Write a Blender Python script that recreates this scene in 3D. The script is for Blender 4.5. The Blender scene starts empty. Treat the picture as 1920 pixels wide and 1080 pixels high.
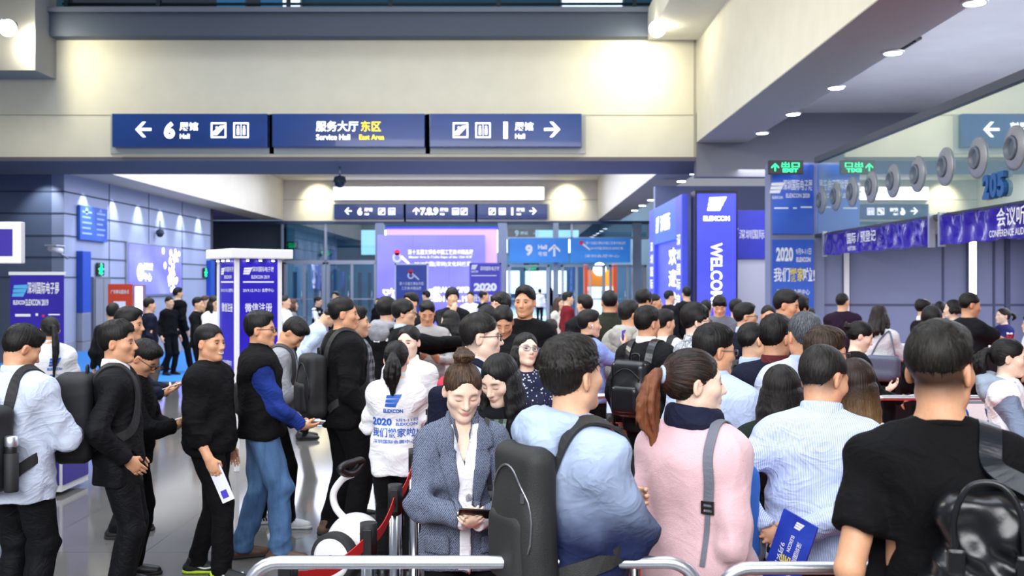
import bpy, bmesh, math, random, time
import numpy as np
from mathutils import Vector, Matrix
from mathutils.bvhtree import BVHTree

scene = bpy.context.scene
COL = scene.collection
PI = math.pi

# ---------------------------------------------------------------- camera
FPX, CX, CY, EYE = 1867.0, 972.0, 530.0, 1.95      # focal length in pixels, vanishing point, eye height
cam_data = bpy.data.cameras.new('camera')
cam = bpy.data.objects.new('camera', cam_data)
COL.objects.link(cam)
cam.location = (0, 0, EYE)
cam.rotation_euler = (PI / 2, 0, 0)
cam_data.sensor_width = 36
cam_data.lens = FPX / 1920 * 36
cam_data.shift_x = -(CX - 960) / 1920
cam_data.shift_y = -(540 - CY) / 1920
cam_data.clip_end = 400
cam_data.dof.use_dof = True
cam_data.dof.focus_distance = 4.6
cam_data.dof.aperture_fstop = 3.6
scene.camera = cam

# ---------------------------------------------------------------- world, view, lights
scene.view_settings.view_transform = 'Standard'
scene.view_settings.look = 'None'
scene.view_settings.exposure = 0.0
scene.view_settings.gamma = 1.0
scene.view_settings.use_curve_mapping = False
cy = scene.cycles
cy.use_denoising = True
cy.max_bounces = 6
cy.diffuse_bounces = 3
cy.glossy_bounces = 4
cy.transmission_bounces = 4
cy.transparent_max_bounces = 6
cy.caustics_reflective = False
cy.caustics_refractive = False
cy.sample_clamp_indirect = 4.0
cy.use_adaptive_sampling = True
cy.adaptive_threshold = 0.03

world = bpy.data.worlds.new('world')
scene.world = world
world.use_nodes = True
bg = world.node_tree.nodes['Background']
bg.inputs[0].default_value = (0.80, 0.86, 1.0, 1)
bg.inputs[1].default_value = 0.40

def area_light(name, loc, aim, sx, sy, power, color, spread=180):
    d = bpy.data.lights.new(name, 'AREA')
    d.shape = 'RECTANGLE'; d.size = sx; d.size_y = sy
    d.energy = power; d.color = color; d.spread = math.radians(spread)
    o = bpy.data.objects.new(name, d)
    COL.objects.link(o)
    o.location = loc
    o.rotation_euler = (Vector(aim) - Vector(loc)).to_track_quat('-Z', 'Y').to_euler()
    return o

def spot_light(name, loc, aim, power, angle, color, blend=0.7, radius=0.08):
    d = bpy.data.lights.new(name, 'SPOT')
    d.energy = power; d.color = color; d.spot_size = math.radians(angle); d.spot_blend = blend
    d.shadow_soft_size = radius
    o = bpy.data.objects.new(name, d)
    COL.objects.link(o)
    o.location = loc
    o.rotation_euler = (Vector(aim) - Vector(loc)).to_track_quat('-Z', 'Y').to_euler()
    return o

COOL, WARM, VIOLET = (0.86, 0.92, 1.0), (1.0, 0.93, 0.72), (0.66, 0.62, 1.0)
area_light('front_fill_added', (-2.0, -6.0, 7.0), (-0.5, 6.0, 0.8), 16, 6, 900, (0.98, 0.98, 1.0), 100)  # added soft fill behind the camera, lights the faces from the front
area_light('atrium_fill_added', (-1.0, 8.0, 11.5), (-1.0, 9.0, 0), 16, 12, 1150, COOL, 120)  # added overhead fill, no skylight is built; lights the crowd from above
area_light('concourse_fill_added', (-4.0, 18.5, 11.0), (-4.0, 19, 0), 14, 8, 850, COOL, 110)  # another added out-of-view fill, brightens the concourse floor and people
area_light('hall_ceiling_light_assumed', (-4.5, 40.0, 7.62), (-4.5, 40, 0), 15, 22, 4200, (0.78, 0.82, 1.0))  # assumed overhead light without fixtures, general brightness for the far hall
area_light('bulkhead_fill_added', (-10.5, 13.0, 8.6), (4.4, 14.5, 7.2), 10, 1.2, 700, (1.0, .96, .84), 120)  # added out-of-view light that brightens the left face of the bulkhead
area_light('aisle_ceiling_light_assumed', (8.0, 15.0, 6.05), (8.0, 15, 0), 2.4, 14, 1000, (0.8, 0.84, 1.0))  # assumed, no lamps built for it; brightens the counters and, by bounce, the ceiling
area_light('far_corridor_light_assumed', (-4.0, 76.0, 8.5), (-4.0, 76, 0), 18, 30, 6000, (0.72, 0.86, 1.0))  # assumed light without fixtures, brightens the view beyond the glass doors

# ---------------------------------------------------------------- small maths
def P(px, py, d):
    """Point that shows at pixel (px, py) at distance d down the hall."""
    return Vector(((px - CX) * d / FPX, d, EYE - (py - CY) * d / FPX))

def V(*a):
    return np.array(a, dtype=float)

def unit(v):
    v = np.asarray(v, dtype=float)
    n = np.linalg.norm(v)
    return v / n if n > 1e-9 else v

def rot(ax, deg):
    c, s = math.cos(math.radians(deg)), math.sin(math.radians(deg))
    if ax == 'x': return np.array([[1, 0, 0], [0, c, -s], [0, s, c]])
    if ax == 'y': return np.array([[c, 0, s], [0, 1, 0], [-s, 0, c]])
    return np.array([[c, -s, 0], [s, c, 0], [0, 0, 1]])

def tag(o, label, cat, group=None):
    o['label'] = label; o['category'] = cat
    if group: o['group'] = group
    return o

def empty(name, loc=(0, 0, 0), rz=0.0):
    o = bpy.data.objects.new(name, None)
    o.empty_display_size = 0.2
    COL.objects.link(o)
    o.location = loc; o.rotation_euler = (0, 0, rz)
    return o

def thing(name, label, cat, loc=(0, 0, 0), rz=0.0, group=None):
    return tag(empty(name, loc, rz), label, cat, group)

def link(name, me, m=None, parent=None):
    o = bpy.data.objects.new(name, me)
    COL.objects.link(o)
    if m is not None:
        for q in (m if isinstance(m, (list, tuple)) else [m]):
            me.materials.append(q)
    if parent is not None: o.parent = parent
    return o

def copy_tree(o, parent=None):
    c = o.copy(); COL.objects.link(c)
    if parent is not None:
        c.parent = parent
    for ch in list(o.children): copy_tree(ch, c)
    return c

# ---------------------------------------------------------------- materials
def srgb(h):  # 8-bit colour to linear
    if isinstance(h, str):
        v = [int(h[i:i + 2], 16) / 255 for i in (0, 2, 4)]
    else:
        v = [x / 255 for x in h]
    return tuple(x / 12.92 if x <= 0.04045 else ((x + 0.055) / 1.055) ** 2.4 for x in v)

_mats = {}
def mat(name, col, rough=0.6, metal=0.0, kind=None, emit=0.0, bump=0.0, scale=60.0, var=0.08, col2=None, alpha=1.0, sheen=0.0, spec=0.5, coat=0.0, crease=0.0):
    if name in _mats: return _mats[name]
    m = bpy.data.materials.new(name)
    m.use_nodes = True
    nt = m.node_tree; N = nt.nodes; L = nt.links
    b = N['Principled BSDF']
    c = srgb(col)
    b.inputs['Base Color'].default_value = (*c, 1)
    b.inputs['Roughness'].default_value = rough
    b.inputs['Metallic'].default_value = metal
    b.inputs['Specular IOR Level'].default_value = spec
    if coat: b.inputs['Coat Weight'].default_value = coat
    if sheen:
        b.inputs['Sheen Weight'].default_value = sheen
    if emit:
        b.inputs['Emission Color'].default_value = (*c, 1)
        b.inputs['Emission Strength'].default_value = emit
    if alpha < 1: b.inputs['Alpha'].default_value = alpha
    tc = N.new('ShaderNodeTexCoord')
    co = tc.outputs['Object']
    def mapping(sx, sy, sz, src=co, rz=0.0):
        q = N.new('ShaderNodeMapping'); q.inputs['Scale'].default_value = (sx, sy, sz)
        q.inputs['Rotation'].default_value = (0, 0, rz)
        L.new(src, q.inputs[0]); return q.outputs[0]
    def noise(vec, sc, det=2.0):
        q = N.new('ShaderNodeTexNoise'); q.inputs['Scale'].default_value = sc; q.inputs['Detail'].default_value = det
        L.new(vec, q.inputs['Vector']); return q.outputs['Fac']
    def ramp(fac, stops, const=False):
        q = N.new('ShaderNodeValToRGB'); e = q.color_ramp.elements
        if const: q.color_ramp.interpolation = 'CONSTANT'
        e[0].position, e[0].color = stops[0][0], (*stops[0][1], 1)
        e[1].position, e[1].color = stops[-1][0], (*stops[-1][1], 1)
        for p, cc in stops[1:-1]:
            n = e.new(p); n.color = (*cc, 1)
        L.new(fac, q.inputs[0]); return q.outputs[0]
    def mix(a, b2, fac=None, mode='MIX', f=0.5):
        q = N.new('ShaderNodeMix'); q.data_type = 'RGBA'; q.blend_type = mode
        if fac is not None: L.new(fac, q.inputs[0])
        else: q.inputs[0].default_value = f
        for s, i in ((a, 6), (b2, 7)):
            if isinstance(s, tuple): q.inputs[i].default_value = (*s, 1)
            else: L.new(s, q.inputs[i])
        return q.outputs[2]
    def wave(vec, sc, axis='X', prof='SIN', dist=0.0):
        q = N.new('ShaderNodeTexWave'); q.bands_direction = axis; q.wave_profile = prof
        q.inputs['Scale'].default_value = sc; q.inputs['Distortion'].default_value = dist
        L.new(vec, q.inputs[0]); return q.outputs['Fac']
    def math_(op, a, v):
        q = N.new('ShaderNodeMath'); q.operation = op
        L.new(a, q.inputs[0])
        if isinstance(v, (int, float)): q.inputs[1].default_value = v
        else: L.new(v, q.inputs[1])
        return q.outputs[0]
    def do_bump(h, s, dist=0.01):
        q = N.new('ShaderNodeBump'); q.inputs['Strength'].default_value = s; q.inputs['Distance'].default_value = dist
        L.new(h, q.inputs['Height']); L.new(q.outputs[0], b.inputs['Normal'])
    cl = tuple(min(1, x * (1 + var)) for x in c); cd = tuple(x * (1 - var) for x in c)
    out = None; h = None
    c2 = srgb(col2) if col2 else c
    if kind is None:
        f = noise(co, scale, 3)
        out = ramp(f, [(0.3, cd), (0.7, cl)])
        h = f
    elif kind == 'skin':
        at = N.new('ShaderNodeAttribute'); at.attribute_name = 'tint'
        f = noise(co, 90, 3)
        base = ramp(f, [(0.3, cd), (0.7, cl)])
        out = mix(base, at.outputs['Color'], mode='MULTIPLY', f=1.0)
        h = f
        b.inputs['Subsurface Weight'].default_value = 0.12
        b.inputs['Subsurface Radius'].default_value = (0.012, 0.004, 0.002)
        b.inputs['Subsurface Scale'].default_value = 1.0
    elif kind == 'hair':
        at = N.new('ShaderNodeAttribute'); at.attribute_name = 'hco'
        f = noise(mapping(1, 1, 1, at.outputs['Vector']), 13.0, 4)
        out = ramp(f, [(0.32, tuple(x * 0.6 for x in c)), (0.5, c), (0.75, c2)])
        h = f
    elif kind == 'ombre':
        at = N.new('ShaderNodeAttribute'); at.attribute_name = 'hco'
        f = noise(mapping(1, 1, 1, at.outputs['Vector']), 7.0, 4)
        sx = N.new('ShaderNodeSeparateXYZ'); L.new(co, sx.inputs[0])
        g = N.new('ShaderNodeMapRange'); g.inputs[1].default_value = 1.52; g.inputs[2].default_value = 1.26
        L.new(sx.outputs[2], g.inputs[0])
        base = mix(c, c2, g.outputs[0])
        dk = ramp(f, [(0.3, (0.45, 0.45, 0.45)), (0.7, (1, 1, 1))])
        out = mix(base, dk, mode='MULTIPLY', f=1.0); h = f
    elif kind == 'tweed':
        f = noise(mapping(1, 1, 0.6), 330, 2)
        w = wave(mapping(1, 1, 1, rz=0.8), 60, 'DIAGONAL', dist=3.0)
        s = math_('ADD', math_('MULTIPLY', w, 0.35), f)
        out = ramp(s, [(0.45, c), (0.62, tuple((p + q) / 2 for p, q in zip(c, c2))), (0.8, c2)]); h = s
    elif kind == 'stripe':
        w = wave(mapping(1, 0.6, 0.0), scale, 'X')
        out = ramp(w, [(0.55, c), (0.75, c2)]); h = noise(co, 40, 3)
    elif kind == 'plaid':
        wx = ramp(wave(mapping(1, 1, 0), scale, 'X'), [(0.4, (0, 0, 0)), (0.6, (1, 1, 1))])
        wz = ramp(wave(mapping(0, 0, 1), scale, 'Z'), [(0.4, (0, 0, 0)), (0.6, (1, 1, 1))])
        s = mix(wx, wz, mode='ADD', f=1.0)
        s = mix(s, (0.5, 0.5, 0.5), mode='MULTIPLY', f=1.0)
        out = ramp(s, [(0.1, c), (0.5, tuple((p + q) / 2 for p, q in zip(c, c2))), (1.0, c2)]); h = noise(co, 80, 2)
    elif kind == 'denim':
        f = noise(mapping(1, 1, 0.25), 14, 4)
        g = noise(co, 260, 2)
        s = math_('ADD', math_('MULTIPLY', g, 0.35), f)
        out = ramp(s, [(0.4, c), (0.95, c2)]); h = s
    elif kind == 'ombre_cloth':
        sx = N.new('ShaderNodeSeparateXYZ'); L.new(co, sx.inputs[0])
        f = noise(co, 9, 3)
        g = N.new('ShaderNodeMapRange'); g.inputs[1].default_value = 1.46; g.inputs[2].default_value = 1.16
        g.interpolation_type = 'SMOOTHSTEP'
        zz = math_('ADD', sx.outputs[2], math_('MULTIPLY', f, 0.10))
        L.new(zz, g.inputs[0])
        out = mix(c, c2, g.outputs[0]); h = noise(co, 40, 3)
    elif kind == 'dots':
        q = N.new('ShaderNodeTexVoronoi'); q.inputs['Scale'].default_value = scale
        L.new(co, q.inputs['Vector'])
        out = ramp(q.outputs['Distance'], [(0.22, c2), (0.30, c)]); h = noise(co, 60, 2)
    elif kind == 'flower':
        f = noise(co, scale, 3)
        out = ramp(f, [(0.42, c), (0.5, c2), (0.6, c)]); h = f
    elif kind == 'tile':
        q = N.new('ShaderNodeTexBrick'); q.offset = 0.0
        q.inputs['Scale'].default_value = 1.0
        q.inputs['Brick Width'].default_value = scale; q.inputs['Row Height'].default_value = scale
        q.inputs['Mortar Size'].default_value = 0.004; q.inputs['Mortar Smooth'].default_value = 0.2
        q.inputs['Color1'].default_value = (*cl, 1); q.inputs['Color2'].default_value = (*cd, 1)
        q.inputs['Mortar'].default_value = (*c2, 1)
        L.new(co, q.inputs['Vector'])
        f = noise(co, 1.6, 4)
        out = mix(q.outputs['Color'], ramp(f, [(0.3, (0.86, 0.86, 0.86)), (0.7, (1, 1, 1))]), mode='MULTIPLY', f=1.0)
    elif kind == 'brushed':
        f = noise(mapping(1, 1, 0.02), 200, 2)
        out = ramp(f, [(0.3, cd), (0.7, cl)]); h = f
    elif kind == 'swirl':          # printed banner: lighter streaks running through the ground colour
        f = noise(mapping(0.7, 0.7, 1.4, rz=0.4), scale, 3)
        out = ramp(f, [(0.38, c), (0.6, tuple((p * 0.6 + q * 0.4) for p, q in zip(c, c2))), (0.8, c2)])
    elif kind == 'wood':
        w = wave(mapping(1, 1, 0.2), 12, 'X', dist=4)
        out = ramp(w, [(0.2, cd), (0.8, cl)]); h = w
    if out is not None:
        L.new(out, b.inputs['Base Color'])
        if emit: L.new(out, b.inputs['Emission Color'])
    if bump and h is not None: do_bump(h, bump)
    if crease:                                           # soft ridged creases in the cloth
        q = N.new('ShaderNodeTexNoise'); q.inputs['Scale'].default_value = 5.5; q.inputs['Detail'].default_value = 2.5; q.inputs['Distortion'].default_value = 1.6
        L.new(mapping(1.0, 1.0, 1.5), q.inputs['Vector'])
        r = math_('SUBTRACT', q.outputs['Fac'], .5); r = math_('ABSOLUTE', r, 0); r = math_('MULTIPLY', r, -7.0)
        r = math_('EXPONENT', r, 0)
        bq = N.new('ShaderNodeBump'); bq.inputs['Strength'].default_value = crease; bq.inputs['Distance'].default_value = .022
        L.new(r, bq.inputs['Height'])
        if b.inputs['Normal'].links: L.new(b.inputs['Normal'].links[0].from_socket, bq.inputs['Normal'])
        L.new(bq.outputs[0], b.inputs['Normal'])
    _mats[name] = m
    return m

def glow(name, col, strength):
    if name in _mats: return _mats[name]
    m = bpy.data.materials.new(name); m.use_nodes = True
    b = m.node_tree.nodes['Principled BSDF']
    c = srgb(col)
    b.inputs['Base Color'].default_value = (*c, 1)
    b.inputs['Emission Color'].default_value = (*c, 1)
    b.inputs['Emission Strength'].default_value = strength
    b.inputs['Roughness'].default_value = 0.4
    _mats[name] = m
    return m

def glassy(name, col, mirror=0.12, rough=0.0, see=0.7):
    """Thin glass: mostly clear, with a share of mirror reflection."""
    if name in _mats: return _mats[name]
    m = bpy.data.materials.new(name); m.use_nodes = True
    nt = m.node_tree; N = nt.nodes; L = nt.links
    N.remove(N['Principled BSDF'])
    t = N.new('ShaderNodeBsdfTransparent'); t.inputs[0].default_value = (*srgb(col), 1)
    g = N.new('ShaderNodeBsdfGlossy'); g.inputs['Roughness'].default_value = rough
    x = N.new('ShaderNodeMixShader'); x.inputs[0].default_value = mirror
    L.new(t.outputs[0], x.inputs[1]); L.new(g.outputs[0], x.inputs[2])
    L.new(x.outputs[0], N['Material Output'].inputs[0])
    _mats[name] = m
    return m

# ---------------------------------------------------------------- plain mesh building
class MB:
    """Collects shapes into one mesh."""
    def __init__(s): s.bm = bmesh.new()
    def box(s, lo, hi, bevel=0.0, mi=0):
        lo, hi = Vector(lo), Vector(hi)
        r = bmesh.ops.create_cube(s.bm, size=1.0, matrix=Matrix.Translation((lo + hi) / 2) @ Matrix.Diagonal((*(hi - lo), 1)))
        fs = {f for v in r['verts'] for f in v.link_faces}
        if bevel:
            es = list({e for v in r['verts'] for e in v.link_edges})
            q = bmesh.ops.bevel(s.bm, geom=es, offset=bevel, segments=2, affect='EDGES', profile=0.6)
            fs = set(q['faces']) | {f for f in fs if f.is_valid}
        for f in fs:
            if f.is_valid: f.material_index = mi
        return s
    def cyl(s, a, b, r1, r2=None, n=20, mi=0, caps=True):
        a, b = Vector(a), Vector(b); d = b - a
        r2 = r1 if r2 is None else r2
        q = d.to_track_quat('Z', 'Y').to_matrix().to_4x4()
        r = bmesh.ops.create_cone(s.bm, cap_ends=caps, segments=n, radius1=r1, radius2=r2, depth=d.length, matrix=Matrix.Translation((a + b) / 2) @ q)
        for f in {f for v in r['verts'] for f in v.link_faces}:
            f.material_index = mi
            if len(f.verts) == 4: f.smooth = True
        return s
    def ball(s, c, r, n=16, sc=(1, 1, 1), mi=0):
        q = bmesh.ops.create_uvsphere(s.bm, u_segments=n, v_segments=max(6, n // 2), radius=r, matrix=Matrix.Translation(Vector(c)) @ Matrix.Diagonal((*sc, 1)))
        for f in {f for v in q['verts'] for f in v.link_faces}: f.smooth = True; f.material_index = mi
        return s
    def poly(s, pts, mi=0):
        f = s.bm.faces.new([s.bm.verts.new(p) for p in pts]); f.material_index = mi
        return s
    def prism(s, pts, vec, mi=0):
        vs = [s.bm.verts.new(p) for p in pts]; vec = Vector(vec)
        ws = [s.bm.verts.new(Vector(p) + vec) for p in pts]
        n = len(vs)
        fs = [s.bm.faces.new(vs), s.bm.faces.new(ws[::-1])]
        for i in range(n): fs.append(s.bm.faces.new((vs[i], ws[i], ws[(i + 1) % n], vs[(i + 1) % n])))
        for f in fs: f.material_index = mi
        return s
    def tube(s, pts, r, n=12, mi=0, closed=False, rs=None):
        sweep(s.bm, pts, lambda i: [(math.cos(2 * PI * k / n) * (rs[i] if rs else r), math.sin(2 * PI * k / n) * (rs[i] if rs else r)) for k in range(n)], mi, closed)
        return s
    def ribbon(s, pts, w, t, nrm, mi=0, closed=False):
        sweep(s.bm, pts, lambda i: [(-w / 2, -t / 2), (w / 2, -t / 2), (w / 2, t / 2), (-w / 2, t / 2)], mi, closed, nrm)
        return s
    def lathe(s, prof, c=(0, 0, 0), axis='Z', n=32, mi=0):
        c = Vector(c); rings = []
        for r, z in prof:
            ring = []
            for k in range(n):
                a = 2 * PI * k / n; x, y = r * math.cos(a), r * math.sin(a)
                p = (x, y, z) if axis == 'Z' else ((z, x, y) if axis == 'X' else (y, z, x))
                ring.append(s.bm.verts.new(c + Vector(p)))
            rings.append(ring)
        for a, b in zip(rings, rings[1:]):
            for k in range(n):
                f = s.bm.faces.new((a[k], a[(k + 1) % n], b[(k + 1) % n], b[k])); f.smooth = True; f.material_index = mi
        for ring, rev in ((rings[0], True), (rings[-1], False)):
            f = s.bm.faces.new(ring[::-1] if rev else ring); f.material_index = mi
        return s
    def build(s, name, m, parent=None, smooth=False):
        bmesh.ops.recalc_face_normals(s.bm, faces=s.bm.faces)
        me = bpy.data.meshes.new(name); s.bm.to_mesh(me); s.bm.free()
        if smooth: me.shade_smooth()
        return link(name, me, m, parent)

def smooth_path(pts, n=8, closed=False):
    pts = [np.asarray(p, float) for p in pts]; out = []
    m = len(pts)
    rng = range(m) if closed else range(m - 1)
    for i in rng:
        if closed: p0, p1, p2, p3 = pts[(i - 1) % m], pts[i], pts[(i + 1) % m], pts[(i + 2) % m]
        else: p0, p1, p2, p3 = pts[max(i - 1, 0)], pts[i], pts[i + 1], pts[min(i + 2, m - 1)]
        for k in range(n):
            t = k / n
            out.append(0.5 * (2 * p1 + (p2 - p0) * t + (2 * p0 - 5 * p1 + 4 * p2 - p3) * t * t + (3 * p1 - p0 - 3 * p2 + p3) * t ** 3))
    if not closed: out.append(pts[-1])
    return out

def sweep(bm, pts, prof, mi=0, closed=False, nrm=None):
    pts = [np.asarray(p, float) for p in pts]; m = len(pts)
    rings = []; prev = None
    for i in range(m):
        if closed: t = unit(pts[(i + 1) % m] - pts[(i - 1) % m])
        else: t = unit(pts[min(i + 1, m - 1)] - pts[max(i - 1, 0)])
        if nrm is not None:
            n = np.asarray(nrm[i] if isinstance(nrm, list) else nrm, float)
        else:
            n = prev if prev is not None else (V(0, 0, 1) if abs(t[2]) < 0.9 else V(1, 0, 0))
        n = unit(n - t * np.dot(n, t)); prev = n
        b = np.cross(t, n)
        rings.append([bm.verts.new(pts[i] + b * u + n * v) for u, v in prof(i)])
    k = len(rings[0])
    pairs = list(zip(rings, rings[1:])) + ([(rings[-1], rings[0])] if closed else [])
    for a, b in pairs:
        for j in range(k):
            f = bm.faces.new((a[j], a[(j + 1) % k], b[(j + 1) % k], b[j])); f.material_index = mi; f.smooth = k > 4
    if not closed:
        for r, rv in ((rings[0], True), (rings[-1], False)):
            f = bm.faces.new(r[::-1] if rv else r); f.material_index = mi

def struct(name, mb, m, parent=None):
    o = mb.build(name, m, parent)
    if parent is None: o['kind'] = 'structure'
    return o

# ---------------------------------------------------------------- lettering
_fc = {}
def text_verts(s, bold=0.0):
    """Unit-size text as (verts Nx2, faces), centred on its box."""
    key = (s, bold)
    if key in _fc: return _fc[key]
    cu = bpy.data.curves.new('t', 'FONT'); cu.body = s; cu.size = 1.0; cu.offset = bold
    cu.resolution_u = 3; cu.fill_mode = 'FRONT'
    ob = bpy.data.objects.new('t', cu); COL.objects.link(ob)
    me = bpy.data.meshes.new_from_object(ob.evaluated_get(bpy.context.evaluated_depsgraph_get()))
    vs = np.array([v.co[:2] for v in me.vertices]).reshape(-1, 2)
    fs = [tuple(p.vertices) for p in me.polygons]
    bpy.data.meshes.remove(me); bpy.data.objects.remove(ob); bpy.data.curves.remove(cu)
    if len(vs):
        lo, hi = vs.min(0), vs.max(0); vs = vs - (lo + hi) / 2
    _fc[key] = (vs, fs)
    return _fc[key]

class Letters:
    """Marks in a plane (u right, v up): text fitted to boxes, plus filled polygons."""
    def __init__(s): s.v = []; s.f = []; s.mi = []; s.g = []; s.n = 0; s.cur = None
    def add(s, vs, fs, mi, g='mark'):
        o = len(s.v); s.v += [tuple(p) for p in vs]; s.f += [tuple(i + o for i in f) for f in fs]; s.mi += [mi] * len(fs); s.g += [s.cur or g] * len(fs)
    def unit(s, name):
        s.n += 1; s.cur = f'{name}|{s.n}'
    def text(s, t, u, v, h, w=None, mi=0, bold=0.02, turn=0):
        if any(ord(q) > 0x2E80 for q in t): bold *= .4      # dense characters clog when thickened
        vs, fs = text_verts(t, bold)
        if not len(vs): return s
        s.n += 1
        ex = vs.max(0) - vs.min(0)
        k = h / ex[1]; kw = k if w is None else w / ex[0]
        q = vs * (kw, k)
        if turn:
            c, n = math.cos(math.radians(turn)), math.sin(math.radians(turn)); q = q @ np.array([[c, n], [-n, c]])
        s.add(q + (u, v), fs, mi, f'lettering|{s.n}'); return s
    def poly(s, pts, mi=0):
        s.add(pts, [tuple(range(len(pts)))], mi); return s
    def rect(s, u0, v0, u1, v1, mi=0): return s.poly([(u0, v0), (u1, v0), (u1, v1), (u0, v1)], mi)
    def frame(s, u0, v0, u1, v1, t, mi=0):
        s.rect(u0, v0, u1, v0 + t, mi); s.rect(u0, v1 - t, u1, v1, mi); s.rect(u0, v0 + t, u0 + t, v1 - t, mi); s.rect(u1 - t, v0 + t, u1, v1 - t, mi); return s
    def disc(s, u, v, r, mi=0, n=24, r2=None):
        if r2 is None: return s.poly([(u + r * math.cos(2 * PI * k / n), v + r * math.sin(2 * PI * k / n)) for k in range(n)], mi)
        for k in range(n):
            a, b = 2 * PI * k / n, 2 * PI * (k + 1) / n
            s.poly([(u + r2 * math.cos(a), v + r2 * math.sin(a)), (u + r * math.cos(a), v + r * math.sin(a)), (u + r * math.cos(b), v + r * math.sin(b)), (u + r2 * math.cos(b), v + r2 * math.sin(b))], mi)
        return s
    def arrow(s, u, v, r, ang, mi=0):
        """Wayfinding arrow with two barbs, pointing along ang (degrees)."""
        s.unit('arrow')
        c, n = math.cos(math.radians(ang)), math.sin(math.radians(ang))
        R = lambda pts: [(u + (x * c - y * n) * r, v + (x * n + y * c) * r) for x, y in pts]
        s.poly(R([(-1, -.17), (.6, -.17), (.6, .17), (-1, .17)]), mi)
        s.poly(R([(1, 0), (.1, .95), (-.32, .95), (.52, 0)]), mi)
        s.poly(R([(.52, 0), (-.32, -.95), (.1, -.95), (1, 0)]), mi)
        s.cur = None
        return s
    def logo(s, u, v, h, mi=0, slant=0.35):
        """The show's mark: a slanted block split by light lines."""
        w = h * 1.25; s.unit('emblem')
        for k in range(3):
            y0 = -h / 2 + k * h * 0.36; y1 = y0 + h * 0.28
            f = lambda y: slant * y * 0.5
            s.poly([(u - w / 2 + f(y0), v + y0), (u + w / 2 * (0.55 + 0.2 * k) + f(y0), v + y0), (u + w / 2 * (0.7 + 0.2 * k) + f(y1), v + y1 + 0.06 * h), (u - w / 2 + f(y1), v + y1)], mi)
        s.cur = None
        return s
    def mesh(s, name, fn, mats, parent=None):
        out = []
        for g in dict.fromkeys(s.g):
            idx = [i for i, q in enumerate(s.g) if q == g]; used = {}
            fs = [tuple(used.setdefault(v, len(used)) for v in s.f[i]) for i in idx]
            nm = g.split('|')[0]; nm = name if nm == 'lettering' else nm
            me = bpy.data.meshes.new(nm)
            me.from_pydata([fn(*s.v[v]) for v in used], [], fs)
            me.polygons.foreach_set('material_index', [s.mi[i] for i in idx]); me.update()
            out.append(link(nm, me, mats, parent))
        return out
    def front(s, name, c, mats, parent=None, turn=0.0, lift=0.0):
        """Upright plane through c (centre); turn 0 faces the camera, -90 faces left (-X), 90 faces right."""
        a = math.radians(turn); ux, uy = math.cos(a), math.sin(a)
        nx, ny = math.sin(a), -math.cos(a)
        return s.mesh(name, lambda u, v: (c[0] + u * ux + nx * lift, c[1] + u * uy + ny * lift, c[2] + v), mats, parent)
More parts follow.
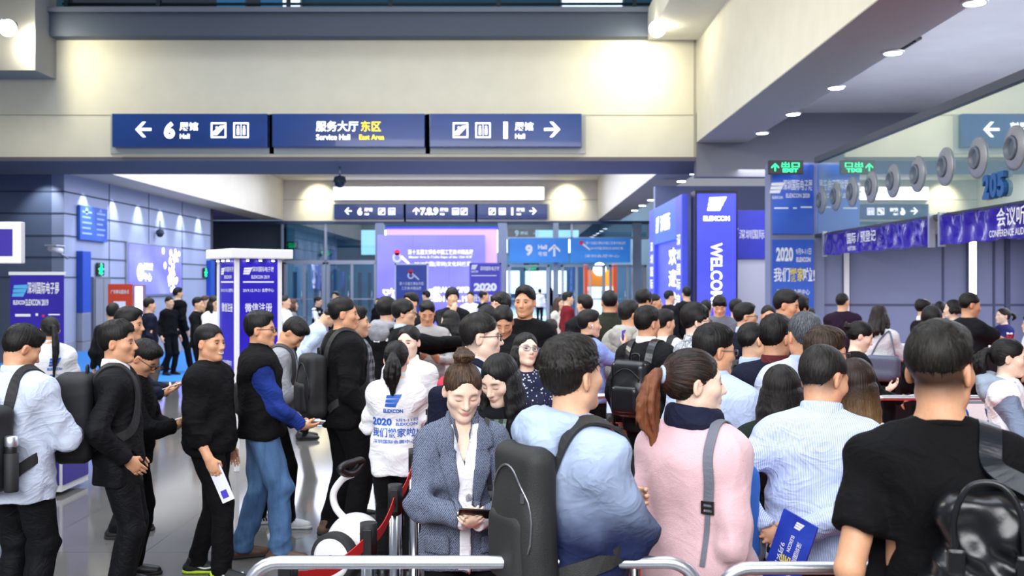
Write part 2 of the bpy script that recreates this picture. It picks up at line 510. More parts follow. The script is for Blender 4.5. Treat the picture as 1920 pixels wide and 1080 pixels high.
# ---------------------------------------------------------------- blended solids on a grid
class Field:
    """Signed-distance solid: smooth unions and cuts of ellipsoids, tapered capsules and boxes."""
    def __init__(s, vox): s.v = vox; s.ops = []
    def ell(s, c, r, R=None, k=0.01, m='u'):
        c = np.asarray(c, float); r = np.asarray(r, float) * np.ones(3)
        ext = np.full(3, r.max()) if R is not None else r
        s.ops.append(('e', m, k, c - ext, c + ext, (c, r, R))); return s
    def cap(s, a, b, ra, rb=None, k=0.02, m='u', S=None, R=None):
        a, b = np.asarray(a, float), np.asarray(b, float); rb = ra if rb is None else rb
        S = np.ones(3) if S is None else np.asarray(S, float)
        e = max(ra, rb) * (S if R is None else np.full(3, S.max()))
        s.ops.append(('c', m, k, np.minimum(a, b) - e, np.maximum(a, b) + e, (a, b, ra, rb, S, R))); return s
    def box(s, c, h, R=None, rd=0.0, k=0.01, m='u'):
        c, h = np.asarray(c, float), np.asarray(h, float)
        e = h if R is None else np.full(3, np.linalg.norm(h))
        s.ops.append(('b', m, k, c - e, c + e, (c, h, R, rd))); return s
    def mesh(s, smooth=0):
        v = s.v
        lo = np.min([o[3] for o in s.ops if o[1] == 'u'], axis=0) - 3 * v
        hi = np.max([o[4] for o in s.ops if o[1] == 'u'], axis=0) + 3 * v
        n = np.ceil((hi - lo) / v).astype(int) + 1
        D = np.full(n, 0.3, np.float32)
        for kind, mode, k, a, b, pr in s.ops:
            i0 = np.clip(np.floor((a - k - 2 * v - lo) / v).astype(int), 0, n - 1)
            i1 = np.clip(np.ceil((b + k + 2 * v - lo) / v).astype(int) + 1, 1, n)
            if (i1 <= i0).any(): continue
            X = (lo[0] + v * np.arange(i0[0], i1[0], dtype=np.float32))[:, None, None]
            Y = (lo[1] + v * np.arange(i0[1], i1[1], dtype=np.float32))[None, :, None]
            Z = (lo[2] + v * np.arange(i0[2], i1[2], dtype=np.float32))[None, None, :]
            def loc(c, R):
                x, y, z = X - np.float32(c[0]), Y - np.float32(c[1]), Z - np.float32(c[2])
                if R is None: return x, y, z
                R = R.astype(np.float32)
                return (R[0, 0] * x + R[1, 0] * y + R[2, 0] * z, R[0, 1] * x + R[1, 1] * y + R[2, 1] * z, R[0, 2] * x + R[1, 2] * y + R[2, 2] * z)
            if kind == 'e':
                c, r, R = pr; x, y, z = loc(c, R)
                k0 = np.sqrt((x / r[0]) ** 2 + (y / r[1]) ** 2 + (z / r[2]) ** 2)
                k1 = np.sqrt((x / r[0] ** 2) ** 2 + (y / r[1] ** 2) ** 2 + (z / r[2] ** 2) ** 2) + 1e-6
                d = k0 * (k0 - 1) / k1
            elif kind == 'c':
                a_, b_, ra, rb, S, R = pr; x, y, z = loc(a_, R)
                e = b_ - a_
                if R is not None: e = R.T @ e
                x, y, z = x / S[0], y / S[1], z / S[2]; e = e / S
                q = max(float(e @ e), 1e-9)
                t = np.clip((x * e[0] + y * e[1] + z * e[2]) / q, 0, 1)
                d = (np.sqrt((x - t * e[0]) ** 2 + (y - t * e[1]) ** 2 + (z - t * e[2]) ** 2) - (ra + (rb - ra) * t)) * S.min()
            else:
                c, h, R, rd = pr; x, y, z = loc(c, R)
                qx, qy, qz = np.abs(x) - (h[0] - rd), np.abs(y) - (h[1] - rd), np.abs(z) - (h[2] - rd)
                d = np.sqrt(np.maximum(qx, 0) ** 2 + np.maximum(qy, 0) ** 2 + np.maximum(qz, 0) ** 2) + np.minimum(np.maximum(qx, np.maximum(qy, qz)), 0) - rd
            sub = D[i0[0]:i1[0], i0[1]:i1[1], i0[2]:i1[2]]
            d = np.broadcast_to(d.astype(np.float32), sub.shape)
            if mode == 'u':
                h = np.maximum(k - np.abs(sub - d), 0) / k if k > 0 else 0
                sub[...] = np.minimum(sub, d) - h * h * k * 0.25
            else:
                d = -d
                h = np.maximum(k - np.abs(sub - d), 0) / k if k > 0 else 0
                sub[...] = np.maximum(sub, d) + h * h * k * 0.25
        return nets(D, lo, v, smooth)

def nets(D, lo, v, smooth=0):
    n = np.array(D.shape); neg = D < 0
    ids, pos, quads = [], [], []
    for ax in range(3):
        sl0 = [slice(None)] * 3; sl1 = [slice(None)] * 3
        sl0[ax] = slice(0, -1); sl1[ax] = slice(1, None)
        A, B = neg[tuple(sl0)], neg[tuple(sl1)]
        I = np.stack(np.nonzero(A != B), 1)
        if not len(I): continue
        u, w = (ax + 1) % 3, (ax + 2) % 3
        ok = (I[:, u] > 0) & (I[:, w] > 0) & (I[:, u] < n[u] - 1) & (I[:, w] < n[w] - 1)
        I = I[ok]
        J = I.copy(); J[:, ax] += 1
        da = D[I[:, 0], I[:, 1], I[:, 2]]; db = D[J[:, 0], J[:, 1], J[:, 2]]
        p = I.astype(float); p[:, ax] += da / (da - db)
        c = []
        for du, dw in ((1, 1), (0, 1), (0, 0), (1, 0)):
            q = I.copy(); q[:, u] -= du; q[:, w] -= dw
            c.append((q[:, 0] * n[1] + q[:, 1]) * n[2] + q[:, 2])
        c = np.stack(c, 1)
        ids.append(c.ravel()); pos.append(np.repeat(p, 4, 0))
        c = np.where((da < 0)[:, None], c, c[:, ::-1])
        quads.append(c)
    ids = np.concatenate(ids); pos = np.concatenate(pos); quads = np.concatenate(quads)
    uq, inv = np.unique(ids, return_inverse=True)
    cnt = np.bincount(inv)
    vs = np.stack([np.bincount(inv, pos[:, i]) / cnt for i in range(3)], 1)
    fs = np.searchsorted(uq, quads)
    vs = lo + vs * v
    if smooth: vs = relax(vs, fs, smooth)
    return vs, fs

def relax(vs, fs, n):
    a = fs.ravel(); b = np.roll(fs, -1, 1).ravel(); m = len(vs)
    cnt = np.bincount(a, minlength=m) + np.bincount(b, minlength=m) + 1e-9
    for _ in range(n):
        q = np.stack([np.bincount(a, vs[b, i], m) + np.bincount(b, vs[a, i], m) for i in range(3)], 1) / cnt[:, None]
        vs = vs * 0.5 + q * 0.5
    return vs

def normals(vs, fs):
    e1 = vs[fs[:, 2]] - vs[fs[:, 0]]; e2 = vs[fs[:, 3]] - vs[fs[:, 1]]
    fn = np.cross(e1, e2); m = len(vs)
    n = np.stack([sum(np.bincount(fs[:, k], fn[:, i], m) for k in range(4)) for i in range(3)], 1)
    return n / (np.linalg.norm(n, axis=1, keepdims=True) + 1e-12)

def to_mesh(name, vs, fs):
    me = bpy.data.meshes.new(name)
    me.vertices.add(len(vs)); me.vertices.foreach_set('co', vs.astype(np.float32).ravel())
    me.loops.add(fs.size); me.loops.foreach_set('vertex_index', fs.astype(np.int32).ravel())
    me.polygons.add(len(fs)); me.polygons.foreach_set('loop_start', np.arange(0, fs.size, 4, dtype=np.int32))
    me.update(calc_edges=True); me.shade_smooth()
    return me

def sm(x, a, b):
    t = np.clip((x - a) / (b - a), 0, 1); return t * t * (3 - 2 * t)

def wrinkle(vs, rng, f=34.0):
    """Soft fold pattern: warped waves running mostly across the body."""
    out = np.zeros(len(vs))
    for i in range(5):
        k = V(rng.normal(0, 0.55), rng.normal(0, 0.55), rng.normal(0, 0.55) + (1.0 if i < 3 else 0.2))
        k = unit(k) * f * rng.uniform(0.6, 1.5)
        q = rng.normal(0, 1, 3) * 6
        out += np.sin(vs @ k + 1.6 * np.sin(vs @ q + rng.uniform(0, 6)) + rng.uniform(0, 6))
    for i in range(4):                                  # long diagonal pulls, sharp on one side
        k = unit(V(rng.normal(0, 1), rng.normal(0, .6), rng.normal(0, .8))) * f * rng.uniform(.35, .7)
        q = rng.normal(0, 1, 3) * 5
        w = np.sin(vs @ k + 2.2 * np.sin(vs @ q + rng.uniform(0, 6)) + rng.uniform(0, 6))
        out += 1.5 * (1 - np.abs(w)) ** 2 - .5
    return out / 4

# ---------------------------------------------------------------- skeleton
def ik(a, t, l1, l2, hint):
    a, t = np.asarray(a, float), np.asarray(t, float)
    d = t - a; L = np.linalg.norm(d)
    if L > (l1 + l2) * 0.999: t = a + d / L * (l1 + l2) * 0.999; d = t - a; L = np.linalg.norm(d)
    u = d / L
    x = (l1 * l1 - l2 * l2 + L * L) / (2 * L)
    h = math.sqrt(max(l1 * l1 - x * x, 0))
    n = np.asarray(hint, float); n = unit(n - u * (n @ u))
    return a + u * x + n * h, t

# wrist (x outward, y forward, z) , elbow hint, fingers (or None: along the forearm), palm normal, curl
ARM = {
    'down':   ((.255, .03, .86), (.3, -1, 0), None, (-1, 0, 0), .35),
    'fwd':    ((.20, .10, .90), (.3, -1, 0), None, (-1, 0, 0), .4),
    'pocket': ((.19, .06, .93), (.7, -1, 0), None, (-1, 0, 0), .3),
    'phone':  ((.085, .29, 1.13), (.9, -.3, -1), (-.35, .7, .55), (-.3, -.3, .9), .55),
    'read':   ((.10, .30, 1.08), (.9, -.3, -1), (-.3, .9, .3), (-.2, 0, 1), .5),
    'low':    ((.07, .25, .95), (.9, -.4, -.6), (-.5, .7, -.5), (-.8, -.3, 0), .6),
    'fold':   ((-.07, .205, 1.17), (1, .2, -1), (-1, -.15, .25), (0, -1, .1), .4),
    'back':   ((.05, -.20, .97), (1, -.6, 0), (-.9, -.1, -.4), (0, -1, 0), .5),
    'point':  ((.16, .52, 1.33), (.6, 0, -1), None, (-1, 0, 0), .3),
    'desk':   ((.16, .44, 1.12), (.8, 0, -1), None, (0, 0, -1), .25),
    'strap':  ((.13, .13, 1.22), (.9, -.3, -1), (-.3, .1, 1), (.2, -1, 0), .7),
    'raise':  ((.05, .30, 1.34), (.8, .1, -1), (-.1, .4, .9), (-.6, -.6, .2), .6),
    'chin':   ((.02, .20, 1.40), (.7, .2, -1), (-.2, .1, .9), (-.3, -.8, 0), .55),
}
def skeleton(H, sex='m', arms=('down', 'down'), lean=0.0, pitch=0.0, hyaw=0.0, roll=0.0, legs='stand', build=1.0, shift=0.0):
    s = H / 1.75; k = {}
    k['s'], k['sex'], k['b'], k['H'] = s, sex, build, H
    hip = V(0, 0, .93) * s; Rl = rot('x', -lean); k['Rl'] = Rl
    up = lambda x, y, z: hip + Rl @ (V(x, y, z) * s - hip)
    k['up'] = up; k['hip'] = hip
    sw = (.166 if sex == 'm' else .142) * (0.6 + 0.4 * build); k['sw'] = sw
    k['nb'] = up(0, -.02, 1.455)
    Rn = Rl @ rot('x', -pitch * 0.45)
    hs = 0.55 + 0.45 * s; k['hs'] = hs
    Rh = Rl @ rot('z', -hyaw) @ rot('x', -(pitch)) @ rot('y', roll); k['Rh'] = Rh
    k['hc'] = k['nb'] + Rn @ V(0, .018, (.152 if sex == 'm' else .160) * s - (hs - 1) * 0.1)
    k['top'] = k['hc'][2] + .118 * hs * (Rh @ V(0, 0, 1))[2] + .02
    for side, nm in ((1, 'r'), (-1, 'l')):
        a = arms[0] if side == 1 else arms[1]
        if isinstance(a, str): a = ARM[a]
        w, hint, fd, pn, curl = a
        S3 = V(side, 1, 1)
        sh = up(side * sw, -.012, 1.366)
        el, wr = ik(sh, V(*w) * S3 * s, .295 * s, .25 * s, V(*hint) * S3)
        f = unit(wr - el) if fd is None else unit(V(*fd) * S3)
        n = V(*pn) * S3; n = unit(n - f * (n @ f))
        k['sh' + nm], k['el' + nm], k['wr' + nm] = sh, el, wr
        k['hf' + nm] = (f, n, curl)
    st = {'stand': ((.10, .0), (.10, .02)), 'apart': ((.14, .03), (.13, -.05)), 'walk': ((.08, .27), (.08, -.28)), 'close': ((.075, .0), (.075, .03)), 'step': ((.09, .14), (.09, -.12))}[legs]
    for side, nm, (fx, fy) in ((1, 'r', st[0]), (-1, 'l', st[1])):
        h = V(side * .088, 0, .92) * s
        an = V(side * fx, fy - .02, .085) * s
        if fy < -.2: an[2] += .05 * s
        kn, an = ik(h, an, .43 * s, .425 * s, V(side * .1, 1, 0))
        k['h' + nm], k['kn' + nm], k['an' + nm] = h, kn, an
    return k

def hl(k, p): return k['hc'] + k['Rh'] @ (np.asarray(p, float) * k['hs'])

def head_ops(F, k, jaw=1.0):
    hs, R = k['hs'], k['Rh']
    f = k['sex'] == 'f'
    def E(c, r, kk=.012, m='u'): F.ell(hl(k, c), np.asarray(r) * hs, R, kk * hs, m)
    def C(a, b, ra, rb, kk=.012, m='u'): F.cap(hl(k, a), hl(k, b), ra * hs, rb * hs, kk * hs, m)
    nr = .049 if f else .057
    F.cap(k['nb'] - V(0, 0, .03), hl(k, (0, -.024, -.055)), nr * k['s'], (nr - .004) * hs, .03)
    E((0, -.014, .030), (.077, .098, .086))
    E((0, .022, -.030), (.066, .068, .084), .03)
    w = (.040 if f else .047) * jaw
    for x in (-1, 1):
        C((x * w, .005, -.068), (x * .012, .066, -.100), .022, .017, .03)
        E((x * .041, .056, -.024), (.026, .026, .022), .025)
    E((0, .073, -.101), (.020, .016, .014), .02)
    E((0, .070, .018), (.052, .016, .016), .02)
    for x in (-1, 1): E((x * .0315, .098, -.002), (.020, .016, .0115), .014, 's')
    for x in (-1, 1): E((x * .0315, .074, -.003), (.0165, .0125, .0105), .004)
    C((0, .086, .004), (0, .106, -.034), .0085, .0125, .012)
    for x in (-1, 1): E((x * .012, .094, -.039), (.0085, .010, .0075), .008)
    E((0, .083, -.060), (.026, .012, .012), .014)
    E((0, .0905, -.064), (.021, .0075, .0050), .005)
    E((0, .0885, -.074), (.018, .0080, .0060), .005)
    C((-.0155, .0985, -.069), (.0155, .0985, -.069), .0018, .0018, .003, 's')
    for x in (-1, 1):
        Re = R @ rot('z', x * 22) @ rot('x', -8)
        F.ell(hl(k, (x * .078, -.012, -.012)), V(.011, .019, .032) * hs, Re, .008 * hs)
        F.ell(hl(k, (x * .088, -.006, -.008)), V(.008, .010, .019) * hs, Re, .005 * hs, 's')

def hand_ops(F, k, nm, vox):
    f, n, curl = k['hf' + nm]; s = k['s'] * (1.0 if k['sex'] == 'm' else .92)
    w = k['wr' + nm]; side = 1 if nm == 'r' else -1
    x = np.cross(f, n) * side                       # towards the thumb
    Q = lambda a, b, c: w + (x * a + f * b + n * c) * s
    R = np.stack([x, f, n], 1)
    F.ell(Q(.002, .052, 0), V(.040, .052, .0165) * s, R, .012)
    F.cap(Q(0, -.01, 0), Q(0, .03, 0), .026 * s, .024 * s, .02, S=(1, 1, .75), R=R)
    if vox > .0105: fr = .0105
    else: fr = max(.0085 * s, vox * .9)
    for i, (ox, L) in enumerate(((-.029, .058), (-.010, .074), (.010, .080), (.029, .072))):
        p = Q(ox, .088 - abs(ox) * .35, .002); th = 0
        for j, q in enumerate((.45, .30, .25)):
            th += curl * (28, 52, 40)[j] * (1.12 - .08 * i)
            d = f * math.cos(math.radians(th)) + n * math.sin(math.radians(th)) + x * (ox * (1 - curl) * 2.2 if j == 0 else 0)
            e = p + unit(d) * L * q * s
            F.cap(p, e, fr * (1 - .07 * j), fr * (.93 - .07 * j), .004)
            p = e
    a = Q(.026, .022, .006); b = Q(.050, .052, .016 + .012 * curl); c = Q(.050 - .012 * curl, .082, .026 + .02 * curl)
    F.cap(a, b, .0135 * s, .0105 * s, .010); F.cap(b, c, max(.0102 * s, fr), max(.0085 * s, fr * .9), .004)

def body_mesh(k, vox, jaw=1.0):
    F = Field(vox); s, b, up = k['s'], k['b'], k['up']
    S = (1, .66, 1)
    f = k['sex'] == 'f'
    F.cap(up(0, 0, .92), up(0, 0, 1.06), .138 * s * b, (.115 if f else .126) * s * b, .03, S=S)
    F.cap(up(0, 0, 1.06), up(0, -.005, 1.28), (.115 if f else .126) * s * b, (.130 if f else .150) * s * b, .03, S=S)
    F.cap(k['shl'] * .9 + k['shr'] * .1, k['shl'] * .1 + k['shr'] * .9, .046 * s, .046 * s, .05)
    for nm in 'lr':
        F.cap(k['nb'] + V(0, 0, .01), k['sh' + nm], .046 * s, .040 * s, .04)
        F.cap(k['sh' + nm], k['el' + nm], .046 * s * b, .037 * s * b, .03)
        F.cap(k['el' + nm], k['wr' + nm], .038 * s * b, (.025 if f else .028) * s, .01)
        hand_ops(F, k, nm, vox)
        F.cap(k['h' + nm], k['kn' + nm], .072 * s * b, .050 * s, .03)
        F.cap(k['kn' + nm], k['an' + nm], .048 * s, .034 * s, .02)
        F.cap(k['an' + nm] - V(0, 0, .02), k['an' + nm] + V(0, .13, -.05) * s, .034 * s, .022 * s, .02)
    head_ops(F, k, jaw)
    return F.mesh(1)

def torso_ops(F, k, ease=.0, hem=.86, flare=0.0, bust=True, depth=.72):
    s, b, up = k['s'], k['b'], k['up']; S = (1, depth, 1)
    f = k['sex'] == 'f'
    hipr, wr, ch = ((.163, .138, .150) if f else (.166, .156, .170))
    hipr, wr, ch = [(q * b) + ease for q in (hipr, wr, ch)]
    if hem < .9: F.cap(V(0, 0, hem - .02) * s, V(0, 0, .95) * s, (hipr + flare) * s, hipr * s, .04, S=S)
    F.cap(up(0, 0, .93), up(0, 0, 1.08), hipr * s, wr * s, .05, S=S)
    F.cap(up(0, 0, 1.08), up(0, -.008, 1.275), wr * s, ch * s, .05, S=S)
    if f and bust:
        for x in (-1, 1): F.ell(up(x * .070, .078 + ease * .5, 1.23), V(.062, .046, .060) * s, k['Rl'], .06)
    F.ell(up(0, -.045, 1.33), V(.150 * b, .085 + ease * .5, .12) * s, k['Rl'], .06)
    F.cap(k['shl'] * .92 + k['shr'] * .08, k['shl'] * .08 + k['shr'] * .92, (.052 + ease) * s, (.052 + ease) * s, .06)
    for nm in 'lr': F.cap(k['nb'] - V(0, 0, .022) + (k['sh' + nm] - k['nb']) * .22, k['sh' + nm], (.055 + ease * .6) * s, (.048 + ease) * s, .07)
    if hem > 0: F.box(V(0, 0, hem * s - .5), V(1, 1, .5), None, 0, .004, 's')

def sleeve_ops(F, k, ease=0.0, kind='long', wide=1.0):
    s, b = k['s'], k['b']; m = .92 if k['sex'] == 'f' else 1.0
    for nm in 'lr':
        sh, el, wr = k['sh' + nm], k['el' + nm], k['wr' + nm]
        r0, r1, r2 = [(q * m * (0.5 + 0.5 * b) * wide + ease) * s for q in (.057, .048, .037)]
        if kind == 'short':
            e = sh + (el - sh) * .78
            F.cap(sh, e, r0, r0 * .98, .018)
            d = unit(el - sh); R = frame_along(d)
            F.box(sh + (el - sh) * .66 + d * .10, (.10, .10, .10), R, 0, .003, 's')
        elif kind == 'roll':
            e = el + (wr - el) * .35
            F.cap(sh, el, r0, r1, .035); F.cap(el, e, r1 * 1.05, r1 * 1.05, .02)
        else:
            d = unit(wr - el); e = wr - d * .012
            F.cap(sh, el, r0, r1, .035); F.cap(el, e, r1, r2, .02)
            R = frame_along(d)
            F.box(wr + d * .052, (.055, .055, .055), R, 0, .003, 's')

def frame_along(d):
    d = unit(d); a = V(0, 0, 1) if abs(d[2]) < .9 else V(1, 0, 0)
    x = unit(np.cross(a, d)); y = np.cross(d, x)
    return np.stack([x, y, d], 1)

def top_mesh(k, vox, kind='sweater', ease=.012, hem=.88, sleeve='long', flare=0.0, wr=.011, seed=1, depth=.72, wide=1.0, vneck=0):
    F = Field(vox)
    torso_ops(F, k, ease, hem, flare, depth=depth)
    if sleeve != 'none': sleeve_ops(F, k, ease * .7, sleeve, wide)
    else:
        for nm in 'lr': F.ell(k['sh' + nm] + (k['el' + nm] - k['sh' + nm]) * .25 + (k['sh' + nm] - k['nb']) * .25, V(.075, .085, .10) * k['s'], None, .01, 's')
    F.cap(k['nb'] + V(0, .012, .030), hl(k, (0, -.02, -.06)) + V(0, .01, .05), .054 * k['s'], .066 * k['s'], .012, 's')
    if vneck:                                            # open front, showing what is worn beneath
        u = k['up']; F.cap(u(0, .068, 1.48), u(0, .098, 1.47 - vneck), .056 * k['s'], .030 * k['s'], .006, 's')
    vs, fs = F.mesh(2)
    n = normals(vs, fs); rng = np.random.RandomState(seed)
    d = wrinkle(vs, rng) * wr
    el = np.minimum(np.linalg.norm(vs - k['ell'], axis=1), np.linalg.norm(vs - k['elr'], axis=1))
    d *= 0.7 + 1.3 * np.exp(-(el / .12) ** 2) + .5 * np.exp(-((vs[:, 2] - hem * k['s'] - .06) / .1) ** 2)
    if kind == 'puffer': d += .012 * np.abs(np.sin(vs[:, 2] * 38)) - .006
    return vs + n * d[:, None], fs

def legs_mesh(k, vox, ease=.010, wr=.007, seed=1, tail=.035, slim=1.0):
    F = Field(vox); s, b = k['s'], k['b']
    F.cap(V(-.05, 0, .95) * s, V(.05, 0, .95) * s, (.092 * b + ease) * s, (.092 * b + ease) * s, .03, S=(1, .92, 1))
    F.cap(V(0, 0, .93) * s, V(0, 0, 1.04) * s, (.140 * b + ease) * s, (.128 * b + ease) * s, .03, S=(1, .66, 1))
    for nm in 'lr':
        F.cap(k['h' + nm], k['kn' + nm], (.088 * b + ease) * s, (.062 * slim + ease) * s, .025)
        F.cap(k['kn' + nm], k['an' + nm] - V(0, .0, tail) * s, (.061 * slim + ease) * s, (.052 * slim + ease) * s, .02)
        F.box(k['an' + nm] - V(0, 0, tail + .075) * s, V(.12, .12, .075), None, 0, .003, 's')
    vs, fs = F.mesh(2)
    n = normals(vs, fs); rng = np.random.RandomState(seed + 50)
    d = wrinkle(vs, rng, 28) * wr
    z = vs[:, 2] / s
    d *= 0.5 + 1.4 * np.exp(-((z - .48) / .08) ** 2) + 1.6 * np.exp(-((z - .12) / .09) ** 2)
    return vs + n * d[:, None], fs

def shoe_mesh(k, nm, vox, kind='shoe'):
    an = k['an' + nm]; s = k['s'] * (1.0 if k['sex'] == 'm' else .9); side = 1 if nm == 'r' else -1
    R = rot('z', -8 * side); g = V(an[0], an[1], max(an[2] - .085 * k['s'], 0))
    q = lambda x, y, z: g + R @ (V(x, y, z) * s)
    F = Field(vox)
    F.cap(q(0, -.055, .035), q(0, .165, .030), .040 * s, .036 * s, .02, S=(1, 1, .85))
    F.cap(q(0, -.035, .045), q(0, -.02, .095), .044 * s, .042 * s, .02)
    F.cap(q(0, .0, .07), q(0, .12, .035), .036 * s, .030 * s, .03)
    F.box(q(0, .05, -.187), V(.3, .4, .2) * s, None, 0, .002, 's')
    F.box(q(0, -.02, .25), V(.2, .2, .14) * s, None, 0, .004, 's')
    up_ = F.mesh(1)
    G = Field(vox)
    G.cap(q(0, -.055, .012), q(0, .168, .012), .043 * s, .041 * s, .01, S=(1, 1, .62))
    G.box(q(0, .05, -.2), V(.3, .4, .2) * s, None, 0, .001, 's')
    G.box(q(0, .05, .228), V(.3, .4, .2) * s, None, 0, .001, 's')
    return up_, G.mesh(0)

# ---------------------------------------------------------------- hair
def hair_mesh(k, vox, style='short', seed=1, length=.34, det=True, anchor=None):
    F = Field(vox); hs, R = k['hs'], k['Rh']; rng = np.random.RandomState(seed)
    def E(c, r, kk=.012, m='u', RR=None): F.ell(hl(k, c), np.asarray(r) * hs, R if RR is None else RR, kk * hs, m)
    def C(a, b, ra, rb, kk=.012, m='u'): F.cap(hl(k, a), hl(k, b), ra * hs, rb * hs, kk * hs, m)
    down = V(0, 0, -1)
    long_ = style in ('pony', 'bun', 'long', 'knot')
    face = lambda top=.062, w=.080: E((0, .122, top - .086), (w, .085, .112), .006, 's')
    if style in ('short', 'crop', 'fringe', 'mop', 'fade', 'bald', 'slick', 'shag'):
        up_ = {'short': .010, 'crop': .005, 'fringe': .012, 'mop': .016, 'fade': .010, 'bald': .006, 'slick': .013, 'shag': .017}[style]
        E((0, -.016, .042 + up_ * .4), (.0795 + up_ * .35, .1005 + up_ * .35, .084 + up_ * .6))
        E((0, -.048, .004), (.066 + up_ * .25, .061 + up_ * .3, .068), .02) if style != 'fade' else E((0, -.046, .030), (.066, .064, .058), .02)
        if style in ('short', 'slick', 'fade', 'shag'): E((0, .030, .094), (.060, .058, .032), .03)
        if style == 'mop':
            E((0, -.02, .030), (.094, .106, .094), .02)
            for x in (-1, 1): E((x * .070, .005, -.01), (.024, .052, .050), .02)
        if style == 'fringe':
            for x in (-1, 1): E((x * .068, .015, .012), (.022, .045, .036), .02)
        if style == 'bald':
            E((0, .050, .120), (.062, .105, .052), .01, 's')
        for x in (-1, 1):       # round the ears
            E((x * .090, .002, -.040), (.030, .030, .036), .008, 's')
            if style not in ('mop',): E((x * .088, .060, -.030), (.034, .050, .062), .008, 's')
        cutz = {'fade': .034, 'crop': .040, 'bald': .040, 'short': .052}.get(style, .060)
        E((0, -.06, -.058 - cutz), (.12, .10, .058), .012, 's')
        face({'short': .066, 'crop': .060, 'fringe': .040, 'mop': .030, 'fade': .070, 'bald': .085, 'slick': .074, 'shag': .050}[style])
        if style in ('fringe', 'mop'):
            for i in range(9):
                x = -.056 + .014 * i; C((x, .060, .082), (x * 1.06 + rng.normal(0, .003), .088 - abs(x) * .35, .030 + rng.normal(0, .005)), .014, .006, .008)
        if style == 'slick':
            for x in (-.03, 0, .03): C((x, .070, .075), (x * 1.1, .02, .125), .014, .020, .015)
    else:
        E((0, -.016, .034), (.0835, .104, .091))
        E((0, -.050, .0), (.072, .066, .080), .02)
        for x in (-1, 1):
            if style in ('pony', 'bun', 'knot'):
                E((x * .088, .000, -.045), (.030, .032, .040), .008, 's')
                E((x * .088, .062, -.030), (.033, .050, .070), .008, 's')
        if style in ('pony', 'bun', 'knot'): E((0, -.07, -.120), (.11, .09, .062), .015, 's')
        face(.066 if style != 'long' else .058, .076 if style != 'long' else .062)
        if style == 'pony':
            p = hl(k, (0, -.100, .030)); st = hl(k, (0, -.140, .028))
            F.cap(p, st, .024 * hs, .020 * hs, .01)
            for i in range(22 if det else 6):
                o = rng.normal(0, .008, 3); q = st + o * .4; back = k['Rh'] @ V(0, -1, 0)
                r = .019 * hs if i < 4 else .012 * hs; n = 6
                for j in range(n):
                    t = (j + 1) / n
                    bulge = math.sin(PI * min(t * 1.15, 1))
                    e = st + o * (.5 + 1.5 * bulge) + back * (.030 * bulge + .01) + down * length * t * (1 + rng.normal(0, .015))
                    rr = r * (0.75 + .55 * bulge) * (1 - .45 * t)
                    F.cap(q, e, r if j == 0 else rprev, rr, .006); rprev = rr; q = e
        if style in ('bun', 'knot'):
            c = (0, -.045, .142) if style == 'bun' else (0, -.118, .035)
            E(c, (.036, .036, .030), .012)
            for i in range(26 if det else 5):
                a0 = rng.uniform(0, 2 * PI); tilt = rng.normal(0, .35); q = None
                rr0 = .038 + rng.normal(0, .003)
                for j in range(7):
                    a = a0 + j * .42
                    e = hl(k, (c[0] + rr0 * math.cos(a), c[1] + rr0 * math.sin(a) * .9, c[2] + rr0 * math.sin(a) * tilt + rng.normal(0, .002)))
                    if q is not None: F.cap(q, e, .0065, .0065, .003)
                    q = e
            if det:
                for i in range(16):
                    a = rng.uniform(0, 2 * PI); q = hl(k, (c[0] + .03 * math.cos(a), c[1] + .03 * math.sin(a), c[2]))
                    e = q + (k['Rh'] @ V(math.cos(a), math.sin(a), rng.uniform(.2, 1.0))) * rng.uniform(.012, .03)
                    F.cap(q, e, .004, .0018, .002)
        if style == 'long':
            n = 26 if det else 9
            for i in range(n):
                a = math.radians(-118 + 236 * i / (n - 1))       # 0 = back of the head
                x0, y0 = math.sin(a) * .070, -.018 - math.cos(a) * .076
                p = hl(k, (x0, y0, -.005)); q = p; L = length * (1 + rng.normal(0, .04))
                out = k['Rh'] @ V(math.sin(a), -math.cos(a), 0)
                r = (.025 if det else .032) * hs
                m = 5
                for j in range(m):
                    t = (j + 1) / m
                    e = p + out * (.016 * math.sin(PI * t) + .012 * t) + down * L * t + rng.normal(0, .003, 3)
                    # keep behind and clear of the shoulders
                    e = e + (k['Rl'] @ V(0, -1, 0)) * .050 * sm(np.array(t), .25, .8) * max(0.0, .35 + math.cos(a))
                    rr = r * (1 - .40 * t * t)
                    F.cap(q, e, r if j == 0 else rprev, rr, .010); rprev = rr; q = e
    crown = hl(k, (0, -.045, .10))
    if det and style in ('short', 'fringe', 'mop', 'slick', 'fade', 'shag'):
        n = 170 if style != 'shag' else 420
        for i in range(n):
            th, ph = rng.uniform(0, .95 if style != 'shag' else 1.7), rng.uniform(0, 2 * PI)
            dn = V(math.sin(th) * math.sin(ph), math.sin(th) * math.cos(ph), math.cos(th))
            p = V(0, -.016, .043) + dn * (V(.083, .103, .091) + (.005 if style == 'shag' else 0))
            if p[1] > .072: continue
            fl = unit(V(p[0], p[1] + .045, 0) + V(0, .02, 0))
            if style in ('slick', 'fade'): fl = unit(V(.35, -.9, 0)) if p[2] > .07 else unit(V(0, -.6, -.6))
            fl = unit(fl - dn * (fl @ dn)); q = p + fl * rng.uniform(.016, .030) + dn * rng.uniform(-.005, .002)
            p = p - dn * .002
            F.cap(hl(k, p), hl(k, q), .0070 * hs, .0022 * hs, .004)
    vs, fs = F.mesh(1)
    L = (vs - k['hc']) @ k['Rh'] / hs
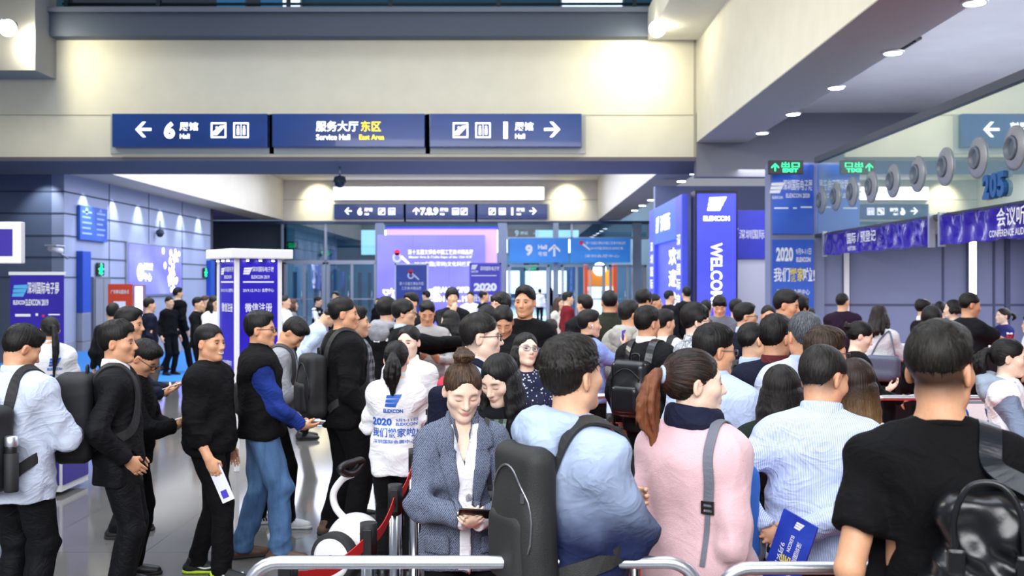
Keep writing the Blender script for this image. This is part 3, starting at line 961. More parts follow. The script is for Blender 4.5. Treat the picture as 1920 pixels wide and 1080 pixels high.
    if style != 'long':                                 # thins out to nothing at the nape and over the ears
        zc = {'fade': .036, 'crop': .044, 'bald': .044, 'short': .056}.get(style, .066)
        t = sm(-L[:, 2], zc - .055, zc) * (L[:, 1] < .06) * (L[:, 1] > -.115)
        pz = np.arctan2(L[:, 0], L[:, 1] + .02); q = 1 - .125 * t * (1 + .35 * np.sin(pz * 23) * np.sin(pz * 41 + 1)); L2 = L.copy(); L2[:, 0] *= q; L2[:, 1] = (L[:, 1] + .02) * q - .02
        vs = (L2 * hs) @ k['Rh'].T + k['hc']; L = L2
    nn = normals(vs, fs)
    phi = np.arctan2(L[:, 0], -(L[:, 1] + .045)); rad = np.sqrt(L[:, 0] ** 2 + (L[:, 1] + .045) ** 2 + (L[:, 2] - .02) ** 2)
    pol = np.arctan2(np.sqrt(L[:, 0] ** 2 + (L[:, 1] + .045) ** 2), L[:, 2] - .0)
    if style in ('pony', 'bun', 'knot'):                # combed back to the tie
        t0 = V(0, -.13, .03) if style != 'bun' else V(0, -.05, .13)
        q = L - t0
        ax = unit(t0); e1 = unit(np.cross(ax, V(1, 0, 0.01))); e2 = np.cross(ax, e1)
        phi = np.arctan2(q @ e1, q @ e2); pol = np.linalg.norm(q, axis=1) * 6
    h = np.stack([np.cos(phi) * 3.2, np.sin(phi) * 3.2, pol * .35], 1)
    if style in ('long', 'pony'):
        hang = sm(-L[:, 2], .0, .05)[:, None] if style == 'long' else sm(-L[:, 1], .125, .14)[:, None]
        h2 = np.stack([L[:, 0] * 38, L[:, 1] * 38, L[:, 2] * 2.0], 1)
        h = h * (1 - hang) + h2 * hang
    rid = np.sin(h[:, 0] * 9 + 2 * np.sin(h[:, 2] * 3)) * np.sin(h[:, 1] * 9 + h[:, 2] * 4 + 1)
    vs = vs + nn * (rid * (.0006 if style in ('crop', 'bald', 'fade') else .0013))[:, None]
    if det and vox < .0075:                             # fine loose strands lying on the surface
        ns = int(1500 * min(1, .0045 / vox)) if style != 'bald' else 200
        pick = rng.choice(len(vs), ns); p0 = vs[pick]; n0 = nn[pick]; Lp = L[pick]
        if style == 'long': fl = np.tile(V(0, 0, -1.0), (ns, 1))
        elif style in ('pony', 'bun', 'knot'):
            tgt = V(0, -.12, .03) if style != 'bun' else V(0, -.05, .12)
            fl = np.where((Lp[:, 1] < -.13)[:, None], (k['Rh'].T @ V(0, 0, -1))[None], tgt - Lp) @ k['Rh'].T
        else: fl = (Lp - V(0, -.05, .13)) @ k['Rh'].T
        fl = fl + rng.normal(0, .02, (ns, 3)); fl /= np.linalg.norm(fl, axis=1, keepdims=True)
        fl -= n0 * np.sum(fl * n0, axis=1, keepdims=True); fl /= np.linalg.norm(fl, axis=1, keepdims=True) + 1e-9
        ln = rng.uniform(.014, .034, ns)[:, None]; lift = rng.uniform(-.001, .0045, ns)[:, None]; wd = np.cross(fl, n0) * .0007
        rows = [p0 + fl * ln * t + n0 * (.0004 + lift * t * t) - n0 * ln * ln * t * t * 4.0 for t in (0, .4, .75, 1)]
        sv = np.concatenate([np.concatenate([r - wd * w, r + wd * w]) for r, w in zip(rows, (1, 1, .8, .25))])
        a = np.arange(ns); sf = np.concatenate([np.stack([a + j * 2 * ns, a + (j * 2 + 1) * ns, a + (j * 2 + 3) * ns, a + (j * 2 + 2) * ns], 1) for j in range(3)]) + len(vs)
        vs = np.concatenate([vs, sv]); fs = np.concatenate([fs, sf]); h = np.concatenate([h, np.tile(h[pick], (8, 1))])
    return vs, fs, h

# ---------------------------------------------------------------- a person
SKIN = {'a': 'EFC6A8', 'b': 'E6B896', 'c': 'DBA47F', 'd': 'F4D3BC'}
PEOPLE = []
class Person: pass

def cloth(name, col, **kw):
    kw.setdefault('spec', .18); kw.setdefault('crease', .28); kw.setdefault('rough', .85); kw.setdefault('bump', .25); kw.setdefault('scale', 220)
    return mat(name, col, **kw)

BLACK = lambda: cloth('black_cloth', (10, 10, 13), var=.2)

def tint_head(k, vs, fade, brow, beard=0.0, lip=(.80, .52, .50), shut=False):
    L = (vs - k['hc']) @ k['Rh'] / k['hs']
    x, y, z = L.T; t = np.ones((len(vs), 4))
    near = np.linalg.norm(L, axis=1) < .2
    def ap(mask, col):
        t[:, :3] *= 1 - mask[:, None] * (1 - np.asarray(col))
    fr = near & (y > .03)
    lipm = np.exp(-((x / .0165) ** 4 + ((z + .069) / .0085) ** 4)) * fr * (y > .07)
    ap(lipm, lip)
    ax = np.abs(x)
    browm = np.exp(-(((ax - .033) / .019) ** 4 + ((z - .0185 + (ax - .03) ** 2 * 6) / .0058) ** 2)) * fr
    ap(np.clip(browm * brow * 1.4, 0, 1), (.16, .13, .12))
    lash = np.exp(-(((ax - .0315) / .015) ** 4 + ((z - .0035) / .0028) ** 2)) * fr
    if shut: lash = 1.25 * np.exp(-(((ax - .0315) / .0165) ** 4 + ((z + .0095 - (ax - .0315) ** 2 * 14) / .0032) ** 2)) * fr
    ap(np.clip(lash * .8, 0, 1), (.25, .2, .2))
    soc = np.exp(-(((ax - .0315) / .02) ** 2 + ((z + .003) / .012) ** 2)) * fr
    ap(soc * .25, (.8, .62, .58))
    cheek = np.exp(-(((ax - .045) / .022) ** 2 + ((z + .03) / .02) ** 2)) * fr
    ap(cheek * .35, (1, .80, .78))
    ear = near & (ax > .072) & (y < .02) & (y > -.045)
    ap(ear * .5, (1, .76, .72))
    if fade:
        side = near * (1 - sm(y - .046 + sm(-z, -.04, .03) * .055, -.012, .012)) * (1 - sm(ax, .070, .076) * (y > -.036) * (y < .014))
        m = sm(z, -.094, -.028) * side * (np.sqrt(x ** 2 + (y + .02) ** 2) > .045)
        ap(np.clip(m * fade * fade, 0, 1), (.11, .11, .12))
    if beard:
        m = np.exp(-(((z + .09) / .03) ** 2)) * fr
        ap(m * beard, (.6, .58, .58))
    return t

def add_attr(me, name, data):
    if data.shape[1] == 4:
        a = me.color_attributes.new(name, 'FLOAT_COLOR', 'POINT'); a.data.foreach_set('color', data.astype(np.float32).ravel())
    else:
        a = me.attributes.new(name, 'FLOAT_VECTOR', 'POINT'); a.data.foreach_set('vector', data.astype(np.float32).ravel())

def person(px, top, d, a, label, ha=None, sex='m', arms=('down', 'down'), lean=0, pitch=0, roll=0, legs='stand', build=1.0,
           hair='short', hcol='0C0A0A', hcol2='201B1A', hlen=.34, hkind='hair', skin='b', fade=.45, brow=.8, beard=0.0, jaw=1.0,
           top_=None, bottom=None, shoes=None, collar=None, inner=None, group=None, det=None, vox=None, lip=None, H=None, category='person'):
    seed = len(PEOPLE) + 3
    ha = a if ha is None else ha
    hy = ((ha - a + 180) % 360) - 180
    zt = EYE - (top - CY) * d / FPX
    H0 = 1.7
    args = dict(sex=sex, arms=arms, lean=lean, pitch=pitch, hyaw=hy, roll=roll, legs=legs, build=build)
    if H is None:
        for _ in range(3): H0 = H0 * zt / skeleton(H0, **args)['top']
    else: H0 = H
    k = skeleton(H0, **args)
    p = Person(); p.k = k; p.d = d; PEOPLE.append(p)
    th = -math.radians(a); c, s_ = math.cos(th), math.sin(th)
    R = np.array([[c, -s_, 0], [s_, c, 0], [0, 0, 1]])
    hx = R @ k['hc']
    loc = V((px - CX) * d / FPX - hx[0], d - hx[1], 0)
    p.R, p.loc, p.th = R, loc, th
    p.w = lambda q: loc + R @ np.asarray(q, float)
    root = thing('person', label, category, loc, th, group); p.root = root
    det = d < 9 if det is None else det
    vb = vox or min(max(d * .00105, .0042), .014)
    vc = min(max(d * .0017, .0085), .018)
    vh = min(max(d * .0009, .0042), .012)
    vs, fs = body_mesh(k, vb, jaw)
    me = to_mesh('body', vs, fs)
    add_attr(me, 'tint', tint_head(k, vs, fade, brow, beard, lip or ((.86, .50, .48) if sex == 'f' else (.84, .60, .56)), pitch >= 15))
    p.body = link('body', me, mat('skin_' + skin, SKIN[skin], .52, kind='skin', var=.05, bump=.04), root)
    p.fs_body = (vs, fs)
    if det and pitch < 15:
        white, iris = mat('eye_white', 'E8E4E0', .25, var=.02), mat('eye_iris', '1B1310', .12, var=.05)
        for x in (-1, 1):
            m = MB(); Q = Matrix(k['Rh'].tolist()).to_4x4(); Q.translation = Vector(hl(k, (x * .0315, .0805, -.0035)))
            q = bmesh.ops.create_uvsphere(m.bm, u_segments=24, v_segments=12, radius=1.0, matrix=Q @ Matrix.Diagonal((.0125 * k['hs'], .0088 * k['hs'], .0048 * k['hs'], 1)))
            Qi = Q.inverted()
            for f in m.bm.faces:
                f.smooth = True; l = Qi @ f.calc_center_median()
                f.material_index = 1 if abs(l.x) < .56 and l.y > 0 else 0
            m.build('eye', [white, iris], root)
    if hair:
        hv, hf, hc = hair_mesh(k, vh, hair, seed, hlen, det)
        me = to_mesh('hair', hv, hf); add_attr(me, 'hco', hc)
        p.hair = link('hair', me, mat(f'hair_{hcol}_{hcol2}_{hkind}', hcol, .46, kind=hkind, col2=hcol2, bump=.3, spec=.32), root)
    t = dict(top_ or {}); nm = t.pop('name', 'sweater'); tm = t.pop('mat', None) or BLACK()
    t.setdefault('seed', seed); p.ease = t.get('ease', .012); p.hem = t.get('hem', .88)
    tv = top_mesh(k, vc, **t); p.fs_top = tv
    p.top = link(nm, to_mesh(nm, *tv), tm, root)
    if inner:                                            # what shows at the sleeves under a vest
        t2 = dict(inner); n2 = t2.pop('name', 'shirt'); m2 = t2.pop('mat'); t2.setdefault('seed', seed + 7)
        iv = top_mesh(k, vc, **t2); p.inner = link(n2, to_mesh(n2, *iv), m2, root)
    b = dict(bottom or {}); nm = b.pop('name', 'trousers'); bm_ = b.pop('mat', None) or BLACK()
    b.setdefault('seed', seed)
    p.legs = link(nm, to_mesh(nm, *legs_mesh(k, vc, **b)), bm_, root)
    sh = shoes or {}
    for n in 'lr':
        u, so = shoe_mesh(k, n, max(vc * .6, .0065))
        o = link('shoe', to_mesh('shoe', *u), sh.get('mat') or mat('black_shoe', (20, 20, 22), .4, var=.1), root)
        if d < 9: link('sole', to_mesh('sole', *so), sh.get('sole') or mat('dark_sole', (30, 30, 32), .7), o)
    if collar or d < 12: make_collar(p, **(collar or {}))
    return p

def bvh_of(vs, fs):
    return BVHTree.FromPolygons([tuple(v) for v in vs], [tuple(int(i) for i in f) for f in fs])

def top_bvh(p):
    if not hasattr(p, 'bv'): p.bv = bvh_of(*p.fs_top)
    return p.bv

def torso_bvh(p):
    if not hasattr(p, 'bt'):
        F = Field(.012); torso_ops(F, p.k, p.ease, p.hem, 0)
        p.bt = bvh_of(*F.mesh(2))
    return p.bt

def conform(p, letters, name, mats, side='front', c=(0, 1.2), lift=.004, thick=0.0, parent=None, cuts=0, ang=0.0, bv=None, far=.8):
    """Lays flat marks (u to the viewer's right, v up) onto the garment, seen square on from front or back."""
    bv = bv or top_bvh(p); s = p.k['s']
    bm = bmesh.new(); vsl = [bm.verts.new((u, v, 0)) for u, v in letters.v]
    for f, mi in zip(letters.f, letters.mi):
        try:
            q = bm.faces.new([vsl[i] for i in f]); q.material_index = mi
        except ValueError: pass
    if cuts:
        bmesh.ops.triangulate(bm, faces=bm.faces)
        for _ in range(cuts):
            es = [e for e in bm.edges if e.calc_length() > .018]
            if es: bmesh.ops.subdivide_edges(bm, edges=es, cuts=1); bmesh.ops.triangulate(bm, faces=bm.faces)
    base = {'front': 180, 'back': 0}[side] + ang            # direction the viewer looks along, clockwise from +Y
    t = math.radians(base); look = V(math.sin(t), math.cos(t), 0); rt = V(math.cos(t), -math.sin(t), 0)
    dead = []; nv = {}
    for v in bm.verts:
        q = rt * (c[0] + v.co.x) + V(0, 0, c[1] * s + v.co.y) - look * far
        hit, n, _, _ = bv.ray_cast(Vector(q), Vector(look), far + .3)
        if hit is None: dead.append(v); continue
        if n.dot(Vector(look)) > 0: n = -n
        v.co = hit + n * lift; nv[v] = n.copy()
    bmesh.ops.delete(bm, geom=dead, context='VERTS')
    if thick:
        key = lambda c_: (round(c_.x, 6), round(c_.y, 6), round(c_.z, 6))
        nk = {key(v.co): n for v, n in nv.items() if v.is_valid}
        r = bmesh.ops.extrude_face_region(bm, geom=bm.faces[:])
        for v in r['geom']:
            if isinstance(v, bmesh.types.BMVert) and key(v.co) in nk: v.co += nk[key(v.co)] * thick
        bmesh.ops.recalc_face_normals(bm, faces=bm.faces)
    me = bpy.data.meshes.new(name); bm.to_mesh(me); bm.free()
    if cuts: me.shade_smooth()
    return link(name, me, mats, parent if parent is not None else p.top)

def make_collar(p, kind='crew', m=None, h=.03):
    k = p.k; s = k['s']; nb = k['nb']; m = m or p.top.data.materials[0]
    f = k['sex'] == 'f'; r = (.056 if f else .066) * s
    if kind == 'crew':
        mb = MB(); pts = [nb + k['Rl'] @ V(math.sin(t) * r * 1.10, math.cos(t) * r * 1.06 + .012, -.002 - .022 * math.cos(t)) for t in np.linspace(0, 2 * PI, 28, endpoint=False)]
        mb.tube(pts, .011, 8, closed=True); return mb.build('neckband', m, p.root, True)
    if kind in ('shirt', 'stand', 'coat'):
        mb = MB(); n = 30; gap = {'shirt': 16, 'stand': 8, 'coat': 38}[kind]; hh = {'shirt': .040, 'stand': .045, 'coat': .038}[kind]
        a0 = math.radians(gap); rows = []
        prof = [(0, -.012, 0), (.002, hh * .9, 0), (.006, hh, 0), (.013, hh * .86, 0), (.020, .0, 0), (.022, -.016, 0), (.012, -.016, 0)] if kind != 'stand' else [(0, -.012, 0), (.002, hh, 0), (.007, hh, 0), (.009, -.012, 0)]
        for i in range(n + 1):
            t = a0 + (2 * PI - 2 * a0) * i / n
            fr = max(0, math.cos(t))                        # 1 at the front
            row = []
            for dr, z, _ in prof:
                rr = r + dr * (1.2 if kind == 'coat' else 1)
                drop = (-.040 * fr if kind != 'stand' else -.022 * fr) - (.018 * fr * (dr > .012))
                row.append(mb.bm.verts.new(nb + k['Rl'] @ V(math.sin(t) * rr, math.cos(t) * rr * 1.02 + .010, z + .018 + drop)))
            rows.append(row)
        for a_, b_ in zip(rows, rows[1:]):
            for j in range(len(prof)):
                q = mb.bm.faces.new((a_[j], a_[(j + 1) % len(prof)], b_[(j + 1) % len(prof)], b_[j])); q.smooth = True
        mb.bm.faces.new(rows[0]); mb.bm.faces.new(rows[-1][::-1])
        return mb.build('collar', m, p.root)
    if kind == 'hood':
        F = Field(.009); rr = .104 * s
        pts = []
        for t in np.linspace(-150, 150, 15):
            q = math.radians(t + 180)
            pts.append(nb + k['Rl'] @ V(math.sin(q) * rr, math.cos(q) * rr * .95 - .004, .004 - .030 * abs(t) / 150 + .012 * math.cos(math.radians(t))))
        for i, (a_, b_) in enumerate(zip(pts, pts[1:])):
            w = 1 - abs(i - 6.5) / 7
            F.cap(a_, b_, (.022 + .026 * w) * s, (.022 + .026 * w) * s, .02)
        F.ell(nb + k['Rl'] @ V(0, -.125, -.060) * s, V(.130, .055, .105) * s, k['Rl'] @ rot('x', 18), .04)
        F.cap(nb, nb + V(0, .02, .15), .060 * s, .066 * s, .006, 's')
        vs, fs = F.mesh(2); vs = vs + normals(vs, fs) * (wrinkle(vs, np.random.RandomState(5), 48) * .008)[:, None]
        return link('hood', to_mesh('hood', vs, fs), m, p.root)
    if kind == 'scarf':
        F = Field(.009)
        pts = [nb + k['Rl'] @ V(math.sin(t) * .080 * s, math.cos(t) * .074 * s + .012, .016 + .012 * math.cos(t + 2.6)) for t in np.linspace(0, 2 * PI, 17)]
        for a_, b_ in zip(pts, pts[1:]):
            F.cap(a_, b_, .028 * s, .028 * s, .02); F.cap(a_ + V(0, 0, .035), b_ + V(0, 0, .035), .022 * s, .022 * s, .02)
        F.cap(nb, nb + V(0, .02, .15), .050 * s, .056 * s, .006, 's')
        vs, fs = F.mesh(2); vs = vs + normals(vs, fs) * (wrinkle(vs, np.random.RandomState(9), 70) * .004)[:, None]
        return link('neck_scarf', to_mesh('neck_scarf', vs, fs), m, p.root)

def glasses(p, col=(22, 22, 26), metal=0.0, half=False):
    k = p.k; m = mat(f'spectacle_{col[0]}_{col[1]}', col, .3, metal)
    mb = MB(); y = .104
    for x in (-1, 1):
        pts = [hl(k, (x * .033 + math.copysign(abs(math.cos(t)) ** .6, math.cos(t)) * .024, y - .002 - .004 * math.cos(t) * x, -.005 + math.copysign(abs(math.sin(t)) ** .6, math.sin(t)) * .0155)) for t in np.linspace(0, 2 * PI, 20, endpoint=False)]
        mb.tube(pts, .0024, 6, closed=True)
        mb.tube([hl(k, q) for q in ((x * .056, y - .006, .004), (x * .073, y - .018, .005), (x * .079, .04, .004), (x * .082, -.010, .003), (x * .083, -.026, -.010))], .0020, 6)
    mb.tube([hl(k, q) for q in ((-.010, y - .001, .001), (0, y + .003, .004), (.010, y - .001, .001))], .0018, 6)
    o = mb.build('glasses', m, p.root)
    for x in (-1, 1):
        mb = MB(); mb.poly([hl(k, (x * .033 + math.cos(t) * .023, y - .003, -.005 + math.sin(t) * .0145)) for t in np.linspace(0, 2 * PI, 16, endpoint=False)])
        mb.build('lens', glassy('spectacle_lens', (240, 244, 250), .10), o)

def at_person(o, p):
    o.location = p.loc; o.rotation_euler = (0, 0, p.th)
    return o

def thing_on(p, name, label, cat, group=None):
    return at_person(thing(name, label, cat, group=group), p)

def held(p, nm, name, label, cat, size=(.072, .150, .008), m=None, screen=None, tilt=(0, 0, 0), off=(0, .09, .028), printed=None, group=None):
    """Flat thing gripped in a hand; axes are the hand's own: across, along the fingers, out of the palm."""
    f, n, c = p.k['hf' + nm]; side = 1 if nm == 'r' else -1
    x = np.cross(f, n) * side; w = p.k['wr' + nm]
    R = np.stack([x, f, n], 1) @ rot('x', tilt[0]) @ rot('y', tilt[1] * side) @ rot('z', tilt[2] * side)
    if np.linalg.det(R) < 0: R[:, 0] *= -1
    c0 = w + x * off[0] + f * off[1] + n * off[2]
    t = thing_on(p, name, label, cat, group)
    M = Matrix(R.tolist()).to_4x4(); M.translation = Vector(c0)
    mb = MB(); h = Vector(size) / 2; mb.box(-h, h, bevel=min(size) * .3)
    mb.bm.transform(M); mb.build('casing' if screen else 'sheet', m, t)
    if screen:
        mb = MB(); mb.box((-h.x * .9, -h.y * .92, h.z * .9), (h.x * .9, h.y * .92, h.z * 1.15)); mb.bm.transform(M); mb.build('screen', screen, t)
    if printed:
        mb = MB()
        for (u0, v0, u1, v1) in printed[1]:
            mb.box((u0 * h.x, v0 * h.y, h.z), (u1 * h.x, v1 * h.y, h.z + .0012))
            mb.box((u0 * h.x, v0 * h.y, -h.z - .0012), (u1 * h.x, v1 * h.y, -h.z))
        mb.bm.transform(M); mb.build('print', printed[0], t)
    return t

def strap_path(p, pts, off=.008, bv=None):
    """Runs a strap over the garment: each rough point is pulled onto the cloth."""
    out, nn = [], []; zs = p.k['up'](0, 0, 1.29)[2]
    for q in smooth_path([np.asarray(x) * p.k['s'] for x in pts], 7):
        h, n, _, _ = (bv or (top_bvh(p) if q[2] > zs else torso_bvh(p))).find_nearest(Vector(q))
        out.append(np.array(h) + np.array(n) * off); nn.append(np.array(n))
    for _ in range(3):
        out = [out[0]] + [(a + 2 * b + c) / 4 for a, b, c in zip(out, out[1:], out[2:])] + [out[-1]]
        nn = [nn[0]] + [unit(a + 2 * b + c) for a, b, c in zip(nn, nn[1:], nn[2:])] + [nn[-1]]
    return out, nn

def backpack(p, label, m, size=(.30, .46, .16), z=1.18, strap_m=None, group=None, pocket=True, one_side=None, zip_m=None, bottle=None, x0=0.0, droop=0.0, wide=1.0, off=.008):
    k = p.k; s = k['s']; up = k['up']; w, h, dp = size
    t = thing_on(p, 'backpack', label, 'backpack', group)
    bv = top_bvh(p)
    hit = bv.ray_cast(Vector(up(x0, -1, z)), Vector((0, 1, 0)))[0]
    y = (hit.y if hit else -.14) - dp / 2 + .012
    c = V(x0 * s, y, up(0, 0, z)[2]); R = k['Rl'] @ rot('x', droop)
    vox = min(max(p.d * .0015, .008), .014)
    F = Field(vox)
    F.box(c, (w / 2, dp / 2, h / 2), R, .055, .02)
    F.ell(c + R @ V(0, -dp * .28, -h * .12), (w * .46, dp * .40, h * .34), R, .05)
    vs, fs = F.mesh(2); vs = vs + normals(vs, fs) * (wrinkle(vs, np.random.RandomState(int(p.d * 10)), 22) * .005)[:, None]
    link('bag_body', to_mesh('bag_body', vs, fs), m, t)
    if pocket:
        F = Field(vox); F.box(c + R @ V(0, -dp * .5, -h * .18), (w * .38, dp * .24, h * .24), R, .035, .02)
        link('front_pocket', to_mesh('front_pocket', *F.mesh(2)), m, t)
    zm = zip_m or mat('zip_grey', (60, 62, 66), .35, .8)
    mb = MB(); pts = [c + R @ V(math.sin(a) * w * .44, -dp * .36, -.02 + h * .40 * math.cos(a)) for a in np.linspace(-1.9, 1.9, 24)]
    bb = bvh_of(vs, fs); q2 = []
    for q in pts:
        hh, n, _, _ = bb.find_nearest(Vector(q)); q2.append(np.array(hh + n * .003))
    mb.tube(q2, .004, 6); mb.box(q2[17] - V(.006, .010, .03), q2[17] + V(.006, -.002, 0)); mb.build('zip', zm, t)
    mb = MB(); mb.tube(smooth_path([c + R @ V(-.035, dp * .3, h * .48), c + R @ V(-.03, dp * .3, h * .48 + .045), c + R @ V(.03, dp * .3, h * .48 + .045), c + R @ V(.035, dp * .3, h * .48)], 6), .008, 8); mb.build('grab_handle', strap_m or m, t)
    sx = k['sw'] / s
    for x in ((-1, 1) if one_side is None else (one_side,)):
        yb = (y + dp / 2) / s
        pts = [(x * .085 + x0, yb - .02, z / 1 + .14), (x * sx * .55 * wide, -.08, 1.46), (x * sx * .58 * wide, .02, 1.47), (x * sx * .62 * wide, .13, 1.36), (x * sx * .72, .15, 1.22), (x * sx * .95, .06, 1.08), (x * .13 + x0, yb - .02, max(z - .17, .93))]
        pts = [tuple(up(*q) / s) for q in pts]
        path, nn = strap_path(p, pts, off)
        mb = MB(); mb.ribbon(path, .055, .010, nn); o = mb.build('shoulder_strap', strap_m or m, t)
    if bottle:
        mb = MB(); q = c + R @ V(bottle * (w / 2 + .035), 0, -h * .22)
        mb.lathe([(.001, -.12), (.034, -.12), (.036, -.11), (.036, .08), (.030, .085), (.030, .09)], q); mb.build('bottle_pocket', m, t)
    return t
# ================================================================ THE HALL
M_CREAM = mat('cream_wall', 'E6E1CB', .7, var=.03, scale=2.0)
M_GREYC = mat('grey_ceiling', 'DAD6CC', .8, var=.04, scale=1.5)
M_SLATE = mat('slate_panel', 'A3B0CC', .42, var=.05, scale=.7)
M_DARK = mat('dark_recess', '3C4654', .7, var=.06)
M_SEAM = mat('panel_joint', '3F4A60', .8)
M_STEEL = mat('steel', 'DCE0E8', .34, 1.0, kind='brushed', var=.05)
M_CHROME = mat('post_steel', 'B9BCC2', .16, 1.0, kind='brushed', var=.05)
M_ALU = mat('aluminium', 'A9B0BA', .35, .7, var=.05)
M_WHITE = mat('white_paint', 'F0F0F2', .45, var=.02)
M_BLACKP = mat('black_plastic', '141416', .45, var=.1)
M_SIGN = mat('sign_blue', '16357F', .3, var=.05, scale=1.0)
M_SIGNEDGE = mat('sign_edge', 'B7BAB4', .5)
G_WHITE = glow('lit_white', 'FFFFFF', 1.6)
G_YELL = glow('lit_yellow', 'FFE21A', 1.3)
G_GREEN = glow('lit_green', '19E58A', 2.2)
P_WHITE = mat('print_white', 'F4F5FA', .6, var=.01)
P_YELL = mat('print_yellow', 'F0DC5A', .6, var=.01)
P_BLUE = mat('print_blue', '1F5FC0', .6, var=.02)
P_NAVY = mat('print_navy', '1C3590', .6, var=.02)

floor = struct('floor', MB().box((-45, -14, -.2), (22, 120, 0)), mat('floor_tile', '6E6C6A', .09, kind='tile', scale=.9, col2='4E4C4A', var=.03, spec=.6))

def flat(name, x0, y0, x1, y1, z, h, m):
    return MB().box((x0, y0, z), (x1, y1, z + h)).build(name, m)
tag(flat('carpet', -12.5, 19.6, -4.0, 28.2, .001, .006, mat('blue_carpet', '2E86DC', .95, scale=300, bump=.2)), 'bright blue carpet strip on the tiles by the left wall', 'carpet')
tag(flat('carpet', -3.2, 13.5, 2.2, 45.0, .001, .006, mat('pale_blue_carpet', 'A4B0D0', .95, scale=300, bump=.2)), 'pale blue carpet running up the middle towards the glass doors', 'carpet')
tag(flat('carpet', -.62, 3.4, 9.0, 12.4, .001, .006, mat('red_carpet', 'B9261A', .95, scale=300, bump=.2)), 'red carpet under the queue between the barriers', 'carpet')

px = lambda x, d: (x - CX) * d / FPX
# --- cross beam over the hall and the galleries above it
mb = MB().box((-34, 25, 5.1), (4.46, 28, 8.04)); struct('wall_cross', mb, M_CREAM)
mb = MB()
for z in (6.15,): mb.box((-34, 24.985, z), (4.46, 25.0, z + .018))
mb.box((4.40, 24.98, 5.1), (4.46, 25, 8.04))
struct('trim_1', mb, mat('cream_joint', 'B5B09C', .8))
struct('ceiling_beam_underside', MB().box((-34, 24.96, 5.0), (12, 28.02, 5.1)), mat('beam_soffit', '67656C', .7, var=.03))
struct('wall_gallery_edge', MB().box((-11.6, 24.6, 8.04), (4.46, 28, 8.62), bevel=.02), mat('gallery_edge', '4C5666', .6, var=.04))
struct('trim_2', MB().box((-11.6, 24.5, 8.62), (4.46, 25.2, 8.74)), mat('gallery_cap', '6C7482', .5))
struct('wall_gallery_back', MB().box((-34, 47.5, 8.82), (8, 47.8, 20)), mat('teal_wall', '2D6A82', .5, var=.1, scale=.3))
# lit clerestory windows behind the gallery
for i, (x, w) in enumerate(((-14.4, 1.5), (-12.3, 2.0), (2.0, 3.0))):
    fr = struct('window_%d' % (i + 1), MB().box((x, 47.3, 13.5), (x + w, 47.5, 16.2)), M_ALU)
    MB().box((x + .08, 47.25, 13.6), (x + w - .08, 47.32, 16.1)).build('pane', glow('window_day', 'CFE6FF', 1.5), fr)
rail = thing('gallery_railing', 'dark metal balcony railing with pale blue glass above the big sign beam', 'railing', (0, 24.9, 8.74))
for x in (-11.3, -9.0, -5.75, -3.2, -.5, 2.9, 4.2): MB().box((x - .05, -.04, 0), (x + .05, .04, 1.3)).build('post', mat('rail_dark', '26323E', .5, .4), rail)
for z in (.18, .62, 1.1): MB().cyl((-11.4, 0, z), (4.3, 0, z), .035, n=10).build('rail', mat('rail_dark', '26323E', .5, .4), rail)
MB().cyl((-9, .1, .42), (4.2, .1, .42), .05, n=10).build('handrail', mat('rail_blue', '3FA4D8', .3), rail)
MB().box((-11.3, .02, .1), (-5.9, .04, 1.3)).build('glass_panel', glassy('teal_glass', '3C8FA8', .12), rail)

# --- right-hand bulkhead with its row of downlights, gallery soffit above
mb = MB().box((4.46, 2.0, 5.47), (5.72, 56, 9.5)); struct('wall_right_bulkhead', mb, M_CREAM)
struct('ceiling_bulkhead', MB().box((4.465, 1.99, 5.455), (5.72, 56, 5.475)), mat('bulkhead_soffit', 'B8B4AC', .75, var=.03))
struct('ceiling_gallery_right', MB().box((3.2, 2.0, 7.95), (4.46, 24.6, 8.7)), M_CREAM)
struct('ceiling_aisle', MB().box((5.72, 2.0, 6.2), (19, 25, 6.4)), M_GREYC)
struct('wall_aisle_end', MB().box((4.46, 24.9, 4.6), (19, 25.3, 6.2)), mat('aisle_end', '7C7D86', .75, var=.04))
struct('wall_right', MB().box((18.5, 0, 0), (19, 25, 6.4)), M_SLATE)
# left gallery block at the top corner
struct('wall_left_bulkhead', MB().box((-20, 23.9, 7.05), (-11.6, 25, 9.6)), mat('bulkhead_left', '9C9C98', .7))
# --- left bulkhead beyond the cross beam
struct('wall_left_beam', MB().box((-14.6, 28, 5.47), (-13.2, 56, 9.0)), M_CREAM)
struct('ceiling_left', MB().box((-34, 28, 5.47), (-14.6, 56, 5.6)), mat('left_soffit', '8A86C0', .7))
struct('ceiling_hall', MB().box((-13.2, 28, 7.7), (4.46, 56, 7.9)), M_GREYC)

def downlight(c, r=.13, label=None):
    t = thing('downlight', label, 'ceiling light', c, group='downlights along the right bulkhead')
    MB().lathe([(r, 0), (r * 1.25, 0), (r * 1.25, -.02), (r, -.025)]).build('ring', M_WHITE, t)
    MB().cyl((0, 0, -.03), (0, 0, -.02), r * .98, n=20).build('lamp_disc', glow('downlight_glow', 'EAF2FF', 26), t)
    return t
for d in (12.4, 15.1, 17.8, 20.6, 23.2): downlight((5.68, d, 5.45), .13, 'white round downlight in the grey bulkhead soffit above the ticket aisle')
for d in (31.8, 34.2, 36.6, 39.2, 42, 45, 48): downlight((5.6, d, 5.45), .15, 'white round downlight in the grey bulkhead soffit above the ticket aisle')
for x, dd in ((555, 51.5), (1082, 51.5)): tag(downlight((px(x, dd), dd, 7.69), .2, 'x'), 'small downlight at the top of the far cream wall', 'ceiling light', 'downlights on the far ceiling')

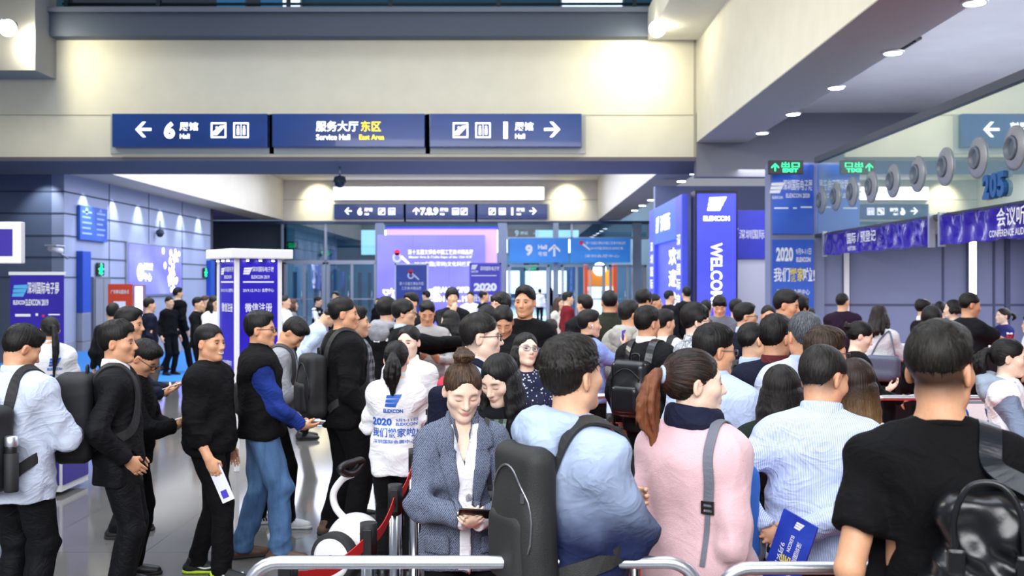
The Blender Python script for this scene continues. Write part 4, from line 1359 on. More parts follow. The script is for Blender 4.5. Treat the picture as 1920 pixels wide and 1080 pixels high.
t = thing('air_vent', 'dark square ceiling vent with a dusty grey stain', 'vent', (6.55, 17.6, 6.2))
MB().box((-.42, -.42, -.05), (.42, .42, 0), bevel=.02).build('frame', mat('vent_dirt', '5A5850', .9, var=.3, scale=4), t)
for i in range(6): MB().box((-.34, -.34 + i * .115, -.08), (.34, -.28 + i * .115, -.045)).build('slat', M_BLACKP, t)

# spotlights that wash the cross beam
def floodlight(c, aim, power, label, arm=None):
    t = thing('floodlight', label, 'spotlight', c)
    d = unit(V(*aim) - V(*c)); dv = Vector(d)
    MB().cyl(-dv * .22, dv * .06, .10, .17, n=20).build('housing', M_ALU, t)
    MB().cyl(-dv * .24, -dv * .30, .05, n=12).build('bracket', M_ALU, t)
    MB().ball((0, -.10, -.06), .19, 18).build('bulb', glow('flood_glow', 'FFF6D8', 60), t)
    if arm: MB().cyl((0, 0, 0), arm, .03, n=10).build('arm', M_ALU, t)
    spot_light('flood_beam', Vector(c) + dv * .25, aim, power, 125, (1.0, .95, .72), 1.0, .2)
floodlight((3.25, 23.4, 7.95), (2.75, 25, 7.2), 170, 'glaring floodlight on an arm beside the right gallery', (1.25, 0, .08))
floodlight((-11.85, 23.2, 7.92), (-11.1, 25, 7.2), 170, 'glaring floodlight under the left gallery corner', (-.3, .75, .1))
for x in (590, 1065):
    p = P(x, 322, 55); spot_light('far_wall_wash', (p.x, 54.6, 7.6), (p.x, 56, 6.4), 420, 80, (1, .95, .7), .9, .1)

# --- hanging signs on the cross beam
def sign_panel(x0, x1, z0, z1, y, label, L, group):
    t = thing('hall_sign', label, 'sign', ((x0 + x1) / 2, y, (z0 + z1) / 2), group=group)
    w, h = (x1 - x0) / 2, (z1 - z0) / 2
    MB().box((-w, -.10, -h), (w, .10, h), bevel=.012).build('panel', mat('sign_enamel', '12408A', .22, kind='swirl', scale=.8, col2='0A2C66', coat=.3), t)
    MB().box((-w - .12, .10, -h - .14), (w + .12, .16, h + .02)).build('back_plate', M_SIGNEDGE, t)
    L.front('lettering', (0, -.104, 0), [G_WHITE, G_YELL, M_SIGN], t)
    return t
def pictos(L, u, v, h):
    L.unit('pictogram')
    L.frame(u - h / 2, v - h / 2, u + h / 2, v + h / 2, h * .09)
    L.poly([(u - .38 * h, v - .32 * h), (u - .1 * h, v - .32 * h), (u + .38 * h, v + .2 * h), (u + .38 * h, v + .32 * h), (u + .1 * h, v + .28 * h), (u - .38 * h, v - .12 * h)])
    L.disc(u - .12 * h, v + .18 * h, .07 * h); L.cur = None
def picto2(L, u, v, h):
    L.unit('pictogram')
    L.frame(u - h / 2, v - h / 2, u + h / 2, v + h / 2, h * .09)
    for q in (-.2, .2):
        L.disc(u + q * h, v + .22 * h, .07 * h); L.rect(u + q * h - .08 * h, v - .3 * h, u + q * h + .08 * h, v + .12 * h)
    L.rect(u - .02 * h, v - .36 * h, u + .02 * h, v + .36 * h); L.cur = None
def sign_set(y, k, xs, zc, h, mid):
    """The three boards; xs are their ends, k the lettering scale."""
    L = Letters(); L.arrow(-1.15 * k, .02, .2 * k, 180); L.text('6', -.50 * k, 0, .42 * k, bold=.05)
    L.text('展馆', -.02 * k, .09 * k, .22 * k, .46 * k, bold=.03); L.text('Hall', -.12 * k, -.15 * k, .12 * k, bold=.03)
    pictos(L, .72 * k, 0, .38 * k); picto2(L, 1.28 * k, 0, .38 * k)
    out = [sign_panel(xs[0], xs[1], zc - h / 2, zc + h / 2, y, '', L, None)]
    L = Letters(); mid(L, k)
    out.append(sign_panel(xs[2], xs[3], zc - h / 2, zc + h / 2, y, '', L, None))
    L = Letters(); pictos(L, -1.12 * k, 0, .38 * k); picto2(L, -.56 * k, 0, .38 * k); L.text('1', 0, 0, .42 * k, bold=.05)
    L.text('展馆', .46 * k, .09 * k, .22 * k, .46 * k, bold=.03); L.text('Hall', .36 * k, -.15 * k, .12 * k, bold=.03); L.arrow(1.16 * k, .02, .2 * k, 0)
    out.append(sign_panel(xs[4], xs[5], zc - h / 2, zc + h / 2, y, '', L, None))
    return out
def mid_near(L, k):
    L.text('服务大厅', -.28 * k, .10 * k, .26 * k, 1.05 * k, bold=.03); L.text('东区', .56 * k, .10 * k, .26 * k, .5 * k, mi=1, bold=.03)
    L.text('Service Hall', -.38 * k, -.17 * k, .14 * k, .84 * k, bold=.02); L.text('East Area', .58 * k, -.17 * k, .13 * k, .62 * k, mi=1, bold=.02)
S = sign_set(24.86, 1.0, [px(v, 24.86) for v in (213, 503, 512, 797, 806, 1090)], 5.74, .83, mid_near)
for o, l in zip(S, ('large blue sign on the near beam with left arrow to hall 6', 'large blue centre sign on the near beam with white and yellow lettering', 'large blue sign on the near beam with right arrow to hall 1')): o['label'] = l
def mid_far(L, k):
    L.arrow(-1.35 * k, .02, .2 * k, 90); L.text('7.8.9', -.62 * k, 0, .42 * k, 1.0 * k, bold=.05); L.text('展馆', .2 * k, .09 * k, .22 * k, .46 * k, bold=.03); L.text('Hall', .1 * k, -.15 * k, .12 * k, bold=.03)
    picto2(L, .85 * k, 0, .38 * k); pictos(L, 1.32 * k, 0, .38 * k)
S = sign_set(55.7, 1.0, [px(v, 55.7) for v in (627, 757, 761, 891, 895, 1026)], 5.93, .82, mid_far)
for o, l in zip(S, ('far blue sign under the white lightbox with left arrow to hall 6', 'far blue centre sign under the white lightbox with up arrow and 7.8.9', 'far blue sign under the white lightbox with right arrow to hall 1')): o['label'] = l
t = thing('lightbox', 'long blank white glowing lightbox on the far cream wall', 'lightbox', (px(822, 55.6), 55.87, 6.95))
MB().box((-5.95, -.12, -.4), (5.95, .12, .4), bevel=.03).build('frame', M_WHITE, t); MB().box((-5.88, -.14, -.34), (5.88, -.115, .34)).build('lit_face', glow('lightbox_glow', 'F4F6FF', 3.2), t)

# --- far wall, glazed doors, corridor behind
struct('wall_far', MB().box((-13.3, 56, 5.4), (4.5, 56.4, 7.7)), M_CREAM)
struct('trim_3', MB().box((-13.3, 55.97, 6.6), (4.5, 56, 6.63)), mat('cream_joint', 'B5B09C', .8))
struct('trim_4', MB().box((-34, 55.9, 5.25), (12, 56.3, 5.42)), mat('lintel_dark', '3B4C6C', .5))
# the corridor behind the doors
struct('wall_corridor_end', MB().box((-34, 98, 0), (20, 98.4, 10)), mat('corridor_end', '7FB0CC', .6, var=.15, scale=.4))
struct('wall_corridor_left', MB().box((-18.4, 57, 0), (-18, 98, 10)), mat('corridor_side', '5B8098', .5, var=.1))
struct('wall_corridor_right', MB().box((8, 57, 0), (8.4, 98, 10)), mat('corridor_side', '5B8098', .5, var=.1))
struct('ceiling_corridor', MB().box((-18, 57, 8.9), (8, 98, 9.2)), mat('corridor_ceiling', '9FB6C6', .7))
for i, (x, z, w, h) in enumerate([(-13.5, .6, 1.6, 3.0), (-10.6, .6, 2.4, 3.0), (-1.6, .8, 1.8, 2.4), (.6, .8, 2.2, 2.4), (3.2, .8, 1.6, 2.4), (-15.5, 4.6, 5, 2.6), (-6.0, 4.8, 5, 2.4), (1.0, 4.8, 5, 2.4)]):
    fr = struct('window_%d' % (i + 4), MB().box((x, 97.7, z), (x + w, 98, z + h)), M_ALU)
    MB().box((x + .1, 97.6, z + .1), (x + w - .1, 97.75, z + h - .1)).build('pane', glow('window_far_day', 'D8EBFF', 4.0), fr)
n = 0
def door(x0, x1, z1, y=56.1, leaves=2, dep=.10):
    global n; n += 1
    mb = MB(); w = .11
    mb.box((x0, y - dep, 0), (x0 + w, y + dep, z1)); mb.box((x1 - w, y - dep, 0), (x1, y + dep, z1)); mb.box((x0, y - dep, z1 - w), (x1, y + dep, z1))
    fr = struct('door_%d' % n, mb, M_ALU)
    s = (x1 - x0 - 2 * w) / leaves
    for i in range(leaves):
        a = x0 + w + s * i; mb = MB()
        mb.box((a + .01, y - .03, .02), (a + .07, y + .03, z1 - w)); mb.box((a + s - .07, y - .03, .02), (a + s - .01, y + .03, z1 - w)); mb.box((a + .07, y - .03, 1.0), (a + s - .07, y + .03, 1.06))
        mb.build('leaf', M_ALU, fr)
        MB().box((a + .07, y - .008, .05), (a + s - .07, y + .008, z1 - w)).build('pane', glassy('door_glass', 'D4E4EE', .10), fr)
        MB().cyl((a + s * .85, y - .06, .8), (a + s * .85, y - .06, 1.5), .02, n=8).build('handle', M_STEEL, fr)
door(-13.2, -10.9, 3.1); door(-10.8, -7.95, 3.1); door(-.6, 1.75, 2.95); door(2.4, 4.9, 2.95, leaves=3); door(5.1, 7.2, 2.95)
def glass_wall(x0, x1, z0, z1, y=56.1, cols=()):
    global n; n += 1
    mb = MB()
    for x in (x0, *cols, x1): mb.box((x - .06, y - .08, z0), (x + .06, y + .08, z1))
    mb.box((x0, y - .08, z0 - .06), (x1, y + .08, z0 + .06))
    fr = struct('window_%d' % (n + 20), mb, M_ALU)
    xs = (x0, *cols, x1)
    for a, b in zip(xs, xs[1:]): MB().box((a + .06, y - .01, z0 + .06), (b - .06, y + .01, z1)).build('pane', glassy('transom_glass', 'A8C4D0', .16), fr)
glass_wall(-13.3, -8.0, 3.15, 5.3, cols=(-10.85,)); glass_wall(-.7, 7.3, 4.45, 5.3, cols=(3.0,))
for x0, x1 in ((-8.0, -7.55), (-1.15, -.65), (1.95, 2.25), (6.4, 6.9)): struct('trim_%d' % (n + 5), MB().box((x0, 55.8, 0), (x1, 56.3, 5.3)), mat('pillar_alu', '8A98AA', .35, .4, var=.04)); n += 1
# strips of turnstile glass seen through the left doors
for i in range(9):
    t = tag(MB().box((-13.6 + i * .55, 60 + .4 * (i % 3), 0), (-13.36 + i * .55, 60.1 + .4 * (i % 3), 2.6), bevel=.02).build('partition_panel', glassy('strip_glass', 'C6D6E4', .3)), 'tall narrow glass strip of the partition behind the far left doors', 'partition', 'partition strips behind the far left doors')
def orange_booth():
    t = thing('vending_booth', 'orange and white glowing booth beyond the far right doors', 'booth', (5.2, 63, 0))
    MB().box((-1.05, -.5, 0), (-.85, .5, 3.1)).build('side_post', glow('booth_red', 'FF5A1E', 1.4), t); MB().box((.75, -.5, 0), (1.0, .5, 3.1)).build('side_post', glow('booth_red', 'FF5A1E', 1.4), t)
    MB().box((-.85, -.4, 1.75), (.75, .4, 2.75)).build('orange_panel', glow('booth_orange', 'FF8A1A', 1.8), t); MB().box((-.85, -.4, 0), (.75, .4, 1.7)).build('white_panel', glow('booth_white', 'FFF4EE', 2.4), t)
    MB().ball((-.1, -.45, 2.8), .42, 20).build('globe_lamp', glow('booth_globe', 'FFFFFF', 3.5), t)
orange_booth()

# --- left wall of slate panels
struct('wall_left', MB().box((-15.0, 32, 0), (-14.6, 47.2, 5.47)), M_SLATE)
struct('wall_left_front', MB().box((-34, 32, 0), (-15.0, 32.4, 5.47)), mat('slate_front', '6F7E98', .42, var=.05, scale=.7))
mb = MB()
for z in (2.1, 2.75, 3.44, 4.16, 4.86):
    mb.box((-14.6, 32, z), (-14.585, 47.2, z + .045)); mb.box((-34, 31.985, z), (-14.6, 32, z + .045))
for y in (35.5, 39.3, 43.2): mb.box((-14.6, y, 0), (-14.585, y + .03, 5.47))
for x in (-18.4, -22.2): mb.box((x, 31.985, 0), (x + .03, 32, 5.47))
struct('trim_20', mb, M_SEAM)
struct('wall_left_return', MB().box((-20, 47.2, 0), (-14.6, 47.6, 5.47)), M_DARK)
struct('wall_left_far', MB().box((-34, 57, 0), (-13.3, 57.3, 5.47)), M_DARK)
for i in range(6): 
    y = 33.4 + i * 2.4
    spot_light('wall_washer', (-14.1, y, 5.38), (-14.55, y, 4.0), 260, 62, (.86, .9, 1.0), .8, .05)
spot_light('wall_washer', (-14.9, 31.2, 5.4), (-15.2, 32, 4.2), 120, 70, (.86, .9, 1.0), .8, .05)

def wall_light_poster():
    t = thing('poster_lightbox', 'glowing violet poster lightbox with white emblem and light burst on left wall', 'lightbox', (-14.5, 39.9, 2.45))
    MB().box((-.10, -2.95, -1.03), (.0, 2.95, 1.03), bevel=.02).build('frame', M_ALU, t)
    MB().box((0, -2.86, -.95), (.02, 2.86, .95)).build('lit_face', mat('violet_poster', '6C6AF2', .4, kind='swirl', scale=.5, col2='9AA2FF', emit=.72), t)
    L = Letters(); L.disc(-1.75, -.1, .34, r2=.2); L.rect(-1.85, -.32, -1.65, .12); L.text('深圳会展', -.95, .12, .3, .95, bold=.03); L.text('中心', -1.0, -.28, .34, .8, bold=.03)
    L.front('lettering', (.024, 0, 0), [G_WHITE], t, turn=90)
    L = Letters(); rng = random.Random(4)
    for i in range(46):
        u = 1.75 + rng.gauss(0, .42); v = rng.uniform(-.85, .85); L.disc(u * 1.0, v, rng.uniform(.05, .17), n=10)
    L.front('light_burst', (.026, 0, 0), [glow('burst', 'F4F0FF', 2.0)], t, turn=90)
wall_light_poster()
def wall_board(name, y, z, w, h, label, m, L, mats, dep=.1, x=-14.58):
    t = thing(name, label, 'sign', (x, y, z))
    MB().box((0, -w / 2, -h / 2), (dep, w / 2, h / 2), bevel=.01).build('panel', m, t)
    L.front('lettering', (dep + .004, 0, 0), mats, t, turn=90)
    return t
L = Letters()
for i in range(5): L.rect(-.95, .34 - i * .18, -.2 - .1 * (i % 2), .40 - i * .18); L.rect(.2, .34 - i * .18, .9 - .1 * (i % 3), .40 - i * .18)
L.disc(-.6, .4, .12); L.arrow(.5, .44, .12, 90)
wall_board('direction_board', 34.0, 3.95, 2.2, 1.15, 'blue information board high on the slate left wall', mat('board_blue', '2E5FC4', .4, kind='swirl', col2='4A7AD8', scale=1), L, [mat('pale_print', '9FC0F0', .5)])
for y, nm in ((34.6, 'green running-man light near the left end of the slate wall'), (46.2, 'green running-man light at the far end of the slate wall')):
    t = thing('exit_light', nm, 'exit light', (-14.56, y, 2.42)); MB().box((0, -.28, -.22), (.06, .28, .22), bevel=.02).build('housing', M_BLACKP, t)
    L = Letters(); L.disc(.05, .12, .06); L.poly([(-.1, .05), (.12, .05), (.06, -.06), (.18, -.16), (.1, -.18), (-.02, -.08), (-.14, -.18), (-.2, -.14), (-.06, -.02)]); L.rect(-.22, -.03, .22, .03); L.rect(-.05, -.2, .05, .2)
    L.front('pictogram', (.065, 0, 0), [G_GREEN], t, turn=90)
# blue pilasters and a grey door on the slate wall
for y, nm in ((33.2, 'blue pilaster beside the grey door on the left'), (46.9, 'blue pilaster at the far end of the slate wall')):
    t = thing('pilaster', nm, 'pillar', (-14.6, y, 0)); MB().box((.005, -.32, .95), (.22, .32, 3.0), bevel=.02).build('blue_panel', mat('pilaster_blue', '1F4FC0', .4), t); MB().box((.005, -.32, 0), (.22, .32, .95), bevel=.02).build('base', M_ALU, t)
dr = struct('door_30', MB().box((-14.6, 34.0, 0), (-14.5, 35.4, 2.15)), mat('grey_door', '6C727C', .5))
MB().box((-14.5, 34.1, 0), (-14.47, 34.72, 2.08)).build('leaf', mat('grey_leaf', '888E98', .5), dr); MB().box((-14.5, 34.76, 0), (-14.47, 35.3, 2.08)).build('leaf', mat('grey_leaf', '888E98', .5), dr)
t = thing('security_camera', 'white bullet security camera on the grey wall at the left edge', 'camera', P(112, 470, 31.9))
MB().cyl((-.02, -.62, .06), (.14, -.2, -.02), .10, n=16).build('barrel', M_WHITE, t); MB().box((-.14, -.75, .13), (.24, -.12, .16), bevel=.01).build('sunshield', M_WHITE, t); MB().cyl((.1, -.3, -.05), (.2, .12, -.25), .04, n=10).build('bracket', M_ALU, t)
def dome(px_, py, d, label, s=1.0):
    t = thing('dome_camera', label, 'camera', P(px_, py, d))
    MB().cyl((0, 0, .5 * s), (0, 0, .12 * s), .03 * s, n=10).build('stem', M_ALU, t); MB().lathe([(.02, .16), (.14, .12), (.17, 0), (.17, -.03)], n=20).build('housing', M_DARK, t); MB().ball((0, 0, -.03), .145, 18).build('lens_dome', mat('dome_lens', '222B38', .08), t)
dome(637, 340, 26.2, 'round dome camera hanging under the near cross beam', .9)
t = dome(300, 437, 40, 'small dome camera on the slate left wall')

# --- ticket-hall front on the right: glass band with jet nozzles
GX = 6.3
zt, zb = 4.47, 2.97
mb = MB().box((GX, 2.5, zb), (GX + .12, 21, zt)); gl = struct('window_40', mb, mat('fascia_glass', '9CC4C2', .02, spec=1.0, var=.0, coat=1.0))
def fascia_mat():
    m = _mats['fascia_glass']; N = m.node_tree.nodes; L = m.node_tree.links; b = N['Principled BSDF']
    gs = N.new('ShaderNodeBsdfGlossy'); gs.inputs[0].default_value = (.93, .97, .98, 1); gs.inputs['Roughness'].default_value = .0
    mx = N.new('ShaderNodeMixShader'); mx.inputs[0].default_value = .52
    L.new(b.outputs[0], mx.inputs[1]); L.new(gs.outputs[0], mx.inputs[2]); L.new(mx.outputs[0], N['Material Output'].inputs[0])
fascia_mat()
struct('trim_21', MB().box((GX - .06, 2.5, zt), (GX + .2, 21, zt + .12)), mat('fascia_cap', '4A4F5A', .5))
struct('trim_22', MB().box((GX - .05, 2.5, zb - .07), (GX + .2, 21, zb)), mat('fascia_foot', '2E3440', .5))
nz = None
for i, d in enumerate((12.63, 13.64, 14.68, 15.70, 16.74, 17.77, 18.78, 19.75, 20.7)):
    if nz is None:
        nz = thing('air_nozzle', 'grey round jet air nozzle on the glass band above the counters', 'air nozzle', (GX, d, 3.66), group='jet nozzles along the glass band')
        MB().lathe([(.285, 0), (.285, .012), (.245, .022), (.19, .048), (.168, .052), (.15, .045), (.15, .01)], axis='X', n=28).build('flange', mat('nozzle_grey', '9A9EA6', .45, .3, var=.04), nz)
        for ch in nz.children: ch.scale = (-1, 1, 1)
        MB().lathe([(.15, .03), (.15, .078), (.12, .082), (.115, .03)], axis='X', n=24).build('throat', mat('nozzle_throat', '6B7684', .5, .2), nz)
        for ch in nz.children: ch.scale = (-1, 1, 1)
    else:
        q = copy_tree(nz); q.location = (GX, d, 3.66)
t = thing('room_number', 'big blue numerals 205 standing off the glass band', 'sign', (GX, 13.1, 3.23))
for i, ch in enumerate('205'):
    L = Letters(); L.text(ch, 0, 0, .33, .19, bold=.05)
    o = L.front('numeral', (-.035, .205 - .205 * i, 0), [mat('numeral_blue', '1E5C9E', .4)], t, turn=-90)[0]
    md = o.modifiers.new('depth', 'SOLIDIFY'); md.thickness = .05; md.offset = 0

def exit_sign(c, label, w=.68, h=.27, top=None):
    t = thing('exit_sign', label, 'exit sign', c)
    MB().box((-w / 2, -.05, -h / 2), (w / 2, .05, h / 2), bevel=.012).build('housing', M_BLACKP, t)
    L = Letters(); L.arrow(-w * .32, 0, h * .28, 90); L.text('出口', w * .12, h * .17, h * .38, w * .52, bold=.04); L.text('EXIT', w * .12, -h * .22, h * .28, w * .44, bold=.04)
    L.front('lettering', (0, -.054, 0), [G_GREEN], t)
    if top is None: MB().box((-.03, .04, -.04), (.03, 21.16 - c[1], .04)).build('bracket', M_ALU, t)
    else:
        for x in (-.2, .2): MB().cyl((x, 0, h / 2), (x, 0, top - c[2]), .012, n=6).build('hanger', M_ALU, t)
exit_sign(P(1473, 314, 20.7), 'black exit sign with green lettering and arrow beside the glass band', .72, .29)
for x, y, d, lb in ((545, 460, 60, 'green exit sign glowing beyond the left glass doors'), (502, 459, 64, 'fainter green exit sign at the left behind the glass doors'), (612, 474, 70, 'small green exit sign furthest beyond the left doors'), (996, 501, 58, 'green exit light over the far right door'), ):
    exit_sign(P(x, y, d), lb, .9, .45, top=8.9)

# recessed front under the glass band
M_LILAC = mat('lilac_panel', '7F86A8', .5, var=.04, scale=.8)
struct('wall_recess_end', MB().box((6.5, 21.2, 0), (16, 21.5, 3.0)), M_LILAC)
mb = MB()
for x in (6.9, 7.02, 9.02): mb.box((x, 21.18, 1.48 if x > 8 else 0), (x + .04, 21.2, 3.0))
mb.box((6.5, 21.18, 1.46), (16, 21.2, 1.5)); mb.box((10.35, 21.15, 0), (10.45, 21.2, 3)); mb.box((10.1, 21.17, 0), (10.14, 21.2, 3))
struct('trim_23', mb, mat('lilac_joint', '4C5170', .6))
struct('trim_24', MB().box((6.92, 21.12, 0), (7.02, 21.2, 3)), M_WHITE)
t = thing('light_strip', 'vertical warm glowing light strip beside the counters', 'light', (9.63, 21.1, 1.7)); MB().box((-.09, 0, -1.0), (.09, .05, 1.35), bevel=.01).build('channel', M_ALU, t); MB().box((-.065, -.015, -.98), (.065, .01, 1.33)).build('lit_face', glow('strip_glow', 'FFF2C8', 5), t)
t = thing('light_strip', 'vertical pinkish light strip right of the dark door edge', 'light', (10.9, 20.6, 1.7)); MB().box((-.12, 0, -1.0), (.12, .05, 1.3), bevel=.01).build('channel', mat('bronze', '6A5A60', .4, .4), t); MB().box((-.07, -.015, -.98), (.02, .01, 1.28)).build('lit_face', glow('strip_pink', 'FFDCC8', 1.3), t)
struct('ceiling_recess', MB().box((GX + .1, 2.5, 2.97), (16, 21.3, 3.1)), mat('recess_ceiling', 'B8BAC8', .7))
area_light('recess_ceiling_light_assumed', (10.5, 15, 2.9), (10.5, 15, 0), 6, 9, 700, (.86, .86, 1.0))  # first one: assumed light, no lamp modelled, brightens the lilac recess wall
area_light('white_wall_fill_added', (7.5, 26.0, 5.0), (7.5, 27, 0), 4, 3, 260, (.9, .9, 1.0))  # second one: extra light without a fixture, added to brighten the white wall

def banner_strip(y0, y1, z0, z1, label, L, at):
    """Vinyl banner pulled along under the glass band, a little rippled."""
    t = thing('hanging_banner', label, 'banner', (GX - .08, (y0 + y1) / 2, (z0 + z1) / 2))
    bm = bmesh.new(); nu, nv = 60, 14; w, h = y1 - y0, z1 - z0; rng = np.random.RandomState(int(y0 * 3))
    ph = rng.uniform(0, 6, 4)
    f = lambda u, v: .025 * math.sin(u * 9 + v * 5 + ph[0]) * math.sin(v * 7 + ph[1]) + .018 * math.sin(u * 17 - v * 6 + ph[2])
    g = [[bm.verts.new((f(i / nu * w, j / nv * h), w / 2 - i / nu * w, -h / 2 + j / nv * h + .012 * math.sin(i * .5))) for j in range(nv + 1)] for i in range(nu + 1)]
    for i in range(nu):
        for j in range(nv): bm.faces.new((g[i][j], g[i + 1][j], g[i + 1][j + 1], g[i][j + 1])).smooth = True
    bmesh.ops.solidify(bm, geom=bm.faces[:], thickness=.004)
    me = bpy.data.meshes.new('vinyl'); bm.to_mesh(me); bm.free(); link('vinyl', me, mat('violet_vinyl', '4A34D0', .12, kind='swirl', scale=1.6, col2='3A22A8', spec=.8, coat=.6), t)
    L.front('lettering', (-.05, at, 0), [P_WHITE], t, turn=-90)
    for y in (w / 2 - .03, -w / 2 + .03): MB().box((-.03, y - .03, -h / 2 - .02), (.06, y + .03, h / 2 + .06)).build('end_batten', M_ALU, t)
L = Letters(); L.text('国际 / 预登记', 0, .06, .2, 1.5, bold=.02); L.text('VISITORS', -.5, -.13, .08, bold=.01)
banner_strip(15.0, 20.3, 2.5, 2.93, 'shiny violet banner under the glass band, the farther one', L, .3)
L = Letters(); L.text('会议听众登记', 0, .07, .24, 1.5, bold=.03); L.text('CONFERENCE AUDIENCE REGISTRATION', 0, -.13, .09, 1.9, bold=.01)
banner_strip(10.6, 14.7, 2.5, 2.93, 'shiny violet banner under the glass band naming the conference audience desk', L, -.55)

# pier at the end of the glass band, faced with two blue boards
struct('wall_pier', MB().box((5.35, 21.15, 0), (6.5, 21.6, 4.5)), M_LILAC)
def pier_board(x0, x1, z0, z1, y, label, fill, L, m=None, mats=None, name='wall_board'):
    t = thing(name, label, 'sign', ((x0 + x1) / 2, y, (z0 + z1) / 2)); w, h = (x1 - x0) / 2, (z1 - z0) / 2
    MB().box((-w, -.02, -h), (w, .02, h), bevel=.006).build('panel', m or mat('board_print', '2B57C8', .35, kind='swirl', scale=1.2, col2='3F74DA'), t)
    L.front('lettering', (0, -.024, 0), mats or [P_WHITE, P_YELL], t)
    return t
L = Letters(); L.text('深圳国际电子展', .1, .30, .24, .62, bold=.03); L.text('ELEXCON 2020', .1, .08, .09, .5, bold=.02); L.logo(-.34, .24, .22); L.text('ELEXCON', -.33, .04, .06, .22, bold=.02); L.rect(-.4, -.2, -.1, -.17); L.rect(.0, -.2, .08, -.17); L.rect(.16, -.18, .4, -.15)
pier_board(5.38, 6.26, 2.98, 4.45, 21.12, 'upper blue show board on the pier beside the glass band', 0, L)
L = Letters(); L.text('2020', -.18, .48, .3, .36, bold=.04); L.text('9月9-11日', .22, .54, .13, .32, bold=.02); L.text('ELEXCON', .22, .37, .1, .3, bold=.03); L.text('我们', -.24, .05, .3, .34, bold=.04); L.text('搬家', .08, .05, .3, .3, mi=1, bold=.04); L.text('啦!', .34, .05, .3, .24, bold=.04)
L.text('深圳国际会展中心', 0, -.32, .12, .7, bold=.02)
pier_board(5.38, 6.26, 1.28, 2.86, 21.12, 'lower blue board reading 2020 on the pier beside the glass band', 0, L)
# boards and white wall between the pier and the tower
struct('wall_white', MB().box((5.66, 26.9, 0), (7.6, 27.2, 2.58)), mat('white_wall', 'DCDDEE', .6, var=.02))
struct('wall_aisle_back', MB().box((4.6, 33.5, 0), (14, 33.9, 5.2)), mat('aisle_back', '8790AC', .6, var=.05))
L = Letters(); L.text('深圳国际电子展', .15, .0, .26, 1.2, bold=.02); L.logo(-.7, 0, .3)
pier_board(5.7, 7.1, 2.6, 3.9, 26.85, 'blue slanted banner behind the tower sign above the white wall', 0, L, mat('banner_violet', '3E46D8', .4, kind='swirl', scale=1, col2='2A2EB0'))

# --- lit welcome tower and gate
M_LED = mat('led_violet', '4A50E8', .3, kind='swirl', scale=.6, col2='3038D0', emit=.85)
t = thing('sign_tower', 'tall glowing violet tower sign with WELCOME running down it', 'sign', (5.09, 25.6, 0))
MB().box((-.55, 0, 0), (.55, .6, 4.32), bevel=.01).build('casing', M_BLACKP, t); MB().box((-.50, -.012, .1), (.50, .004, 4.24)).build('screen', M_LED, t)
L = Letters(); L.logo(0, 3.97, .34); L.text('ELEXCON', 0, 3.60, .13, .68, bold=.05); L.text('WELCOME', 0, 2.14, .30, 1.66, bold=.02, turn=-90)
L.front('lettering', (0, -.016, 0), [G_WHITE], t)
t = thing('entrance_gate', 'violet lit entrance gate with white Chinese characters left of the tower', 'gate', (4.42, 26.2, 0))
for y0, y1 in ((5.3, 6.5), (0, 1.0)): MB().box((-.12, y0, 0), (.04, y1, 4.28), bevel=.01).build('gate_post', mat('gate_violet', '4450DC', .4, emit=.5), t)
MB().box((-.12, 1.0, 3.15), (.04, 5.3, 4.28)).build('header', mat('gate_header', '3C66DC', .4, emit=.5), t)
MB().box((.0, 1.0, 0), (.04, 5.3, 3.15)).build('lit_panel', mat('gate_panel', '4048E8', .4, kind='swirl', scale=.6, col2='5A60FF', emit=.9), t)
L = Letters()
for i, ch in enumerate('欢迎参观'): L.text(ch, .9, .95 - i * .62, .50, 1.5, bold=.05)
L.front('lettering', (-.012, 3.15, 1.75), [G_WHITE], t, turn=-90)
L = Letters(); L.text('深圳国际', .2, .0, .50, 1.9, bold=.04); L.logo(-1.4, 0, .46)
L.front('header_lettering', (-.128, 3.15, 3.72), [G_WHITE], t, turn=-90)
L = Letters()
for i, ch in enumerate('深圳国际电子展'): L.text(ch, 0, 1.15 - i * .40, .3, .62, bold=.02)
for y in (.5, 5.9): L.front('post_lettering', (-.128, y, 1.95), [glow('lit_soft', 'F0F0FF', 1.1)], t, turn=-90)

# --- backdrop wall, notice stands and door banners in the far middle
t = thing('stage_backdrop', 'large violet exhibition backdrop wall with pale frame in the far middle', 'backdrop', (px(820, 46), 46, 0))
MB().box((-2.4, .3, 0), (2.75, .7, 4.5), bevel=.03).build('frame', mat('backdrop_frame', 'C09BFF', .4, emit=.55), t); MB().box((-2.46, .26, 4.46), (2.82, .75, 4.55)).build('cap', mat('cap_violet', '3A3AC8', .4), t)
m_back = mat('backdrop_print', '6A66F0', .4, kind='swirl', scale=.35, col2='8A86FF', emit=.62)  # emission put into the print to make the panels brighter
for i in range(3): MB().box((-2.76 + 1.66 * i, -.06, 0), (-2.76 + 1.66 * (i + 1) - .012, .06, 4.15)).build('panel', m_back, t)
L = Letters(); L.text('第十五届文博会中国工艺美术精品展', .35, 3.36, .24, 3.0, bold=.02); L.text('Master Arts & Crafts Expo of the 15th ICIF', .35, 3.12, .13, 2.9, bold=.01); L.text('2019中国(深圳)文化科技周', .45, 2.8, .25, 2.6, bold=.02)
L.text('欢迎参', -1.2, 1.4, .62, 2.3, bold=.04); L.text('季', 0.05, 1.4, .6, .6, bold=.04); L.text('GRAND OPENING', 1.15, 1.62, .28, 2.3, bold=.05); L.text('2019.12.19', .85, 1.2, .28, 1.6, bold=.05); L.text('深圳会展中心5号馆', .9, .35, .24, 1.9, bold=.02)
L.disc(-1.65, 3.34, .14, mi=1); L.disc(-1.65, 3.1, .22, r2=.12, mi=2); L.poly([(-1.5, 3.1), (-1.05, 2.72), (-1.0, 2.78), (-1.42, 3.2)], mi=0)
